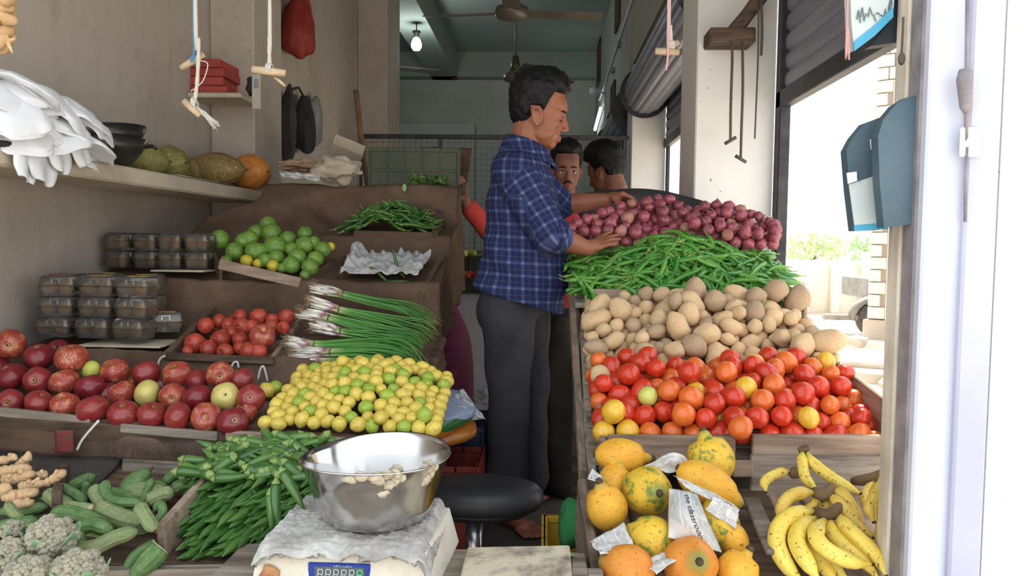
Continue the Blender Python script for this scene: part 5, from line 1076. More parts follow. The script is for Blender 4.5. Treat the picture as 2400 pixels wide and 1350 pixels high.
# plank with peeling paper on the counter, leaf
M_peel = plaster('peeling_paper', c(206, 194, 170), c(96, 84, 74), 1.0, False, 14)
mo('peeling_board', plank(P(1085, 1335, 1.44), P(1338, 1330, 1.44), .014, .16, (0, 0, 1), top=True).at((0, 0, .012)), M_peel, smooth=False, label='wooden board with peeling paper lying on the front counter', cat='board')
n = NM('fresh_leaf', .5); n.color(c(120, 166, 96)); M_gleaf = n.m
mo('leaf_scrap', grid(lambda u, v: P(1330, 1303, 1.52) + Vector(((u - .5) * .03, (v - .5) * .02 * math.sin(math.pi * (.1 + .8 * u)), .002 + .003 * math.sin(3 * u))), 8, 4, .001), M_gleaf, label='small green leaf lying on the front counter', cat='leaf')
# ------------------------------------------------------------------ aisle: stool, crates, packets, sacks
M_black = simple('black_vinyl', c(46, 46, 50), c(60, 60, 64), 8, .45, .1, 60); st_c = P(1120, 1150, 2.32)
stl = empty('stool', (st_c.x, 2.32, 0), label='black round cushioned stool standing in the aisle', cat='stool')
g = lathe([(.001, .318), (.15, .320), (.18, .312), (.195, .295), (.197, .272), (.185, .25), (.001, .25)], 40).x(Matrix.Diagonal((1.0, .62, 1, 1))).at((st_c.x, 2.32, .012)); mo('seat', g, M_black, stl)
mo('seat_pan', lathe([(.001, .249), (.165, .249), (.15, .228), (.02, .215)], 32).x(Matrix.Diagonal((1.0, .62, 1, 1))).at((st_c.x, 2.32, .012)), M_steel, stl)
mo('post', lathe([(.026, .03), (.026, .22)], 16).at((st_c.x - .01, 2.32, 0)), simple('chrome', c(150, 150, 156), c(180, 180, 186), 10, .25, metal=.9), stl)
for k in range(4):
    a_ = k * 1.5708 + .5; mo('foot', plank((st_c.x, 2.32, .04), (st_c.x + .18 * math.cos(a_), 2.32 + .18 * math.sin(a_), .025), .02, .03), M_steel, stl, False)
def crate(name, x, y, z, sx, sy, sz, m, lb, yaw=0, nrib=5):
    o = ob(name, None, TR((x, y, z), Euler((0, 0, rad(yaw)))), label=lb, cat='crate'); t = .008
    ob('bottom', mesh('bottom', slab(-sx / 2, sx / 2, -sy / 2, sy / 2, 0, t), m, False), None, o)
    for (ax, s_) in (('x', -1), ('x', 1), ('y', -1), ('y', 1)):
        W2, L2 = (sx, sy) if ax == 'x' else (sy, sx); gs = [slab(-L2 / 2, L2 / 2, -t / 2, t / 2, 0, sz, .002), slab(-L2 / 2, L2 / 2, -t, t, sz - .02, sz, .002), slab(-L2 / 2, L2 / 2, -t, t, sz * .45, sz * .45 + .012, .002)] + [slab(-L2 / 2 + L2 * k / nrib - .004, -L2 / 2 + L2 * k / nrib + .004, -t, t, 0, sz, .001) for k in range(nrib + 1)]
        g = join(gs); g = g.x(Matrix.Rotation(rad(90), 4, 'Z')).at((s_ * sx / 2, 0, 0)) if ax == 'x' else g.at((0, s_ * sy / 2, 0)); ob('side', mesh('side', g, m, False), None, o)
    return o
M_redc = simple('red_crate', c(122, 44, 40), c(142, 56, 50), 6, .5); M_bluec = simple('blue_crate', c(36, 46, 70), c(50, 60, 84), 6, .5); M_yelc = simple('yellow_crate', c(176, 140, 40), c(196, 160, 56), 6, .5); M_dkgc = simple('dark_green_crate', c(54, 60, 44), c(70, 74, 56), 6, .6)
q = P(1010, 1030, 2.62); crate('plastic_crate', q.x - .02, 2.72, 0, .36, .26, .30, M_redc, 'red plastic crate standing on the floor in the aisle')
q = P(1030, 1000, 2.98); crate('plastic_crate', q.x, 3.05, 0, .34, .3, .36, M_bluec, 'dark blue plastic crate behind the red one')
q = P(1318, 1280, 1.95); crate('plastic_crate', q.x + .055, 2.0, .0, .20, .34, .29, M_yelc, 'yellow crate under the edge of the fruit stand', 0, 4)
def bag(name, cen, size, m, lb, cat, seed, amp=.25, fr=1.8, top=.25, sub=4, grp=None):
    def fn(v): s_ = np.sign(v) * np.abs(v) ** .7; k_ = 1 - top * max(0, v[2]); return (s_[0] * k_, s_[1] * k_, s_[2])
    return mo(name, blob(size, sub, amp, fr, seed, fn).at(cen), m, label=lb, cat=cat, group=grp)
bag('green_bag', P(1340, 1225, 2.0), (.035, .05, .06), simple('green_cloth', c(30, 100, 56), c(44, 124, 70), 8, .8, .3), 'green cloth bag hanging in the yellow crate', 'bag', 4)
M_net = simple('burgundy_net', c(96, 36, 62), c(124, 56, 84), 60, .8, .6, 150); M_gunny = burlap('gunny', c(84, 76, 66), c(108, 98, 86)); M_gunny2 = burlap('dark_gunny', c(66, 60, 54), c(88, 80, 72))
q = P(1035, 850, 3.1); bag('net_sack', (q.x - .02, 3.42, .40), (.115, .16, .40), M_net, 'burgundy net sack of onions standing behind the left stand', 'sack', 6, .15)
q = P(1295, 930, 3.1); bag('gunny_sack', (q.x + .04, 3.3, .36), (.13, .2, .37), M_gunny2, 'dark gunny sack standing under the onion pan', 'sack', 7, .2)
bag('gunny_sack', (.32, 2.75, .26), (.17, .2, .27), M_gunny, 'grey gunny sack under the chilli tray', 'sack', 8, .2)
bag('gunny_sack', (.50, 2.2, .22), (.2, .2, .22), M_gunny2, 'low gunny sack under the potato tray', 'sack', 9, .2)
# printed plastic packets on the crates
def pack_mat(name, cols):
    n = NM(name, .2, .5); co = n.coord((1, 1, 1), vary=False); s_ = n.sep(co); n.color(n.ramp(n.math('ADD', n.math('MULTIPLY', s_[2], 4.5), n.math('MULTIPLY', n.noise(9, 2, co), .25)), cols, 'CONSTANT')); return n.m
M_pk = pack_mat('printed_packet', [(0, c(196, 120, 50)), (.3, c(60, 110, 60)), (.45, c(150, 164, 190)), (.8, c(180, 188, 206)), (.92, c(60, 90, 60))])
def packet(name, a_, b_, th, m, lb):
    a_, b_ = Vector(a_), Vector(b_); L = (b_ - a_).length
    g = blob((L / 2, .085, th), 4, .12, 2.2, 3, lambda v: (np.sign(v[0]) * abs(v[0]) ** .5, np.sign(v[1]) * abs(v[1]) ** .6, v[2] * (1 - abs(v[0]) ** 3 * .8)))
    return mo(name, g.x(frame_of(b_ - a_, (0, -.5, .9)).to_4x4()).at((a_ + b_) / 2), m, label=lb, cat='packet')
pk = packet('plastic_packet', P(970, 1005, 2.62), P(1100, 935, 2.72), .04, M_pk, 'glossy printed plastic packet with a red mark leaning on the crates')
mo('red_mark', blob((.007, .002, .007), 2).at(P(1018, 968, 2.575)), simple('red_ink', c(190, 50, 60), c(200, 60, 70)), pk)
packet('plastic_packet', P(985, 1018, 2.66), P(1110, 985, 2.72), .03, simple('orange_packet', c(196, 120, 44), c(150, 90, 40), 8, .25), 'orange and green printed packet under the glossy one')
M_film = plastic(); M_film.name = 'milky_film'
for nd in M_film.node_tree.nodes:
    if nd.type == 'MIX_SHADER' and nd.inputs[0].default_value < .2 and not nd.inputs[0].is_linked: nd.inputs[0].default_value = .55
sheet('plastic_film', crease(quad(P(1040, 945, 2.7), P(1085, 912, 2.72), P(1140, 985, 2.7), P(1075, 985, 2.66), .03, 4, 3, (0, -.03, .03)), 9), 22, 18, M_film, 'crumpled clear plastic bag hanging over the packets', 'plastic bag', .001)
sheet('paper_scrap', crease(quad(P(1095, 912, 3.6), P(1142, 915, 3.6), P(1142, 950, 3.5), P(1098, 945, 3.5), .03, 4, 13), 8), 14, 10, M_news, 'pile of white paper scraps on the floor by the low wall', 'paper')
# low white wall at the back of the aisle with a second display
struct('wall_low', slab(-.75, .05, 4.5, 4.66, 0, .76, .01), M_facade)
o = crate('produce_crate', -.33, 4.58, .76, .5, .3, .09, M_dkgc, 'dark produce crate of tomatoes on the low white wall')
for i in range(38):
    ob('tomato', TM['red'][i % 4], TR((-.33 + rnd.uniform(-.2, .2), 4.5 + rnd.uniform(-.05, .18), .83 + rnd.uniform(0, .04)), rot_rand(), .026), label='small dark red tomato in the crate on the low white wall', cat='tomato', group='tomatoes on the low wall')
o = crate('produce_crate', -.40, 5.05, .76, .7, .3, .2, M_dkgc, 'second dark crate of yellow fruit behind the low wall')
mo('crate_stand', slab(-.75, .05, 4.9, 5.2, 0, .76), M_wooddark, smooth=False, label='dark wooden stand under the crate behind the low wall', cat='stand')
for i in range(26):
    ob('lemon', LM[i % 2][0], TR((-.40 + rnd.uniform(-.3, .3), 5.0 + rnd.uniform(-.1, .15), .96 + rnd.uniform(0, .03)), rot_rand(), .026), label='yellow fruit in the dark crate behind the low wall', cat='lemon', group='yellow fruit behind the low wall')
# ------------------------------------------------------------------ upper step: crate, paper, box, plastic
M_poly = simple('grey_plastic_sheet', c(168, 168, 172), c(196, 194, 194), 8, .35, .2, 30)
a, b = P(792, 668, 2.89), P(985, 680, 2.89)
def crump(u, v):
    x = lerp(a.x, b.x, u) + .03 * (v - .5) * (u - .5); y = lerp(2.885, 3.14, v); z = .928 + .075 * v + .03 * max(0, nz(u * 7, v * 5, 3)) + .022 * nz(u * 14, v * 11, 8) * (.4 + v) + (.05 * max(0, 1 - abs(u - .06) * 9) * v)
    return (x, y, z)
mo('plastic_sheet', grid(crump, 46, 34, .001), M_poly, label='crumpled white plastic sheet lining an empty tray', cat='plastic sheet')
q = P(975, 430, 3.72); crate('produce_crate', q.x, 3.74, 1.275, .40, .28, .20, M_dkgc, 'dark green plastic crate on the top step', 4)
def topcl(u, v):
    X = lerp(P(930, 400, 3.58).x, P(1090, 400, 3.58).x, u); ang_ = lerp(-.2, 1.1, v); return (X, 3.60 + .28 * v + .01 * nz(u * 5, v * 5), 1.27 + .24 * v ** 1.3 + .012 * nz(u * 6, v * 6, 4))
mo('burlap_lining', grid(topcl, 30, 24, .005), M_burlap, label='burlap sheet lining the crate on the top step', cat='cloth')
lv = []
for i in range(70):
    p_ = P(rnd.uniform(960, 1050), rnd.uniform(412, 432), rnd.uniform(3.58, 3.62)); d = rot_rand(); lv.append(grid(lambda u, v: p_ + d @ Vector(((u - .5) * .05, (v - .5) * .018 * math.sin(math.pi * (.08 + .84 * u)), .006 * math.sin(u * 4))), 5, 2, .0006))
mo('leafy_greens', join(lv), simple('dark_leaf', c(64, 92, 40), c(92, 120, 58), 14, .6), label='small heap of leafy greens in the top crate', cat='greens')
mo('leaf_scrap', grid(lambda u, v: P(948, 440, 3.5) + Vector(((v - .5) * .02 * math.sin(math.pi * (.1 + .8 * u)), -.005, (u - .5) * -.035)), 8, 4, .001), M_gleaf, label='single pale leaf stuck on the burlap below the top crate', cat='leaf')
M_paper = simple('crumpled_paper', c(160, 146, 128), c(190, 178, 160), 5, .9, .3, 20)
def crum(cen, sx, sy, sz, seed): return blob((sx, sy, sz), 4, .5, 2.0, seed).at(cen)
mo('crumpled_paper', crum(P(790, 398, 3.6), .10, .07, .06, 3), M_paper, smooth=False, label='large ball of crumpled paper on the top step', cat='paper')
mo('crumpled_paper', crum(P(700, 388, 3.72), .10, .06, .03, 5), M_card, smooth=False, label='brown crushed paper spread beside the paper ball', cat='paper')
sheet('paper_scrap', crease(quad(P(655, 402, 3.6), P(750, 412, 3.55), P(750, 425, 3.5), P(660, 415, 3.52), .02, 6, 21), 11), 20, 8, M_news, 'torn newspaper strips on the edge of the top step', 'paper')
q = P(812, 350, 4.3); g = join([box(.17, .14, .11, (0, 0, 0), .002), box(.17, .004, .08, (0, -.10, .05)).x(Matrix.Rotation(.7, 4, 'X'))]).x(Euler((.15, .35, .35)).to_matrix().to_4x4()).at(q)
mo('cardboard_box', g, M_cardpale, smooth=False, label='open pale cardboard box tilted behind the top step', cat='box')
mo('box_table', slab(-1.44, -.5, 3.96, 4.55, 0, 1.28, .005), M_wooddark, smooth=False, label='dark wooden table behind the left stand', cat='table')
mo('leaning_pole', tube([Vector((P(866, 420, 4.4).x, 4.4, 1.282)), P(845, 310, 4.42), P(834, 212, 4.45)], [.014, .015, .016], 8), simple('brown_bamboo', c(96, 72, 58), c(120, 92, 74), 12, .8), label='brown wooden pole leaning in the back corner', cat='pole')
# black bag and red bag on the column
M_blackbag = simple('black_bag', c(34, 34, 38), c(52, 52, 56), 6, .7, .3)
q = PX(715, 290, -1.655); bk = bag('hanging_bag', q, (.06, .11, .195), M_blackbag, 'black shoulder bag hanging on the wall past the column', 'bag', 12, .2, 1.5, .45)
mo('strap', tube([PX(690, 250, -1.64), PX(682, 212, -1.70), PX(700, 205, -1.71), PX(725, 250, -1.64)], .008, 6), M_blackbag, bk)
q = PX(740, 285, -1.67); bag('clear_bag', q, (.04, .10, .17), simple('grey_polythene', c(110, 116, 118), c(140, 144, 144), 8, .4), 'grey polythene bag hanging behind the black bag', 'bag', 13, .3)
q = PX(676, 290, -1.67); bag('garment', q, (.05, .05, .24), simple('dark_jacket', c(48, 46, 46), c(66, 62, 62), 8, .8), 'dark garment hanging beside the black bag', 'garment', 14, .3)
M_redbag = simple('red_net', c(120, 34, 30), c(150, 50, 44), 40, .6, .3, 120); q = PX(700, 60, -1.62)
rb = mo('red_bag', blob((.10, .12, .22), 4, .22, 1.6, 5, lambda v: (v[0] * (1 - .25 * v[2]), v[1] * (1 - .25 * v[2]), v[2])).at(q), M_redbag, label='red net bag hanging from above on the left', cat='bag')
mo('cord', tube([q + Vector((0, 0, .18)), q + Vector((-.02, 0, 1.0))], .004, 5), M_redbag, rb)
# ------------------------------------------------------------------ stone shelf goods
def onshelf(px, py, X=-1.57): return PX(px, py, X)
M_kad = simple('dark_kadhai', c(62, 62, 58), c(90, 88, 80), 6, .35, .1, 40, metal=.7)
q = PX(242, 375, -1.565); r_ = .125
bp = [(1.1 * a_, b_) for a_, b_ in [(.001, .0), (.055, .0), (.085, .02), (.112, .06), (.128, .10), (.132, .101), (.114, .058), (.085, .016), (.05, .006), (.001, .006)]]
kb = mo('metal_bowl', lathe(bp, 40).at((q.x, q.y, 1.297)), M_kad, label='dark metal bowl at the bottom of the stack on the stone shelf', cat='bowl')
mo('handle', tube([(q.x + .10, q.y + .07, 1.375), (q.x + .125, q.y + .10, 1.385), (q.x + .145, q.y + .09, 1.375)], .007, 6), M_kad, kb)
mo('metal_bowl', lathe(bp, 40).x(Euler((.04, -.05, 0)).to_matrix().to_4x4()).at((q.x + .004, q.y, 1.335)), M_kad, label='upper dark metal bowl nested in the stack on the stone shelf', cat='bowl')
mo('metal_plate', lathe([(.001, .0), (.12, .002), (.14, .012), (.141, .010), (.12, 0), (.001, -.002)], 36).x(Euler((.03, -.07, 0)).to_matrix().to_4x4()).at((q.x + .002, q.y, 1.425)), M_kad, label='flat metal plate lying on top of the bowls', cat='plate')
M_bagw = simple('white_carrier', c(224, 226, 232), c(238, 240, 244), 5, .5, .15, 30)
q0 = PX(95, 360, -1.50); bw = empty('carrier_bags', (q0.x, q0.y, 1.297), label='big bundle of white plastic carrier bags on the stone shelf', cat='plastic bags')
q2 = random.Random(3)
for k in range(34):
    t = q2.random(); s_ = q2.uniform(-1, 1); cy = 2.08 + .40 * ((k * 11) % 34) / 34; hh = .165 * math.sin(math.pi * min(1, max(.12, (cy - 1.86) / .76))) ** .8
    cz = 1.31 + hh * q2.uniform(.1, 1.0); cx = q2.uniform(-1.56, -1.47) + .03 * (1 - (cz - 1.3) / .2)
    g = blob((.105, .095, .018), 4, .22, 1.8, k, lambda v: (np.sign(v[0]) * abs(v[0]) ** .75, np.sign(v[1]) * abs(v[1]) ** .75, v[2] * .7 + 1.7 * (.5 - v[0] * v[0]) + 1.0 * (.5 - v[1] * v[1]) + .4 * nz(v[0] * 2.2, v[1] * 2.2, k) + .12 * nz(v[0] * 7, v[1] * 7, k)))
    mo('bag_fold', g.x(Euler((rad(14 * s_), rad(q2.uniform(5, 40)), rad(q2.uniform(-35, 35)))).to_matrix().to_4x4()).at((cx, cy, max(cz, 1.318))), M_bagw, bw)
for px, py, w_ in [(62, 356, .13), (100, 352, .17), (138, 350, .14), (185, 345, .12)]:
    p_ = PX(px, py, -1.425); mo('bag_flap', grid(lambda u, v: p_ + Vector((.010 * math.sin(u * 6) + .012 * v, (u - .5) * w_ * (.75 + .5 * v - .75 * v * v) + .03 * v * math.sin(px), -(.06 + .0003 * px * (px < 120)) * v + .008 * nz(u * 3, v * 3, px) - .012 * math.sin(2 * u + px) * v)), 10, 12, .003), M_bagw, bw)
p_ = PX(20, 335, -1.43); mo('black_rod', tube([PX(-60, 332, -1.44) + Vector((0, 0, .0)), PX(78, 342, -1.43)], .009, 8), M_blackbag, label='short black rod lying in front of the carrier bags', cat='rod')
def pump_mat(name, a_, b_, d_):
    n = NM(name, .5, .35); co = n.coord((44, 44, 44)); cc = n.ramp(n.noise(.5, 4, co, .6), [(.3, a_), (.55, b_), (.75, d_)]); cc = n.mix(n.step(n.noise(1.6, 4, n.coord((44, 12, 44)), .7), .60, .66), cc, c(186, 170, 120)); n.color(cc).bump(n.noise(2, 4, co), .3, .002); return n.m
Pk = [pump_mat('squash_green', c(100, 102, 54), c(136, 132, 74), c(80, 82, 44)), pump_mat('squash_brown', c(112, 96, 56), c(134, 112, 66), c(90, 84, 48)), pump_mat('squash_orange', c(190, 116, 50), c(206, 132, 60), c(170, 100, 44))]
for px, py, rx, ry, k, yaw_, lb in [(345, 368, 42, 34, 0, .3, 'yellow green ribbed squash next to the bowls'), (398, 368, 44, 36, 0, -.4, 'dark green squash second from the bowls'), (462, 368, 42, 28, 1, .2, 'yellowish squash behind the big brown one'), (505, 396, 62, 34, 1, 0, 'long brown green squash in front on the shelf'), (545, 376, 30, 26, 1, 0, 'round brown squash behind the orange one'), (588, 402, 48, 36, 2, -.5, 'orange squash with a pointed end at the end of the shelf')]:
    X_ = -1.47 if k == 2 else (-1.54 if py > 380 else -1.62); p_ = PX(px, py, X_); s_ = 1.18 * p_.y / F
    g = lathe([(max(.003, math.sin(math.pi * t) ** .6 * ry * s_), (t - .5) * 2 * rx * s_) for t in [j / 16 for j in range(17)]], 40, lambda a_, z: 1 + .03 * math.cos(10 * a_))
    o = mo('squash', g.x(Euler((0, rad(90), yaw_)).to_matrix().to_4x4()).at((p_.x, p_.y, 1.297 + ry * s_ * .95)), Pk[k], label=lb, cat='squash', group='squashes on the stone shelf')
    d = Euler((0, rad(90), yaw_)).to_matrix() @ Vector((0, 0, 1)); e = Vector((p_.x, p_.y, 1.297 + ry * s_ * .95)) + d * rx * s_
    mo('stem', tube([e - d * .003, e + d * .008], [.006, .004], 7), M_brownstem, o)
sheet('paper_sheet', quad((-1.50, 3.05, 1.298), (-1.44, 3.05, 1.299), (-1.44, 3.62, 1.299), (-1.50, 3.62, 1.298), .004, 4, 2), 14, 6, M_news, 'thin newspaper sheet under the squashes on the stone shelf', 'newspaper')
# red boxes on the small ledge
M_redbox = simple('red_carton', c(150, 58, 52), c(170, 74, 66), 7, .7); n = NM('carton_side', .7); n.color(c(124, 44, 42)); zL = b0.z - .005
for k, (dx, w_, lb) in enumerate([(0, .17, 'bottom'), (-.006, .165, 'second'), (.004, .17, 'third'), (-.004, .165, 'top')]):
    q = P(528, 235, 3.98); g = box(w_ * 1.15, .28, .040, (0, 0, .021), .003); mo('red_carton', g.x(Matrix.Rotation(.12 - .05 * k, 4, 'Z')).at((q.x + dx - .03, 4.02 - .1, zL + k * .042)), M_redbox, smooth=False, label='%s red carton of the stack on the small wall ledge' % lb, cat='carton', group='red cartons')
q = P(586, 205, 3.8); mo('black_padlock', tube([q + Vector((0, 0, .04)), q + Vector((.012, -.01, .02)), q + Vector((.0, -.01, -.01)), q + Vector((.01, 0, -.04))], [.016, .02, .019, .012], 8), M_blackbag, label='small black wrapped object beside the red cartons', cat='object')
q = P(601, 215, 3.74); cdn = mo('price_card', box(.042, .003, .16, q, .0005), simple('printed_card', c(170, 168, 160), c(190, 188, 180), 5, .7), smooth=False, label='narrow printed card with a code standing on the wall ledge', cat='card')
gs = [box(.03 * rnd.uniform(.5, 1), .0008, .003, (q.x, q.y - .002, q.z + .055 - .009 * k)) for k in range(5)]
mo('print_lines', join(gs), M_ink, cdn, False)
# ------------------------------------------------------------------ ropes with wooden toggles
def rope_mat(name, a_, b_):
    n = NM(name, .85, .2); n.color(n.mix(n.step(n.wave(160, 2, n.coord((1, 1, 1), vary=False), 'DIAGONAL'), .4, .6), a_, b_)); return n.m
M_rope = rope_mat('white_rope', c(206, 202, 194), c(150, 144, 132)); M_rblue = rope_mat('blue_rope', c(96, 146, 176), c(60, 104, 140)); M_rbrown = rope_mat('brown_rope', c(110, 98, 90), c(76, 66, 62)); M_rpink = rope_mat('pink_cord', c(206, 160, 160), c(190, 140, 140))
M_stick = wood('toggle_wood', c(160, 138, 112), c(186, 164, 136), c(112, 92, 72))
def hang(lb, pts, Y, stick=None, m=None, extra=None, r_=.0042, cat='rope'):
    a0 = P(*pts[0], Y); top = Vector((a0.x, Y, 3.0)) ; pp = [top] + [P(x, y, Y) for x, y in pts]
    o = mo('hanging_rope', tube(bez(pp, 24), [r_ * (1 + .15 * math.sin(k * 2.1)) for k in range(25)], 7), m or M_rope, label=lb, cat=cat)
    if stick:
        (x0_, y0_), (x1_, y1_), w_ = stick; s0, s1 = P(x0_, y0_, Y - .006), P(x1_, y1_, Y - .006)
        mo('toggle', tube([s0, (s0 + s1) / 2, s1], [w_, w_ * 1.1, w_ * .9], 6, flat=.6), M_stick, o); mid = (s0 + s1) / 2
        e = pp[-1]; dr = (s1 - s0).normalized(); mo('knot', join([tube([e + Vector((0, math.cos(t) * (w_ + .003), math.sin(t) * (w_ + .003))) + dr * (.004 * k - .004) for t in [j * 6.2832 / 10 for j in range(11)]], .0025, 5) for k in range(3)]), m or M_rope, o)
    return o
hang('white rope with a frayed end tied to a short stick by the red cartons', [(457, -30), (465, 90), (463, 180), (456, 243)], 1.72, ((430, 236), (468, 272), .007))
fr_ = [tube([P(458, 248, 1.715), P(480 + rnd.uniform(-6, 6), 268 + rnd.uniform(-6, 6), 1.712), P(508 + rnd.uniform(-12, 10), 300 + rnd.uniform(-14, 8), 1.71)], .0007, 4) for k in range(22)]
mo('frayed_end', join(fr_), M_rope, [o for o in col.objects if o.name.startswith('hanging_rope')][-1])
hang('blue rope tied to a slanted stick behind the frayed white rope', [(453, -30), (455, 70), (456, 140)], 1.74, ((424, 160), (478, 126), .0075), M_rblue, r_=.003)
mo('stray_cord', tube(bez([P(470, 142, 1.72), P(487, 150, 1.72), P(478, 185, 1.72), P(466, 200, 1.72), P(447, 214, 1.72)], 16), .0013, 5), M_rope, label='thin loose cord curling off the frayed white rope', cat='cord')
hang('white rope holding a level wooden toggle in front of the left column', [(632, -30), (631, 90), (632, 163)], 1.70, ((591, 163), (669, 172), .0085))
mo('stick_scrap', tube([P(644, 180, 1.70), P(668, 202, 1.70)], [.004, .0035], 6), M_stick, label='small stick scrap dangling under the level toggle', cat='stick')
hang('twisted rope with two crossed sticks hanging before the shutter roll', [(1569, -30), (1571, 60), (1573, 108)], 1.75, ((1536, 120), (1592, 122), .0075))
mo('crossed_stick', tube([P(1560, 122, 1.745), P(1590, 97, 1.745)], [.007, .006], 6, flat=.6), M_stick, label='second stick crossing the toggle on the twisted rope', cat='stick')
mo('pink_cord', tube(bez([P(1566, -30, 1.745), P(1566, 110, 1.738), P(1565, 135, 1.735), P(1561, 165, 1.735)], 12), .0022, 5), M_rpink, label='pink cord hanging beside the twisted rope', cat='cord')
# dried bundle in the top corner
root = empty('dried_bundle', P(10, 120, 1.5), label='dried brown bundle hanging in the upper corner by the wall', cat='dried plant'); M_dry = simple('dry_husk', c(176, 140, 100), c(206, 176, 134), 12, .9, .3)
for k in range(26):
    py = lerp(-40, 110, k / 25); p_ = P(8 + rnd.uniform(-22, 14), py, 1.5 + rnd.uniform(-.03, .03)); mo('husk', blob((.012, .012, .018), 2, .3, 2, k).x(rot_rand().to_matrix().to_4x4()).at(p_), M_dry, root)
for x0_, x1_, y1_ in [(8, 30, 125), (-5, 20, 100), (2, 36, 90)]: mo('husk', tube(bez([P(x0_, 70, 1.48), P((x0_ + x1_) / 2 - 4, 95, 1.48), P(x1_, y1_, 1.48)], 8), [.002, .004, .006, .007, .006, .005, .004, .003, .001], 6, flat=.4), M_dry, root)
# pillar bracket with brown ropes
br = mo('wooden_bracket', slab(P(1651, 80, 3.38).x, P(1756, 80, 3.38).x, 3.27, 3.40, P(1700, 104, 3.3).z, P(1700, 68, 3.3).z, .006), M_wooddark, smooth=False, label='dark wooden bracket fixed across the white pillar', cat='bracket')
mo('brace', tube([P(1712, 84, 3.3), P(1752, 34, 3.3), P(1792, -20, 3.3)], [.03, .028, .03], 8), M_wooddark, br, False)
for pts, lb in [([(1716, 100), (1716, 150), (1713, 240), (1712, 330)], 'brown rope ending in a knotted toggle on the pillar'), ([(1740, 100), (1741, 200), (1738, 300), (1736, 372)], 'longest brown rope hanging from the pillar bracket'), ([(1778, 0), (1777, 120), (1773, 230), (1769, 325)], 'thin brown cord at the edge of the white pillar'), ([(1784, 0), (1786, 70), (1784, 130)], 'short doubled cord hanging at the pillar edge')]:
    pp = [P(x, y, 3.27) for x, y in pts]; o = mo('hanging_rope', tube(bez(pp, 14), .0055 if 'thin' not in lb else .0035, 6), M_rbrown, label=lb, cat='rope', group='brown ropes on the pillar')
    if 'knotted' in lb or 'longest' in lb: e = pp[-1]; sg = 1 if 'knotted' in lb else -1; mo('toggle', tube([e + Vector((-.022, 0, -.012 * sg)), e + Vector((.022, 0, .014 * sg))], .007, 6), M_rbrown, o)
# ------------------------------------------------------------------ hanging printed bags on the right
M_bagdk = simple('dark_blue_bag', c(62, 84, 98), c(84, 104, 116), 4, .6, .15, 25)
def printed():
    n = NM('printed_bag_panel', .6); co = n.coord((1, 1, 1), vary=False); f = n.noise(26, 3, n.coord((1, 1, .35), vary=False), .6); n.color(n.mix(n.step(f, .56, .6), c(196, 206, 206), c(80, 104, 116))); return n.m
M_bagpr = printed(); n = NM('cyan_band', .5); n.color(c(70, 160, 196)); M_cyan = n.m
def poly(pts, Y, th): 
    v = [P(x, y, Y) for x, y in pts]; n_ = len(v); V = [tuple(p_) for p_ in v] + [tuple(p_ + Vector((0, th, 0))) for p_ in v]
    return Geo(V, [tuple(range(n_)), tuple(reversed(range(n_, 2 * n_)))] + [((k + 1) % n_, k, k + n_, (k + 1) % n_ + n_) for k in range(n_)])
o = mo('hanging_bag', poly([(1984, 352), (2000, 322), (2028, 288), (2066, 274), (2070, 400), (2082, 536), (2050, 540), (2003, 542), (1992, 450)], 1.50, .03), M_bagdk, smooth=False, label='dark hanging bag with a pale printed lower panel beside the post', cat='bag')
mo('printed_panel', poly([(1990, 432), (2064, 408), (2074, 470), (2080, 522), (2003, 528)], 1.497, .003), M_bagpr, o, False); mo('cyan_band', poly([(2002, 528), (2080, 521), (2082, 537), (2003, 542)], 1.496, .003), M_cyan, o, False)
mo('white_tag', poly([(1985, 405), (2008, 402), (2009, 424), (1988, 431)], 1.492, .003), M_bagw, o, False); mo('white_tag', poly([(2040, 326), (2056, 332), (2058, 348), (2042, 350)], 1.492, .003), M_bagw, o, False); mo('pink_strip', poly([(2057, 372), (2064, 371), (2064, 406), (2056, 408)], 1.492, .003), M_rpink, o, False)
mo('hanging_bag', poly([(2058, 320), (2070, 280), (2100, 244), (2126, 228), (2164, 222), (2160, 400), (2153, 520), (2112, 530), (2072, 534), (2062, 430)], 1.435, .03), M_bagdk, smooth=False, label='large plain dark bag hanging on the wooden post', cat='bag')
o = mo('hanging_bag', poly([(1992, -40), (2098, -40), (2094, 26), (2060, 70), (2002, 118), (1996, 60)], 1.50, .03), M_bagpr, smooth=False, label='pale printed bag with a cyan band hanging at the top by the shutter', cat='bag')
mo('cyan_band', poly([(2094, 16), (2094, 40), (2050, 84), (2002, 120), (2001, 98), (2046, 62)], 1.496, .003), M_cyan, o, False)
gs = [tube([P(2008 + 9 * k, 42 + rnd.uniform(-14, 14) - k * 1.5, 1.497), P(2012 + 9 * k, 30 + rnd.uniform(-14, 10), 1.497), P(2017 + 9 * k, 46 + rnd.uniform(-16, 10), 1.497)], .0012, 4) for k in range(8)]
mo('brush_lettering', join(gs), simple('grey_ink', c(90, 104, 108), c(110, 124, 128)), o, False)
mo('dark_flap', poly([(2096, -40), (2150, -40), (2146, 10), (2100, 100), (2040, 108), (2096, 40)], 1.535, .03), simple('dark_plastic', c(40, 50, 60), c(56, 66, 76), 5, .6), o, False)
o = hang('thin pink cord hanging from the printed bag to the shutter edge', [(1988, -30), (1988, 60), (1990, 140)], 1.49, None, M_rpink, r_=.002, cat='cord')
o = mo('hanging_rope', tube(bez([P(2117, 40, 1.455), P(2115, 90, 1.455), P(2113, 125, 1.455)], 8), .0022, 6), M_rbrown, label='short dark cord with a bead hanging by the post', cat='rope'); mo('bead', blob((.006, .006, .012), 2).at(P(2113, 138, 1.455)), M_rbrown, o)
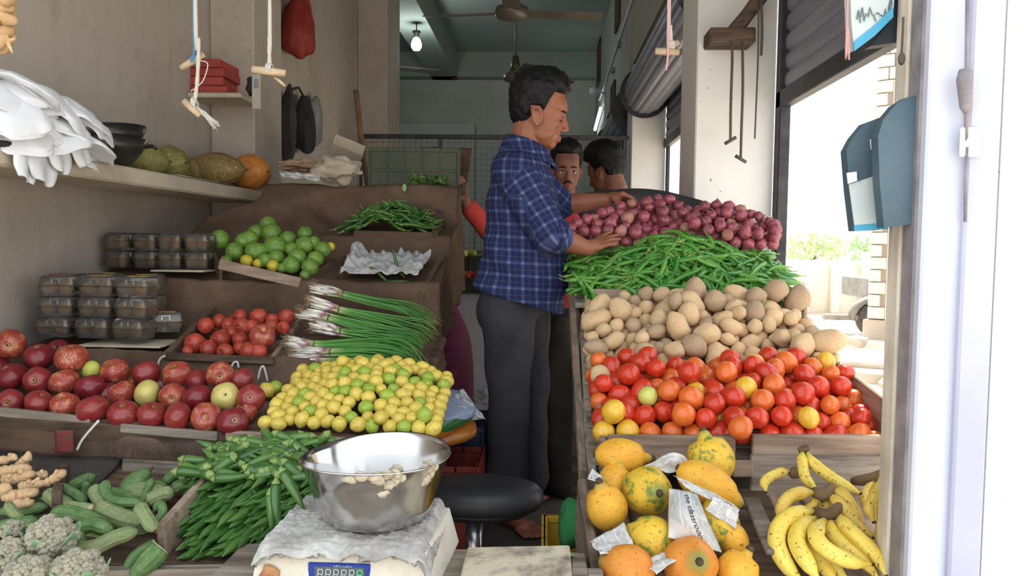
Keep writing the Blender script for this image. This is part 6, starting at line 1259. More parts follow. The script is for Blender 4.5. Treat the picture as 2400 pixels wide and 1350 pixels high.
# ------------------------------------------------------------------ wire partition
M_wire = simple('grey_wire', c(70, 68, 66), c(90, 88, 84), 10, .6); YF = 6.45; fa, fb = P(846, 314, YF), P(1474, 322, YF); zt = (fa.z + fb.z) / 2
fe = empty('wire_partition', ((fa.x + fb.x) / 2, YF, 0), label='wire mesh partition with a dark top rail across the back of the shop', cat='partition')
mo('top_rail', slab(fa.x, fb.x, YF - .015, YF + .015, zt - .03, zt + .006, .003), M_steel, fe, False); mo('lower_rail', slab(fa.x, fb.x, YF - .012, YF + .012, .95, .98, .003), M_steel, fe, False)
for t in (0.0, .30, .62, .985): x = lerp(fa.x, fb.x, t); mo('post', slab(x - .012, x + .012, YF - .012, YF + .012, 0, zt, .003), M_steel, fe, False)
gs = []; W3 = fb.x - fa.x
for k in range(int(W3 / .045)): gs.append(slab(fa.x + k * .045 - .0016, fa.x + k * .045 + .0016, YF - .0016, YF + .0016, .1, zt))
for k in range(int((zt - .1) / .045)): gs.append(slab(fa.x, fb.x, YF + .0016, YF + .0048, .1 + k * .045 - .0016, .1 + k * .045 + .0016))
mo('wire_mesh', join(gs), M_wire, fe, False)
# ------------------------------------------------------------------ fans, lamps, conduits
M_fan = simple('brown_fan', c(84, 78, 70), c(104, 98, 88), 6, .4, metal=.2)
def fan(px, py, Y, rots, lb, drop=1.0):
    h = P(px, py, Y); o = empty('ceiling_fan', h, label=lb, cat='fan', group='ceiling fans')
    mo('motor', lathe([(.02, .07), (.05, .06), (.105, .03), (.115, 0), (.105, -.03), (.05, -.05), (.01, -.055)], 28).at(h), M_fan, o); mo('rod', tube([h + Vector((0, 0, .05)), Vector((h.x, h.y, ZC))], .012, 8), M_fan, o); mo('canopy', lathe([(.03, .2), (.055, .06), (.02, .05)], 16).at(h), M_fan, o)
    for a_ in rots:
        d = Vector((math.cos(rad(a_)), math.sin(rad(a_)), 0)); mo('blade', plank(h + d * .10, h + d * .60, .006, .12, Vector((-d.y * .18, d.x * .18, 1)), .002), M_fan, o, False)
fan(1200, 30, 5.3, (172, 8, 270), 'nearest ceiling fan at the top of the picture'); fan(1208, 182, 7.6, (176, 25, 285), 'second ceiling fan behind the head of the standing person'); fan(905, 158, 9.0, (20, 140, 260), 'third ceiling fan half hidden by the rear column')
n = NM('lit_bulb'); n.b.inputs['Emission Color'].default_value = (.86, .97, 1, 1); n.b.inputs['Emission Strength'].default_value = 14; M_bulb = n.m; n = NM('lit_tube'); n.b.inputs['Emission Color'].default_value = (.85, 1, .96, 1); n.b.inputs['Emission Strength'].default_value = 6; M_tube = n.m
h = P(976, 104, 8.6); o = empty('light_bulb', h, label='glowing white bulb hanging under the ceiling beam', cat='lamp')
mo('bulb', lathe([(.001, -.07), (.035, -.062), (.055, -.03), (.055, .01), (.04, .05), (.025, .07)], 20).at(h), M_bulb, o); mo('holder', lathe([(.03, .07), (.03, .12), (.045, .125), (.045, .14)], 14).at(h), M_steel, o); mo('cable', tube([h + Vector((0, 0, .14)), Vector((h.x, h.y, 3.41))], .006, 6), M_steel, o)
pl = bpy.data.lights.new('bulb_light', 'POINT'); pl.energy = 8; pl.shadow_soft_size = .06; pl.color = (.85, .97, 1); plo = ob('bulb_light', pl, Matrix.Translation(h + Vector((0, 0, -.16))))
o = empty('tube_light', (.66, 10.4, 2.9), label='lit fluorescent tube on the far end of the right wall', cat='lamp'); a_, b_ = PX(1400, 258, .655), PX(1384, 296, .655)
a_ = Vector((.655, 9.9, 2.72)); b_ = Vector((.655, 11.05, 2.62)); mo('tube', tube([a_, b_], .018, 10), M_tube, o); mo('batten', plank(a_ + Vector((.025, 0, .02)), b_ + Vector((.025, 0, .02)), .04, .02), M_white, o, False)
mo('wall_lamp', join([tube([(.69, 9.6, 2.84), (.60, 9.55, 2.86)], .014, 8), lathe([(.015, 0), (.05, .06), (.055, .09), (.02, .12)], 14).x(Euler((0, rad(-90), 0)).to_matrix().to_4x4()).at((.61, 9.55, 2.86))]), M_white, label='small unlit white lamp on a bracket above the fluorescent tube', cat='lamp')
for k, (px0, py0, px1, py1) in enumerate([(1405, 235, 1500, -60)]):
    mo('conduit', tube([PX(px0, py0, .676), PX(px1, py1, .676)], .011, 6), M_white, label='pale conduit running along the right wall under the ceiling', cat='conduit')
for k, (px, py) in enumerate([(1450, 105), (1436, 165)]):
    p_ = PX(px, py, .67); mo('switch_box', box(.03, .10, .05, p_, .004), M_greypaint, smooth=False, label='%s grey junction box on the conduit' % ('upper', 'lower')[k], cat='box')
# ------------------------------------------------------------------ people
def vox(gs, voxel, it=6, fac=.5):
    g = join(gs); me = bpy.data.meshes.new('tmpv'); me.from_pydata(g.v.tolist(), [], g.f); o = bpy.data.objects.new('tmpv', me); col.objects.link(o)
    m = o.modifiers.new('r', 'REMESH'); m.mode = 'VOXEL'; m.voxel_size = voxel; m.adaptivity = 0
    s_ = o.modifiers.new('s', 'SMOOTH'); s_.factor = fac; s_.iterations = it
    dg = bpy.context.evaluated_depsgraph_get(); e = bpy.data.meshes.new_from_object(o.evaluated_get(dg)); n_ = len(e.vertices); V = np.empty(n_ * 3); e.vertices.foreach_get('co', V)
    out = Geo(V.reshape(-1, 3), [tuple(p_.vertices) for p_ in e.polygons]); bpy.data.objects.remove(o); bpy.data.meshes.remove(me); bpy.data.meshes.remove(e); return out
def ell(c_, r_, R_=None, sub=3):
    g = blob(r_, sub)
    if R_ is not None: g = g.x(R_.to_4x4())
    return g.at(c_)
def cap(p0, r0, p1, r1, flat=1.0, up=None):
    p0, p1 = Vector(p0), Vector(p1); return join([tube([p0, p0.lerp(p1, .5), p1], [r0, (r0 + r1) / 2, r1], 14, flat=flat, up=up), ell(p0, r0 * (1 if flat == 1 else .85), None, 2), ell(p1, r1 * (1 if flat == 1 else .85), None, 2)])
def chain(pts, rr, **k): return [cap(pts[i], rr[i], pts[i + 1], rr[i + 1], **k) for i in range(len(pts) - 1)]
def skin(name, a_, b_):
    n = NM(name, .5, .4); co = n.coord((1, 1, 1), vary=False); cc = n.ramp(n.noise(9, 5, co, .6), [(.3, a_), (.7, b_)]); cc = n.mix(n.math('MULTIPLY', n.attr('t'), .65), cc, c(140, 66, 60)); n.color(cc).bump(n.noise(160, 2, co), .08, .001); n.set(Subsurface_Weight=.06, Subsurface_Scale=.01); return n.m
M_skin = skin('brown_skin', c(136, 84, 62), c(156, 98, 74)); M_skin2 = skin('darker_brown_skin', c(116, 74, 58), c(134, 88, 70))
n = NM('black_hair', .55, .25); co = n.coord((1, 1, 1), vary=False); n.color(n.ramp(n.noise(60, 3, co), [(.3, c(9, 9, 11)), (.7, c(20, 19, 20))])).bump(n.noise(120, 3, n.coord((1, 1, .3), vary=False)), .9, .004); M_hair = n.m
n = NM('eye_white', .2); n.color(c(206, 198, 190)); M_eyew = n.m; n = NM('iris_dark', .15); n.color(c(34, 24, 20)); M_iris = n.m
def plaid():
    n = NM('plaid_cotton', .9, .15); a = n.N('ShaderNodeAttribute'); a.attribute_name = 'pl'; s_ = n.sep(a.outputs['Vector'])
    def bands(x):
        f = n.math('FRACT', n.math('MULTIPLY', x, 1 / .044)); return n.ramp(f, [(0, .0), (.10, 1.0), (.22, 1.0), (.32, 0.0)]), n.ramp(f, [(.60, 0.0), (.62, 1.0), (.655, 1.0), (.675, 0.0)])
    lu, ru = bands(s_[0]); lv_, rv = bands(s_[1]); li = n.math('ADD', n.math('MULTIPLY', lu, .5), n.math('MULTIPLY', lv_, .5)); cc = n.ramp(li, [(0, c(30, 42, 78)), (.5, c(60, 72, 112)), (1, c(118, 116, 148))])
    cc = n.mix(n.math('MULTIPLY', n.math('MAXIMUM', ru, rv), .35), cc, c(120, 84, 112)); co = n.coord(vary=False); n.color(n.mix(n.math('MULTIPLY', n.noise(20, 4, co), .35), cc, c(40, 44, 76))).bump(n.noise(18, 3, co), .3, .004); return n.m
M_plaid = plaid(); M_trou = simple('charcoal_trousers', c(44, 44, 50), c(58, 57, 62), 10, .9, .3, 25); M_redsh = simple('red_shirt', c(176, 56, 50), c(196, 72, 62), 6, .85, .3, 20); M_pinksh = simple('pink_red_shirt', c(186, 84, 90), c(206, 110, 112), 8, .85, .3, 20)
M_stud = simple('gold_stud', c(220, 200, 150), c(230, 214, 170), 5, .2, metal=1.0)
def head_geos(T):
    """head pieces in local frame (x forward, y its left side, z up; origin level with the ear) moved by T"""
    e = lambda c_, r_, R_=None: ell(c_, r_, R_).x(T); cp = lambda *a: cap(*a).x(T); L = [e((-.005, 0, .045), (.099, .076, .089)), e((.05, 0, .02), (.055, .061, .055)), e((.043, 0, -.045), (.048, .057, .055)), e((.030, 0, -.085), (.052, .050, .042)), e((.055, 0, -.112), (.019, .025, .020)), e((.066, 0, -.088), (.019, .026, .022)),
        e((.0835, 0, -.087), (.0085, .021, .0055)), e((.0815, 0, -.0995), (.0085, .017, .0065)), cp((.096, 0, -.020), .0085, (.106, 0, -.056), .0115), e((.103, 0, -.060), (.012, .011, .0095)), cp((-.03, 0, -.05), .058, (-.046, 0, -.17), .06)]
    for s_ in (-1, 1):
        L += [e((.097, s_ * .012, -.064), (.010, .0075, .008)), cp((.092, s_ * .010, -.006), .011, (.074, s_ * .046, -.004), .012), e((.060, s_ * .044, -.043), (.024, .017, .02)), e((.0765, s_ * .031, -.027), (.0125, .0165, .012)), e((.004, s_ * .077, -.030), (.014, .008, .026)), e((.028, s_ * .045, -.075), (.04, .014, .03)), e((.030, s_ * .051, -.012), (.048, .016, .042)), e((.030, s_ * .050, -.05), (.045, .014, .035))]
        rg = [Vector((.004 + .017 * math.cos(a_) - .004 * math.sin(a_), s_ * (.084 + .004 * math.sin(a_)), -.028 + .031 * math.sin(a_))) for a_ in [k * 6.2832 / 12 for k in range(12)]]
        L += [cap(rg[k], .0045, rg[(k + 1) % 12], .0045).x(T) for k in range(12)]
    return L
def hair_geo(T, top=.020, front=.03, seed=0, side=.0, fringe=0.0):
    g = ico(5); V = []
    for v in g.v:
        p_ = np.array((-.005, 0, .045)) + v * np.array((.099, .076, .089)); bk = max(0, min(1, (-p_[0] - .01) / .03)) * max(0, -v[2]); p_[2] -= .035 * bk; p_[0] -= .012 * bk; x, y, z = p_; ay = abs(y)
        if x > .055: hl = .060 - fringe + .1 * max(0, ay - .045)
        elif x > .028: hl = lerp(-.005, .055 - fringe, (x - .028) / .027)
        elif x > .014: hl = -.035
        elif x > -.024: hl = .004
        else: hl = -.055 - .03 * min(1, (-.024 - x) / .05)
        k = max(0, min(1, (z - hl) / .012)); up = max(0, v[2]); fr_ = max(0, v[0]) * up
        th = -.012 + k * (.012 + .007 + side * ay / .07 + top * up + front * fr_ ** 1.2 + .006 * nz(v[0] * 6, v[1] * 6, v[2] * 6 + seed) + .0035 * nz(v[0] * 19, v[1] * 19, v[2] * 9 + seed)); V.append(p_ + v * th)
    return Geo(np.array(V), g.f).x(T)
def face_bits(o, T, M_s, open_eyes, moustache=False):
    for s_ in (-1, 1):
        br = [(.1005, s_ * .012, -.0035), (.098, s_ * .026, .001), (.088, s_ * .042, .0), (.077, s_ * .052, -.006)]; mo('eyebrow', tube(bez(br, 8), [.002, .0035, .004, .004, .004, .0035, .003, .0025, .001], 6, flat=.8).x(T), M_hair, o)
        if open_eyes:
            ey = mo('eye', ell((.0785, s_ * .031, -.027), (.0125, .0145, .0082)).x(T), M_eyew, o); mo('iris', ell((.0895, s_ * .030, -.0265), (.0025, .0055, .0055)).x(T), M_iris, ey); mo('upper_lash', tube([(.082, s_ * .017, -.024), (.0895, s_ * .030, -.0195), (.081, s_ * .046, -.024)], .0022, 5).x(T), M_hair, o)
        else: mo('eyelash', tube(bez([(.086, s_ * .018, -.031), (.0905, s_ * .030, -.0335), (.082, s_ * .045, -.031)], 6), .0016, 5).x(T), M_hair, o)
    if moustache: mo('moustache', join([tube(bez([(.0945, 0, -.077), (.091, s_ * .014, -.079), (.083, s_ * .027, -.088)], 6), [.003, .0042, .0045, .004, .0035, .0025, .001], 6, flat=.7).x(T) for s_ in (-1, 1)]), M_hair, o)
    mo('mouth_line', tube(bez([(.080, -.019, -.0925), (.0895, 0, -.0932), (.080, .019, -.0925)], 8), .0013, 5).x(T), M_iris, o)
def tint_lips(g, T):
    Ti = np.array(T.inverted()); q = g.v @ Ti[:3, :3].T + Ti[:3, 3]; d = ((q[:, 0] - .087) / .014) ** 2 + (q[:, 1] / .024) ** 2 + ((q[:, 2] + .093) / .0125) ** 2; g.t = np.clip(1.6 - d, 0, 1); g.t[0] = max(g.t[0], .001); return g
def hand(wr, palm_end, tips, thumb, R0=.0085, up=None):
    """wr -> palm_end palm; tips: list of (knuckle, mid, tip)"""
    wr, pe = Vector(wr), Vector(palm_end); L = [cap(wr, .024, wr.lerp(pe, .5), .026)]
    for i, (kx, md, tp) in enumerate(tips): kx, md, tp = Vector(kx), Vector(md), Vector(tp); L += [cap(wr.lerp(pe, .25), .019, kx, .0125), cap(kx, .0105, md, R0), cap(md, R0, tp, R0 * .8)]
    a_, b_, c2 = map(Vector, thumb); return L + [cap(a_, .014, b_, .0105), cap(b_, .0102, c2, .0085)]
def Yv(px, py, Y): return P(px, py, Y)
# ---- the vendor in the plaid shirt, in profile, both hands on the produce
YM = 2.90
O = P(1262, 262, YM); Th = Matrix.Translation(O) @ Matrix.Rotation(rad(-4), 4, 'Z') @ Matrix.Rotation(rad(4), 4, 'Y')
shR, elR, wrR = P(1205, 405, 2.75), P(1296, 552, 2.70), P(1378, 583, 2.735); shL, elL, wrL = P(1232, 402, 3.07), P(1318, 480, 3.12), P(1425, 468, 3.10)
hpR, knR, anR = P(1192, 715, 2.83), P(1192, 905, 2.84), P(1190, 1190, 2.86); hpL, knL, anL = P(1225, 715, 2.99), P(1240, 905, 3.02), P(1238, 1150, 3.05)
anR.z = max(anR.z, .08); anL.z = .085
B_ = head_geos(Th)
B_ += [ell(P(1225, 440, YM), (.095, .15, .14)), ell(P(1225, 540, YM), (.105, .14, .14)), ell(P(1220, 640, YM), (.115, .145, .13)), ell(P(1212, 700, YM), (.11, .15, .09)), cap(O + Vector((-.045, 0, -.13)), .06, P(1228, 400, YM), .075), cap(shR, .06, P(1225, 400, YM), .07), cap(shL, .06, P(1225, 400, YM), .07)]
B_ += chain([shR, elR], [.055, .045]) + chain([elR, elR.lerp(wrR, .35), wrR], [.043, .041, .027]) + chain([shL, elL], [.055, .044]) + chain([elL, elL.lerp(wrL, .35), wrL], [.042, .040, .026])
B_ += chain([hpR, knR, knR.lerp(anR, .35), anR], [.085, .058, .055, .036]) + chain([hpL, knL, knL.lerp(anL, .35), anL], [.085, .058, .055, .036])
def foot(an, yaw):
    an = Vector((an.x, an.y, .08))
    d = Vector((math.cos(yaw), math.sin(yaw), 0)); s_ = Vector((-d.y, d.x, 0)); g0 = Vector((an.x, an.y, .0)); L = [cap(an, .036, g0 - d * .02 + Vector((0, 0, .034)), .033), cap(g0 + Vector((0, 0, .05)), .036, g0 + d * .10 + Vector((0, 0, .028)), .027), cap(g0 + d * .09 + s_ * .022 + Vector((0, 0, .024)), .024, g0 + d * .09 - s_ * .022 + Vector((0, 0, .022)), .021)]
    for k, (o_, l_, r_) in enumerate([(.036, .175, .014), (.014, .172, .0105), (-.004, .163, .010), (-.021, .152, .0095), (-.037, .138, .009)]): L.append(cap(g0 + d * .10 + s_ * o_ * .95 + Vector((0, 0, .02)), r_ * 1.15, g0 + d * l_ + s_ * o_ * 1.1 + Vector((0, 0, .013)), r_))
    return L
B_ += foot(anR, rad(-45)) + foot(anL, rad(75))
B_ += hand(wrR, P(1402, 572, 2.745), [(P(1404, 562, 2.775), P(1420, 549, 2.785), P(1432, 543, 2.79)), (P(1408, 566, 2.758), P(1430, 555, 2.765), P(1448, 551, 2.77)), (P(1408, 572, 2.742), P(1432, 562, 2.745), P(1453, 560, 2.75)), (P(1405, 580, 2.728), P(1426, 573, 2.725), P(1444, 572, 2.725))], (P(1385, 576, 2.765), P(1398, 560, 2.79), P(1412, 552, 2.80)))
B_ += hand(wrL, P(1456, 460, 3.08), [(P(1460, 455, 3.05), P(1478, 462, 3.035), P(1492, 474, 3.03)), (P(1462, 456, 3.068), P(1481, 464, 3.06), P(1489, 479, 3.05)), (P(1461, 458, 3.086), P(1478, 468, 3.085), P(1480, 484, 3.075)), (P(1457, 462, 3.10), P(1470, 474, 3.10), P(1470, 487, 3.09))], (P(1438, 466, 3.07), P(1456, 479, 3.045), P(1470, 486, 3.04)))
body = tint_lips(vox(B_, .0042, 5), Th)
man = mo('person', body, M_skin, base=(O.x - .05, YM, 0), label='person in a blue plaid shirt and dark trousers sorting onions in the aisle', cat='person')
mo('hair', hair_geo(Th, .022, .034, 1), M_hair, man); face_bits(man, Th, M_skin, False)
mo('ear_stud', ell((.006, -.088, -.057), .0028).x(Th), M_stud, man)
def ringloft(rs, seg=36, off=0):
    V = []
    for (px, py, hw, hd, sl) in rs:
        for k in range(seg):
            a_ = 2 * math.pi * k / seg; ca, sa = math.cos(a_), math.sin(a_); q = P(px, py, YM); s_ = YM / F; sx = np.sign(ca) * abs(ca) ** .85 * hw * s_; V.append((q.x + sx, YM + np.sign(sa) * abs(sa) ** .85 * hd, q.z - sl * s_ * ca))
    n_ = len(rs); Fc = [(i * seg + k, i * seg + (k + 1) % seg, (i + 1) * seg + (k + 1) % seg, (i + 1) * seg + k) for i in range(n_ - 1) for k in range(seg)] + [tuple(range(seg - 1, -1, -1)), tuple((n_ - 1) * seg + k for k in range(seg))]
    return Geo(V, [tuple(reversed(f)) for f in Fc])
tor = ringloft([(1238, 352, 40, .072, 14), (1233, 366, 56, .12, 12), (1222, 384, 64, .175, 8), (1219, 410, 71, .20, 4), (1221, 450, 79, .20, 0), (1227, 500, 87, .185, 0), (1232, 550, 95, .178, 0), (1233, 600, 102, .178, 4), (1226, 650, 106, .182, 14), (1217, 690, 106, .185, 28), (1215, 702, 106, .186, 33)])
cuR, cuL = elR.lerp(wrR, .10), elL.lerp(wrL, .0); eR0 = shR.lerp(elR, .5) + Vector((-.01, -.005, 0))
slv = [cap(P(1215, 400, 2.79), .075, shR + Vector((0, .01, 0)), .075)] + chain([shR, eR0, elR + Vector((-.012, 0, -.002)), cuR], [.078, .074, .066, .060]) + [cap(P(1232, 400, 3.02), .07, shL, .07)] + chain([shL, shL.lerp(elL, .5), cuL], [.072, .066, .058])
shg = vox([tor] + slv, .007, 7); V = shg.v.copy()
def axd(V, a_, b_):
    a_, b_ = np.array(a_), np.array(b_); d = b_ - a_; L = np.linalg.norm(d); t = np.clip(((V - a_) @ d) / L ** 2, 0, 1); return np.linalg.norm(V - (a_ + t[:, None] * d), axis=1), t * L
dR, tR = axd(V, shR, cuR); dL, tL = axd(V, shL, cuL); arm = (np.where(V[:, 1] < YM, dR, dL) < .083) & (np.where(V[:, 1] < YM, tR, tL) > .03)
wr_ = np.array([.012 * nz(v[0] * 7 + v[2] * 5, v[1] * 5, v[2] * 13) + .005 * math.sin(v[2] * 42 + v[0] * 26 + 4 * nz(v[0] * 5, v[1] * 5, v[2] * 5)) for v in V]); cx0 = np.array([P(1228, 500, YM).x, YM]); dd = V[:, :2] - cx0; dd /= np.linalg.norm(dd, axis=1, keepdims=True) + 1e-9
V[:, :2] += dd * wr_[:, None] * np.where(arm, .6, 1)[:, None]; shg.v = V
shirt = mo('plaid_shirt', shg, M_plaid, man)
pl_ = np.zeros((len(V), 3)); ang_ = np.arctan2(V[:, 1] - YM, V[:, 0] - cx0[0]); pl_[:, 0] = ang_ * .165 + .02 * (V[:, 2] - 1.0); pl_[:, 1] = V[:, 2] + .05 * V[:, 0]
for (sel, a_, b_, t_) in ((arm & (V[:, 1] < YM), shR, cuR, tR), (arm & (V[:, 1] >= YM), shL, cuL, tL)):
    ax = np.array((b_ - a_).normalized()); n1 = np.cross(ax, (0, 1, 0)); n1 /= np.linalg.norm(n1); n2 = np.cross(ax, n1); q = V - np.array(a_); an_ = np.arctan2(q @ n2, q @ n1); pl_[sel, 0] = an_[sel] * .07 + .5; pl_[sel, 1] = t_[sel]
shirt.data.attributes.new('pl', 'FLOAT_VECTOR', 'POINT').data.foreach_set('vector', pl_.ravel())
def attr_plane(o, fn):
    co_ = np.empty(len(o.data.vertices) * 3); o.data.vertices.foreach_get('co', co_); w3 = co_.reshape(-1, 3) + np.array(o.location); o.data.attributes.new('pl', 'FLOAT_VECTOR', 'POINT').data.foreach_set('vector', np.array([fn(v) for v in w3]).ravel())
nb_ = O + Vector((-.046, 0, -.135)); colr = []
def collar(u, v):
    a_ = lerp(-2.75, 2.75, u) + math.pi; r_ = lerp(.070, .094 + .018 * (abs(u - .5) * 2) ** 3, v); return nb_ + Vector((math.cos(a_) * r_ * 1.02 + .012 * (abs(u - .5) * 2) ** 2, math.sin(a_) * r_ * 1.05, lerp(.050, .006, v) - .06 * (abs(u - .5) * 2) ** 2 - .02 * v))
cg = mo('collar', grid(collar, 36, 6, .004), M_plaid, shirt); attr_plane(cg, lambda v: (v[0] * 1.0 + v[1] * .6, v[2], 0))
for el_, wr2, r_ in ((elR, wrR, .062), (elL, wrL, .058)):
    d = (wr2 - el_).normalized(); b_ = el_ + d * (.012 if el_ is elR else -.012); cu_ = mo('rolled_cuff', tube([b_ - d * .02, b_ - d * .018, b_, b_ + d * .018, b_ + d * .02, b_ + d * .012], [r_ * .93, r_ * 1.0, r_ * 1.03, r_ * 1.0, r_ * .93, r_ * .86], 26), M_plaid, shirt); attr_plane(cu_, lambda v: (v[0] + v[1], v[2] * .8, 0))
legs = vox(chain([hpR + Vector((0, 0, .02)), hpR.lerp(knR, .5), knR, knR.lerp(anR, .5), anR + Vector((-.005, 0, .06))], [.105, .092, .078, .075, .079]) + chain([hpL + Vector((0, 0, .02)), hpL.lerp(knL, .5), knL, knL.lerp(anL, .5), anL + Vector((0, 0, .04))], [.105, .092, .078, .075, .079]) + [ell(P(1205, 690, YM), (.13, .165, .11)), ell(P(1168, 725, YM), (.085, .15, .10))], .008, 6)
legs.v[:, 0] += np.array([.007 * nz(v[0] * 6, v[1] * 6, v[2] * 9) + .002 * math.sin(v[2] * 30 + v[1] * 14 + v[0] * 10) for v in legs.v]); legs.v[:, 1] += np.array([.008 * nz(v[0] * 8, v[1] * 8, v[2] * 11 + 3) for v in legs.v])
mo('trousers', legs, M_trou, man)
# ---- person behind, facing out, arm reaching to the left stand
def simple_body(T, Y0, X0, z0, skinm, shirtm, lb, arms, face, kw, yawdeg):
    f = Vector((math.cos(rad(yawdeg)), math.sin(rad(yawdeg)), 0)); s_ = Vector((-f.y, f.x, 0)); O_ = T.translation; base = Vector((O_.x, O_.y, 0)) - f * .04; zs = O_.z - .20
    L = head_geos(T) + [cap(O_ + T.to_3x3() @ Vector((-.046, 0, -.13)), .058, base + Vector((0, 0, zs - .02)), .07), ell(base + Vector((0, 0, zs - .16)), (.13, .13, .18)), ell(base + Vector((0, 0, zs - .42)), (.12, .12, .2))]
    hip = zs - .52
    for k in (-1, 1): L += chain([base + s_ * .09 * k + Vector((0, 0, hip)), base + s_ * .09 * k + Vector((0, 0, hip * .5)), base + s_ * .09 * k + Vector((0, 0, .05))], [.08, .056, .04]) + [cap(base + s_ * .09 * k + Vector((0, 0, .04)), .036, base + s_ * .09 * k + f * .15 + Vector((0, 0, .03)), .03)]
    tsh = [ell(base + Vector((0, 0, zs - .17)), (.15, .17, .2)), ell(base + Vector((0, 0, zs - .42)), (.15, .16, .26))]
    for k, (pts, hd) in arms.items():
        sh_ = base + s_ * .175 * k + Vector((0, 0, zs - .06)); pts = [sh_] + [Vector(p_) for p_ in pts]; L += chain(pts, [.05, .042, .028]) + [cap(sh_, .055, base + Vector((0, 0, zs - .06)), .07)] + hd; tsh += [cap(sh_, .07, base + Vector((0, 0, zs - .06)), .085)] + chain([pts[0], pts[1], pts[1].lerp(pts[2], .85)], [.068, .055, .045])
    g = tint_lips(vox(L, .007, 4), T); o = mo('person', g, skinm, base=(base.x, base.y, 0), label=lb, cat='person'); mo('hair', hair_geo(T, **kw), M_hair, o)
    mo('shirt', vox(tsh, .010, 6), shirtm, o); mo('trousers', vox([ell(base + Vector((0, 0, hip)), (.14, .15, .12))] + sum([chain([base + s_ * .09 * k + Vector((0, 0, hip)), base + s_ * .09 * k + Vector((0, 0, hip * .5)), base + s_ * .09 * k + Vector((0, 0, .09))], [.1, .078, .075]) for k in (-1, 1)], []), .011, 5), M_trou, o)
    face_bits(o, T, skinm, *face); return o
O2 = P(1327, 392, 4.06); T2 = Matrix.Translation(O2 + Vector((0, .0, 0))) @ Matrix.Rotation(rad(-84), 4, 'Z') @ Matrix.Rotation(rad(5), 4, 'Y') @ Matrix.Scale(.95, 4)
el2, wr2 = P(1150, 545, 3.86), P(1092, 478, 3.72)
h2 = hand(wr2, P(1085, 452, 3.70), [(P(1080, 448, 3.69), P(1076, 432, 3.67), P(1072, 418, 3.66)), (P(1084, 447, 3.70), P(1081, 428, 3.68), P(1078, 412, 3.67)), (P(1088, 447, 3.71), P(1087, 428, 3.69), P(1084, 414, 3.68)), (P(1092, 449, 3.72), P(1092, 434, 3.71), P(1090, 422, 3.70))], (P(1080, 465, 3.69), P(1072, 458, 3.67), P(1068, 446, 3.66)))
arm2 = P(1375, 560, 3.95); arm2b = P(1352, 640, 3.85)
simple_body(T2, 0, 0, 0, M_skin2, M_redsh, 'moustached person in a red shirt looking out from behind the vendor', {-1: ([el2, wr2], h2), 1: ([arm2, arm2b], hand(arm2b, arm2b + Vector((0, -.03, -.08)), [(arm2b + Vector((.02 * k, -.03, -.09)), arm2b + Vector((.022 * k, -.035, -.125)), arm2b + Vector((.022 * k, -.03, -.155))) for k in (-1.5, -.5, .5, 1.5)], (arm2b + Vector((-.02, -.01, -.04)), arm2b + Vector((-.05, -.02, -.07)), arm2b + Vector((-.055, -.03, -.10)))))}, (True, True), dict(top=.016, front=.02, seed=5, side=.004, fringe=-.006), -84)
O3 = P(1420, 398, 4.35); T3 = Matrix.Translation(O3) @ Matrix.Rotation(rad(146), 4, 'Z') @ Matrix.Rotation(rad(14), 4, 'Y')
bx = Vector((O3.x, O3.y, 0)); e3a, w3a = bx + Vector((.23, .0, .98)), bx + Vector((.12, .22, .85)); e3b, w3b = bx + Vector((-.27, .05, .98)), bx + Vector((-.22, .25, .85))
hd3 = lambda w_: hand(w_, w_ + Vector((0, .07, -.03)), [(w_ + Vector((.018 * k, .08, -.035)), w_ + Vector((.02 * k, .11, -.05)), w_ + Vector((.02 * k, .13, -.07))) for k in (-1.5, -.5, .5, 1.5)], (w_ + Vector((.02, .03, 0)), w_ + Vector((.04, .06, -.01)), w_ + Vector((.045, .085, -.03))))
simple_body(T3, 0, 0, 0, M_skin2, M_pinksh, 'person with thick black hair turned away behind the iron pan', {-1: ([e3a, w3a], hd3(w3a)), 1: ([e3b, w3b], hd3(w3b))}, (True, False), dict(top=.026, front=.045, seed=9, side=.004), 146)
# ------------------------------------------------------------------ labels that single out fruit in the heaps
_on = 'first second third fourth fifth sixth seventh eighth ninth tenth eleventh twelfth thirteenth fourteenth fifteenth sixteenth seventeenth eighteenth nineteenth twentieth'.split()
def ordinal(i):
    if i < 20: return _on[i]
    t = ['twenty', 'thirty', 'forty', 'fifty'][(i + 1) // 10 - 2]; u = (i + 1) % 10
    return t + '-' + _on[u - 1] if u else t[:-1] + 'ieth'
RCi = RC.inverted()
def proj(p_):
    d = RCi @ (Vector(p_) - CAM); return 1200 + F * d.x / -d.z, 675 - F * d.y / -d.z, -d.z
def label_rows(name, groups, noun, looks, start, board, rowh, hidden):
    it = [o for o in col.objects if o.name.split('.')[0] == name and o.parent is None and o.get('group') in groups]
    q = [(o, *proj(o.matrix_basis.translation), o.matrix_basis.to_scale()[0]) for o in it]; vis = []
    for a_ in q:
        ra = a_[4] * F / a_[3]; occ = any(b_ is not a_ and b_[3] < a_[3] - a_[4] * .35 and math.hypot(a_[1] - b_[1], a_[2] - b_[2]) < (.62 * b_[4] * F / b_[3] if name not in ('okra', 'chili_pepper') else 6) for b_ in q)
        if occ: a_[0]['label'] = hidden; a_[0]['group'] = {'tomato': 'tomatoes', 'potato': 'potatoes', 'chilli': 'chillies', 'okra': 'okra'}.get(noun, noun + 's') + ' hidden in the lower layers'
        else: vis.append(a_)
    if not vis: return
    y0 = max(a_[2] for a_ in vis); rows = {}
    for a_ in vis: rows.setdefault(int((y0 - a_[2]) / rowh), []).append(a_)
    for k, (r_, L) in enumerate(sorted(rows.items())):
        for i, a_ in enumerate(sorted(L, key=lambda x: x[1])):
            a_[0]['label'] = '%s %s, %s from the %s in the %s row up from the %s' % (looks(a_[0]), noun, ordinal(i), start, ordinal(k), board)
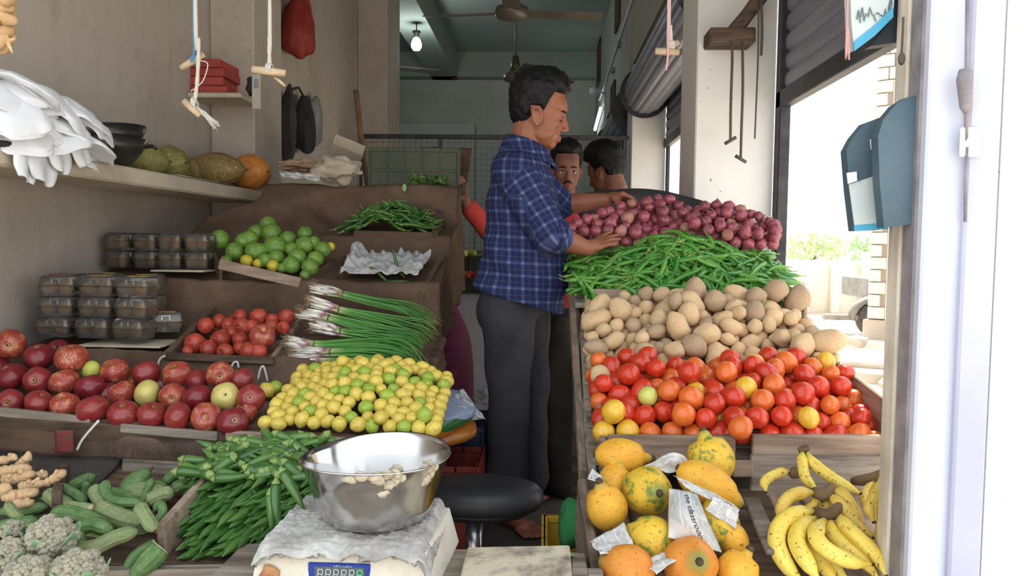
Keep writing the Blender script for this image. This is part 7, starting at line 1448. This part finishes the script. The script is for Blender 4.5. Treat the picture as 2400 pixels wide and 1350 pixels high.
kind_of = lambda o: o.data.materials[0].name
label_rows('tomato', ['tomatoes in the tray'], 'tomato', lambda o: {'tomato_red': 'red', 'tomato_orange': 'orange', 'tomato_yellow': 'yellow'}.get(kind_of(o), 'red'), 'aisle', 'front board', 34, 'tomato mostly hidden in the lower layer of the tomato tray')
label_rows('potato', ['potatoes in the tray', 'large potatoes in the tray'], 'potato', lambda o: ('large ' if o.get('group', '').startswith('large') else '') + {'potato_skin_tan': 'tan', 'potato_skin_dusty': 'dusty'}[kind_of(o)], 'aisle', 'tomatoes', 34, 'potato mostly hidden in the lower layer of the potato tray')
label_rows('onion', ['onions in the pan'], 'onion', lambda o: 'papery' if kind_of(o) == 'onion_papery' else 'purple', 'aisle', 'chillies', 24, 'onion mostly hidden in the lower layer of the onion pan')
label_rows('lime', ['limes in the tray'], 'lime', lambda o: 'greenish' if kind_of(o) == 'lime_green' else 'yellow', 'apples', 'board', 24, 'lime mostly hidden in the lower layer of the lime tray')
label_rows('okra', ['okra stacked tips forward'], 'okra', lambda o: 'dark green', 'gourds', 'front board', 16, 'okra pod mostly hidden inside the stacked bank')
label_rows('okra', ['okra lying crosswise on top'], 'okra lying crosswise', lambda o: 'light', 'gourds', 'bank', 16, 'crosswise okra pod covered by others on the bank')
label_rows('chili_pepper', ['chillies in the big heap'], 'chilli', lambda o: 'bright green', 'aisle', 'potatoes', 14, 'green chilli mostly covered in the big heap by the onions')
label_rows('chili_pepper', ['dark chillies on the left stand'], 'chilli', lambda o: 'dark slim', 'wall', 'burlap edge', 12, 'dark chilli mostly covered in the burlap tray')
label_rows('pomegranate', ['pomegranates in the top row', 'pomegranates in the middle', 'pomegranates in the front row behind the board'], 'pomegranate', lambda o: 'red brown', 'kiwi boxes', 'board', 26, 'pomegranate mostly hidden behind the others')
label_rows('sweet_lime', ['sweet limes in the upper half', 'sweet limes in the lower half'], 'sweet lime', lambda o: 'green', 'kiwi boxes', 'board', 26, 'green sweet lime mostly hidden behind the others')
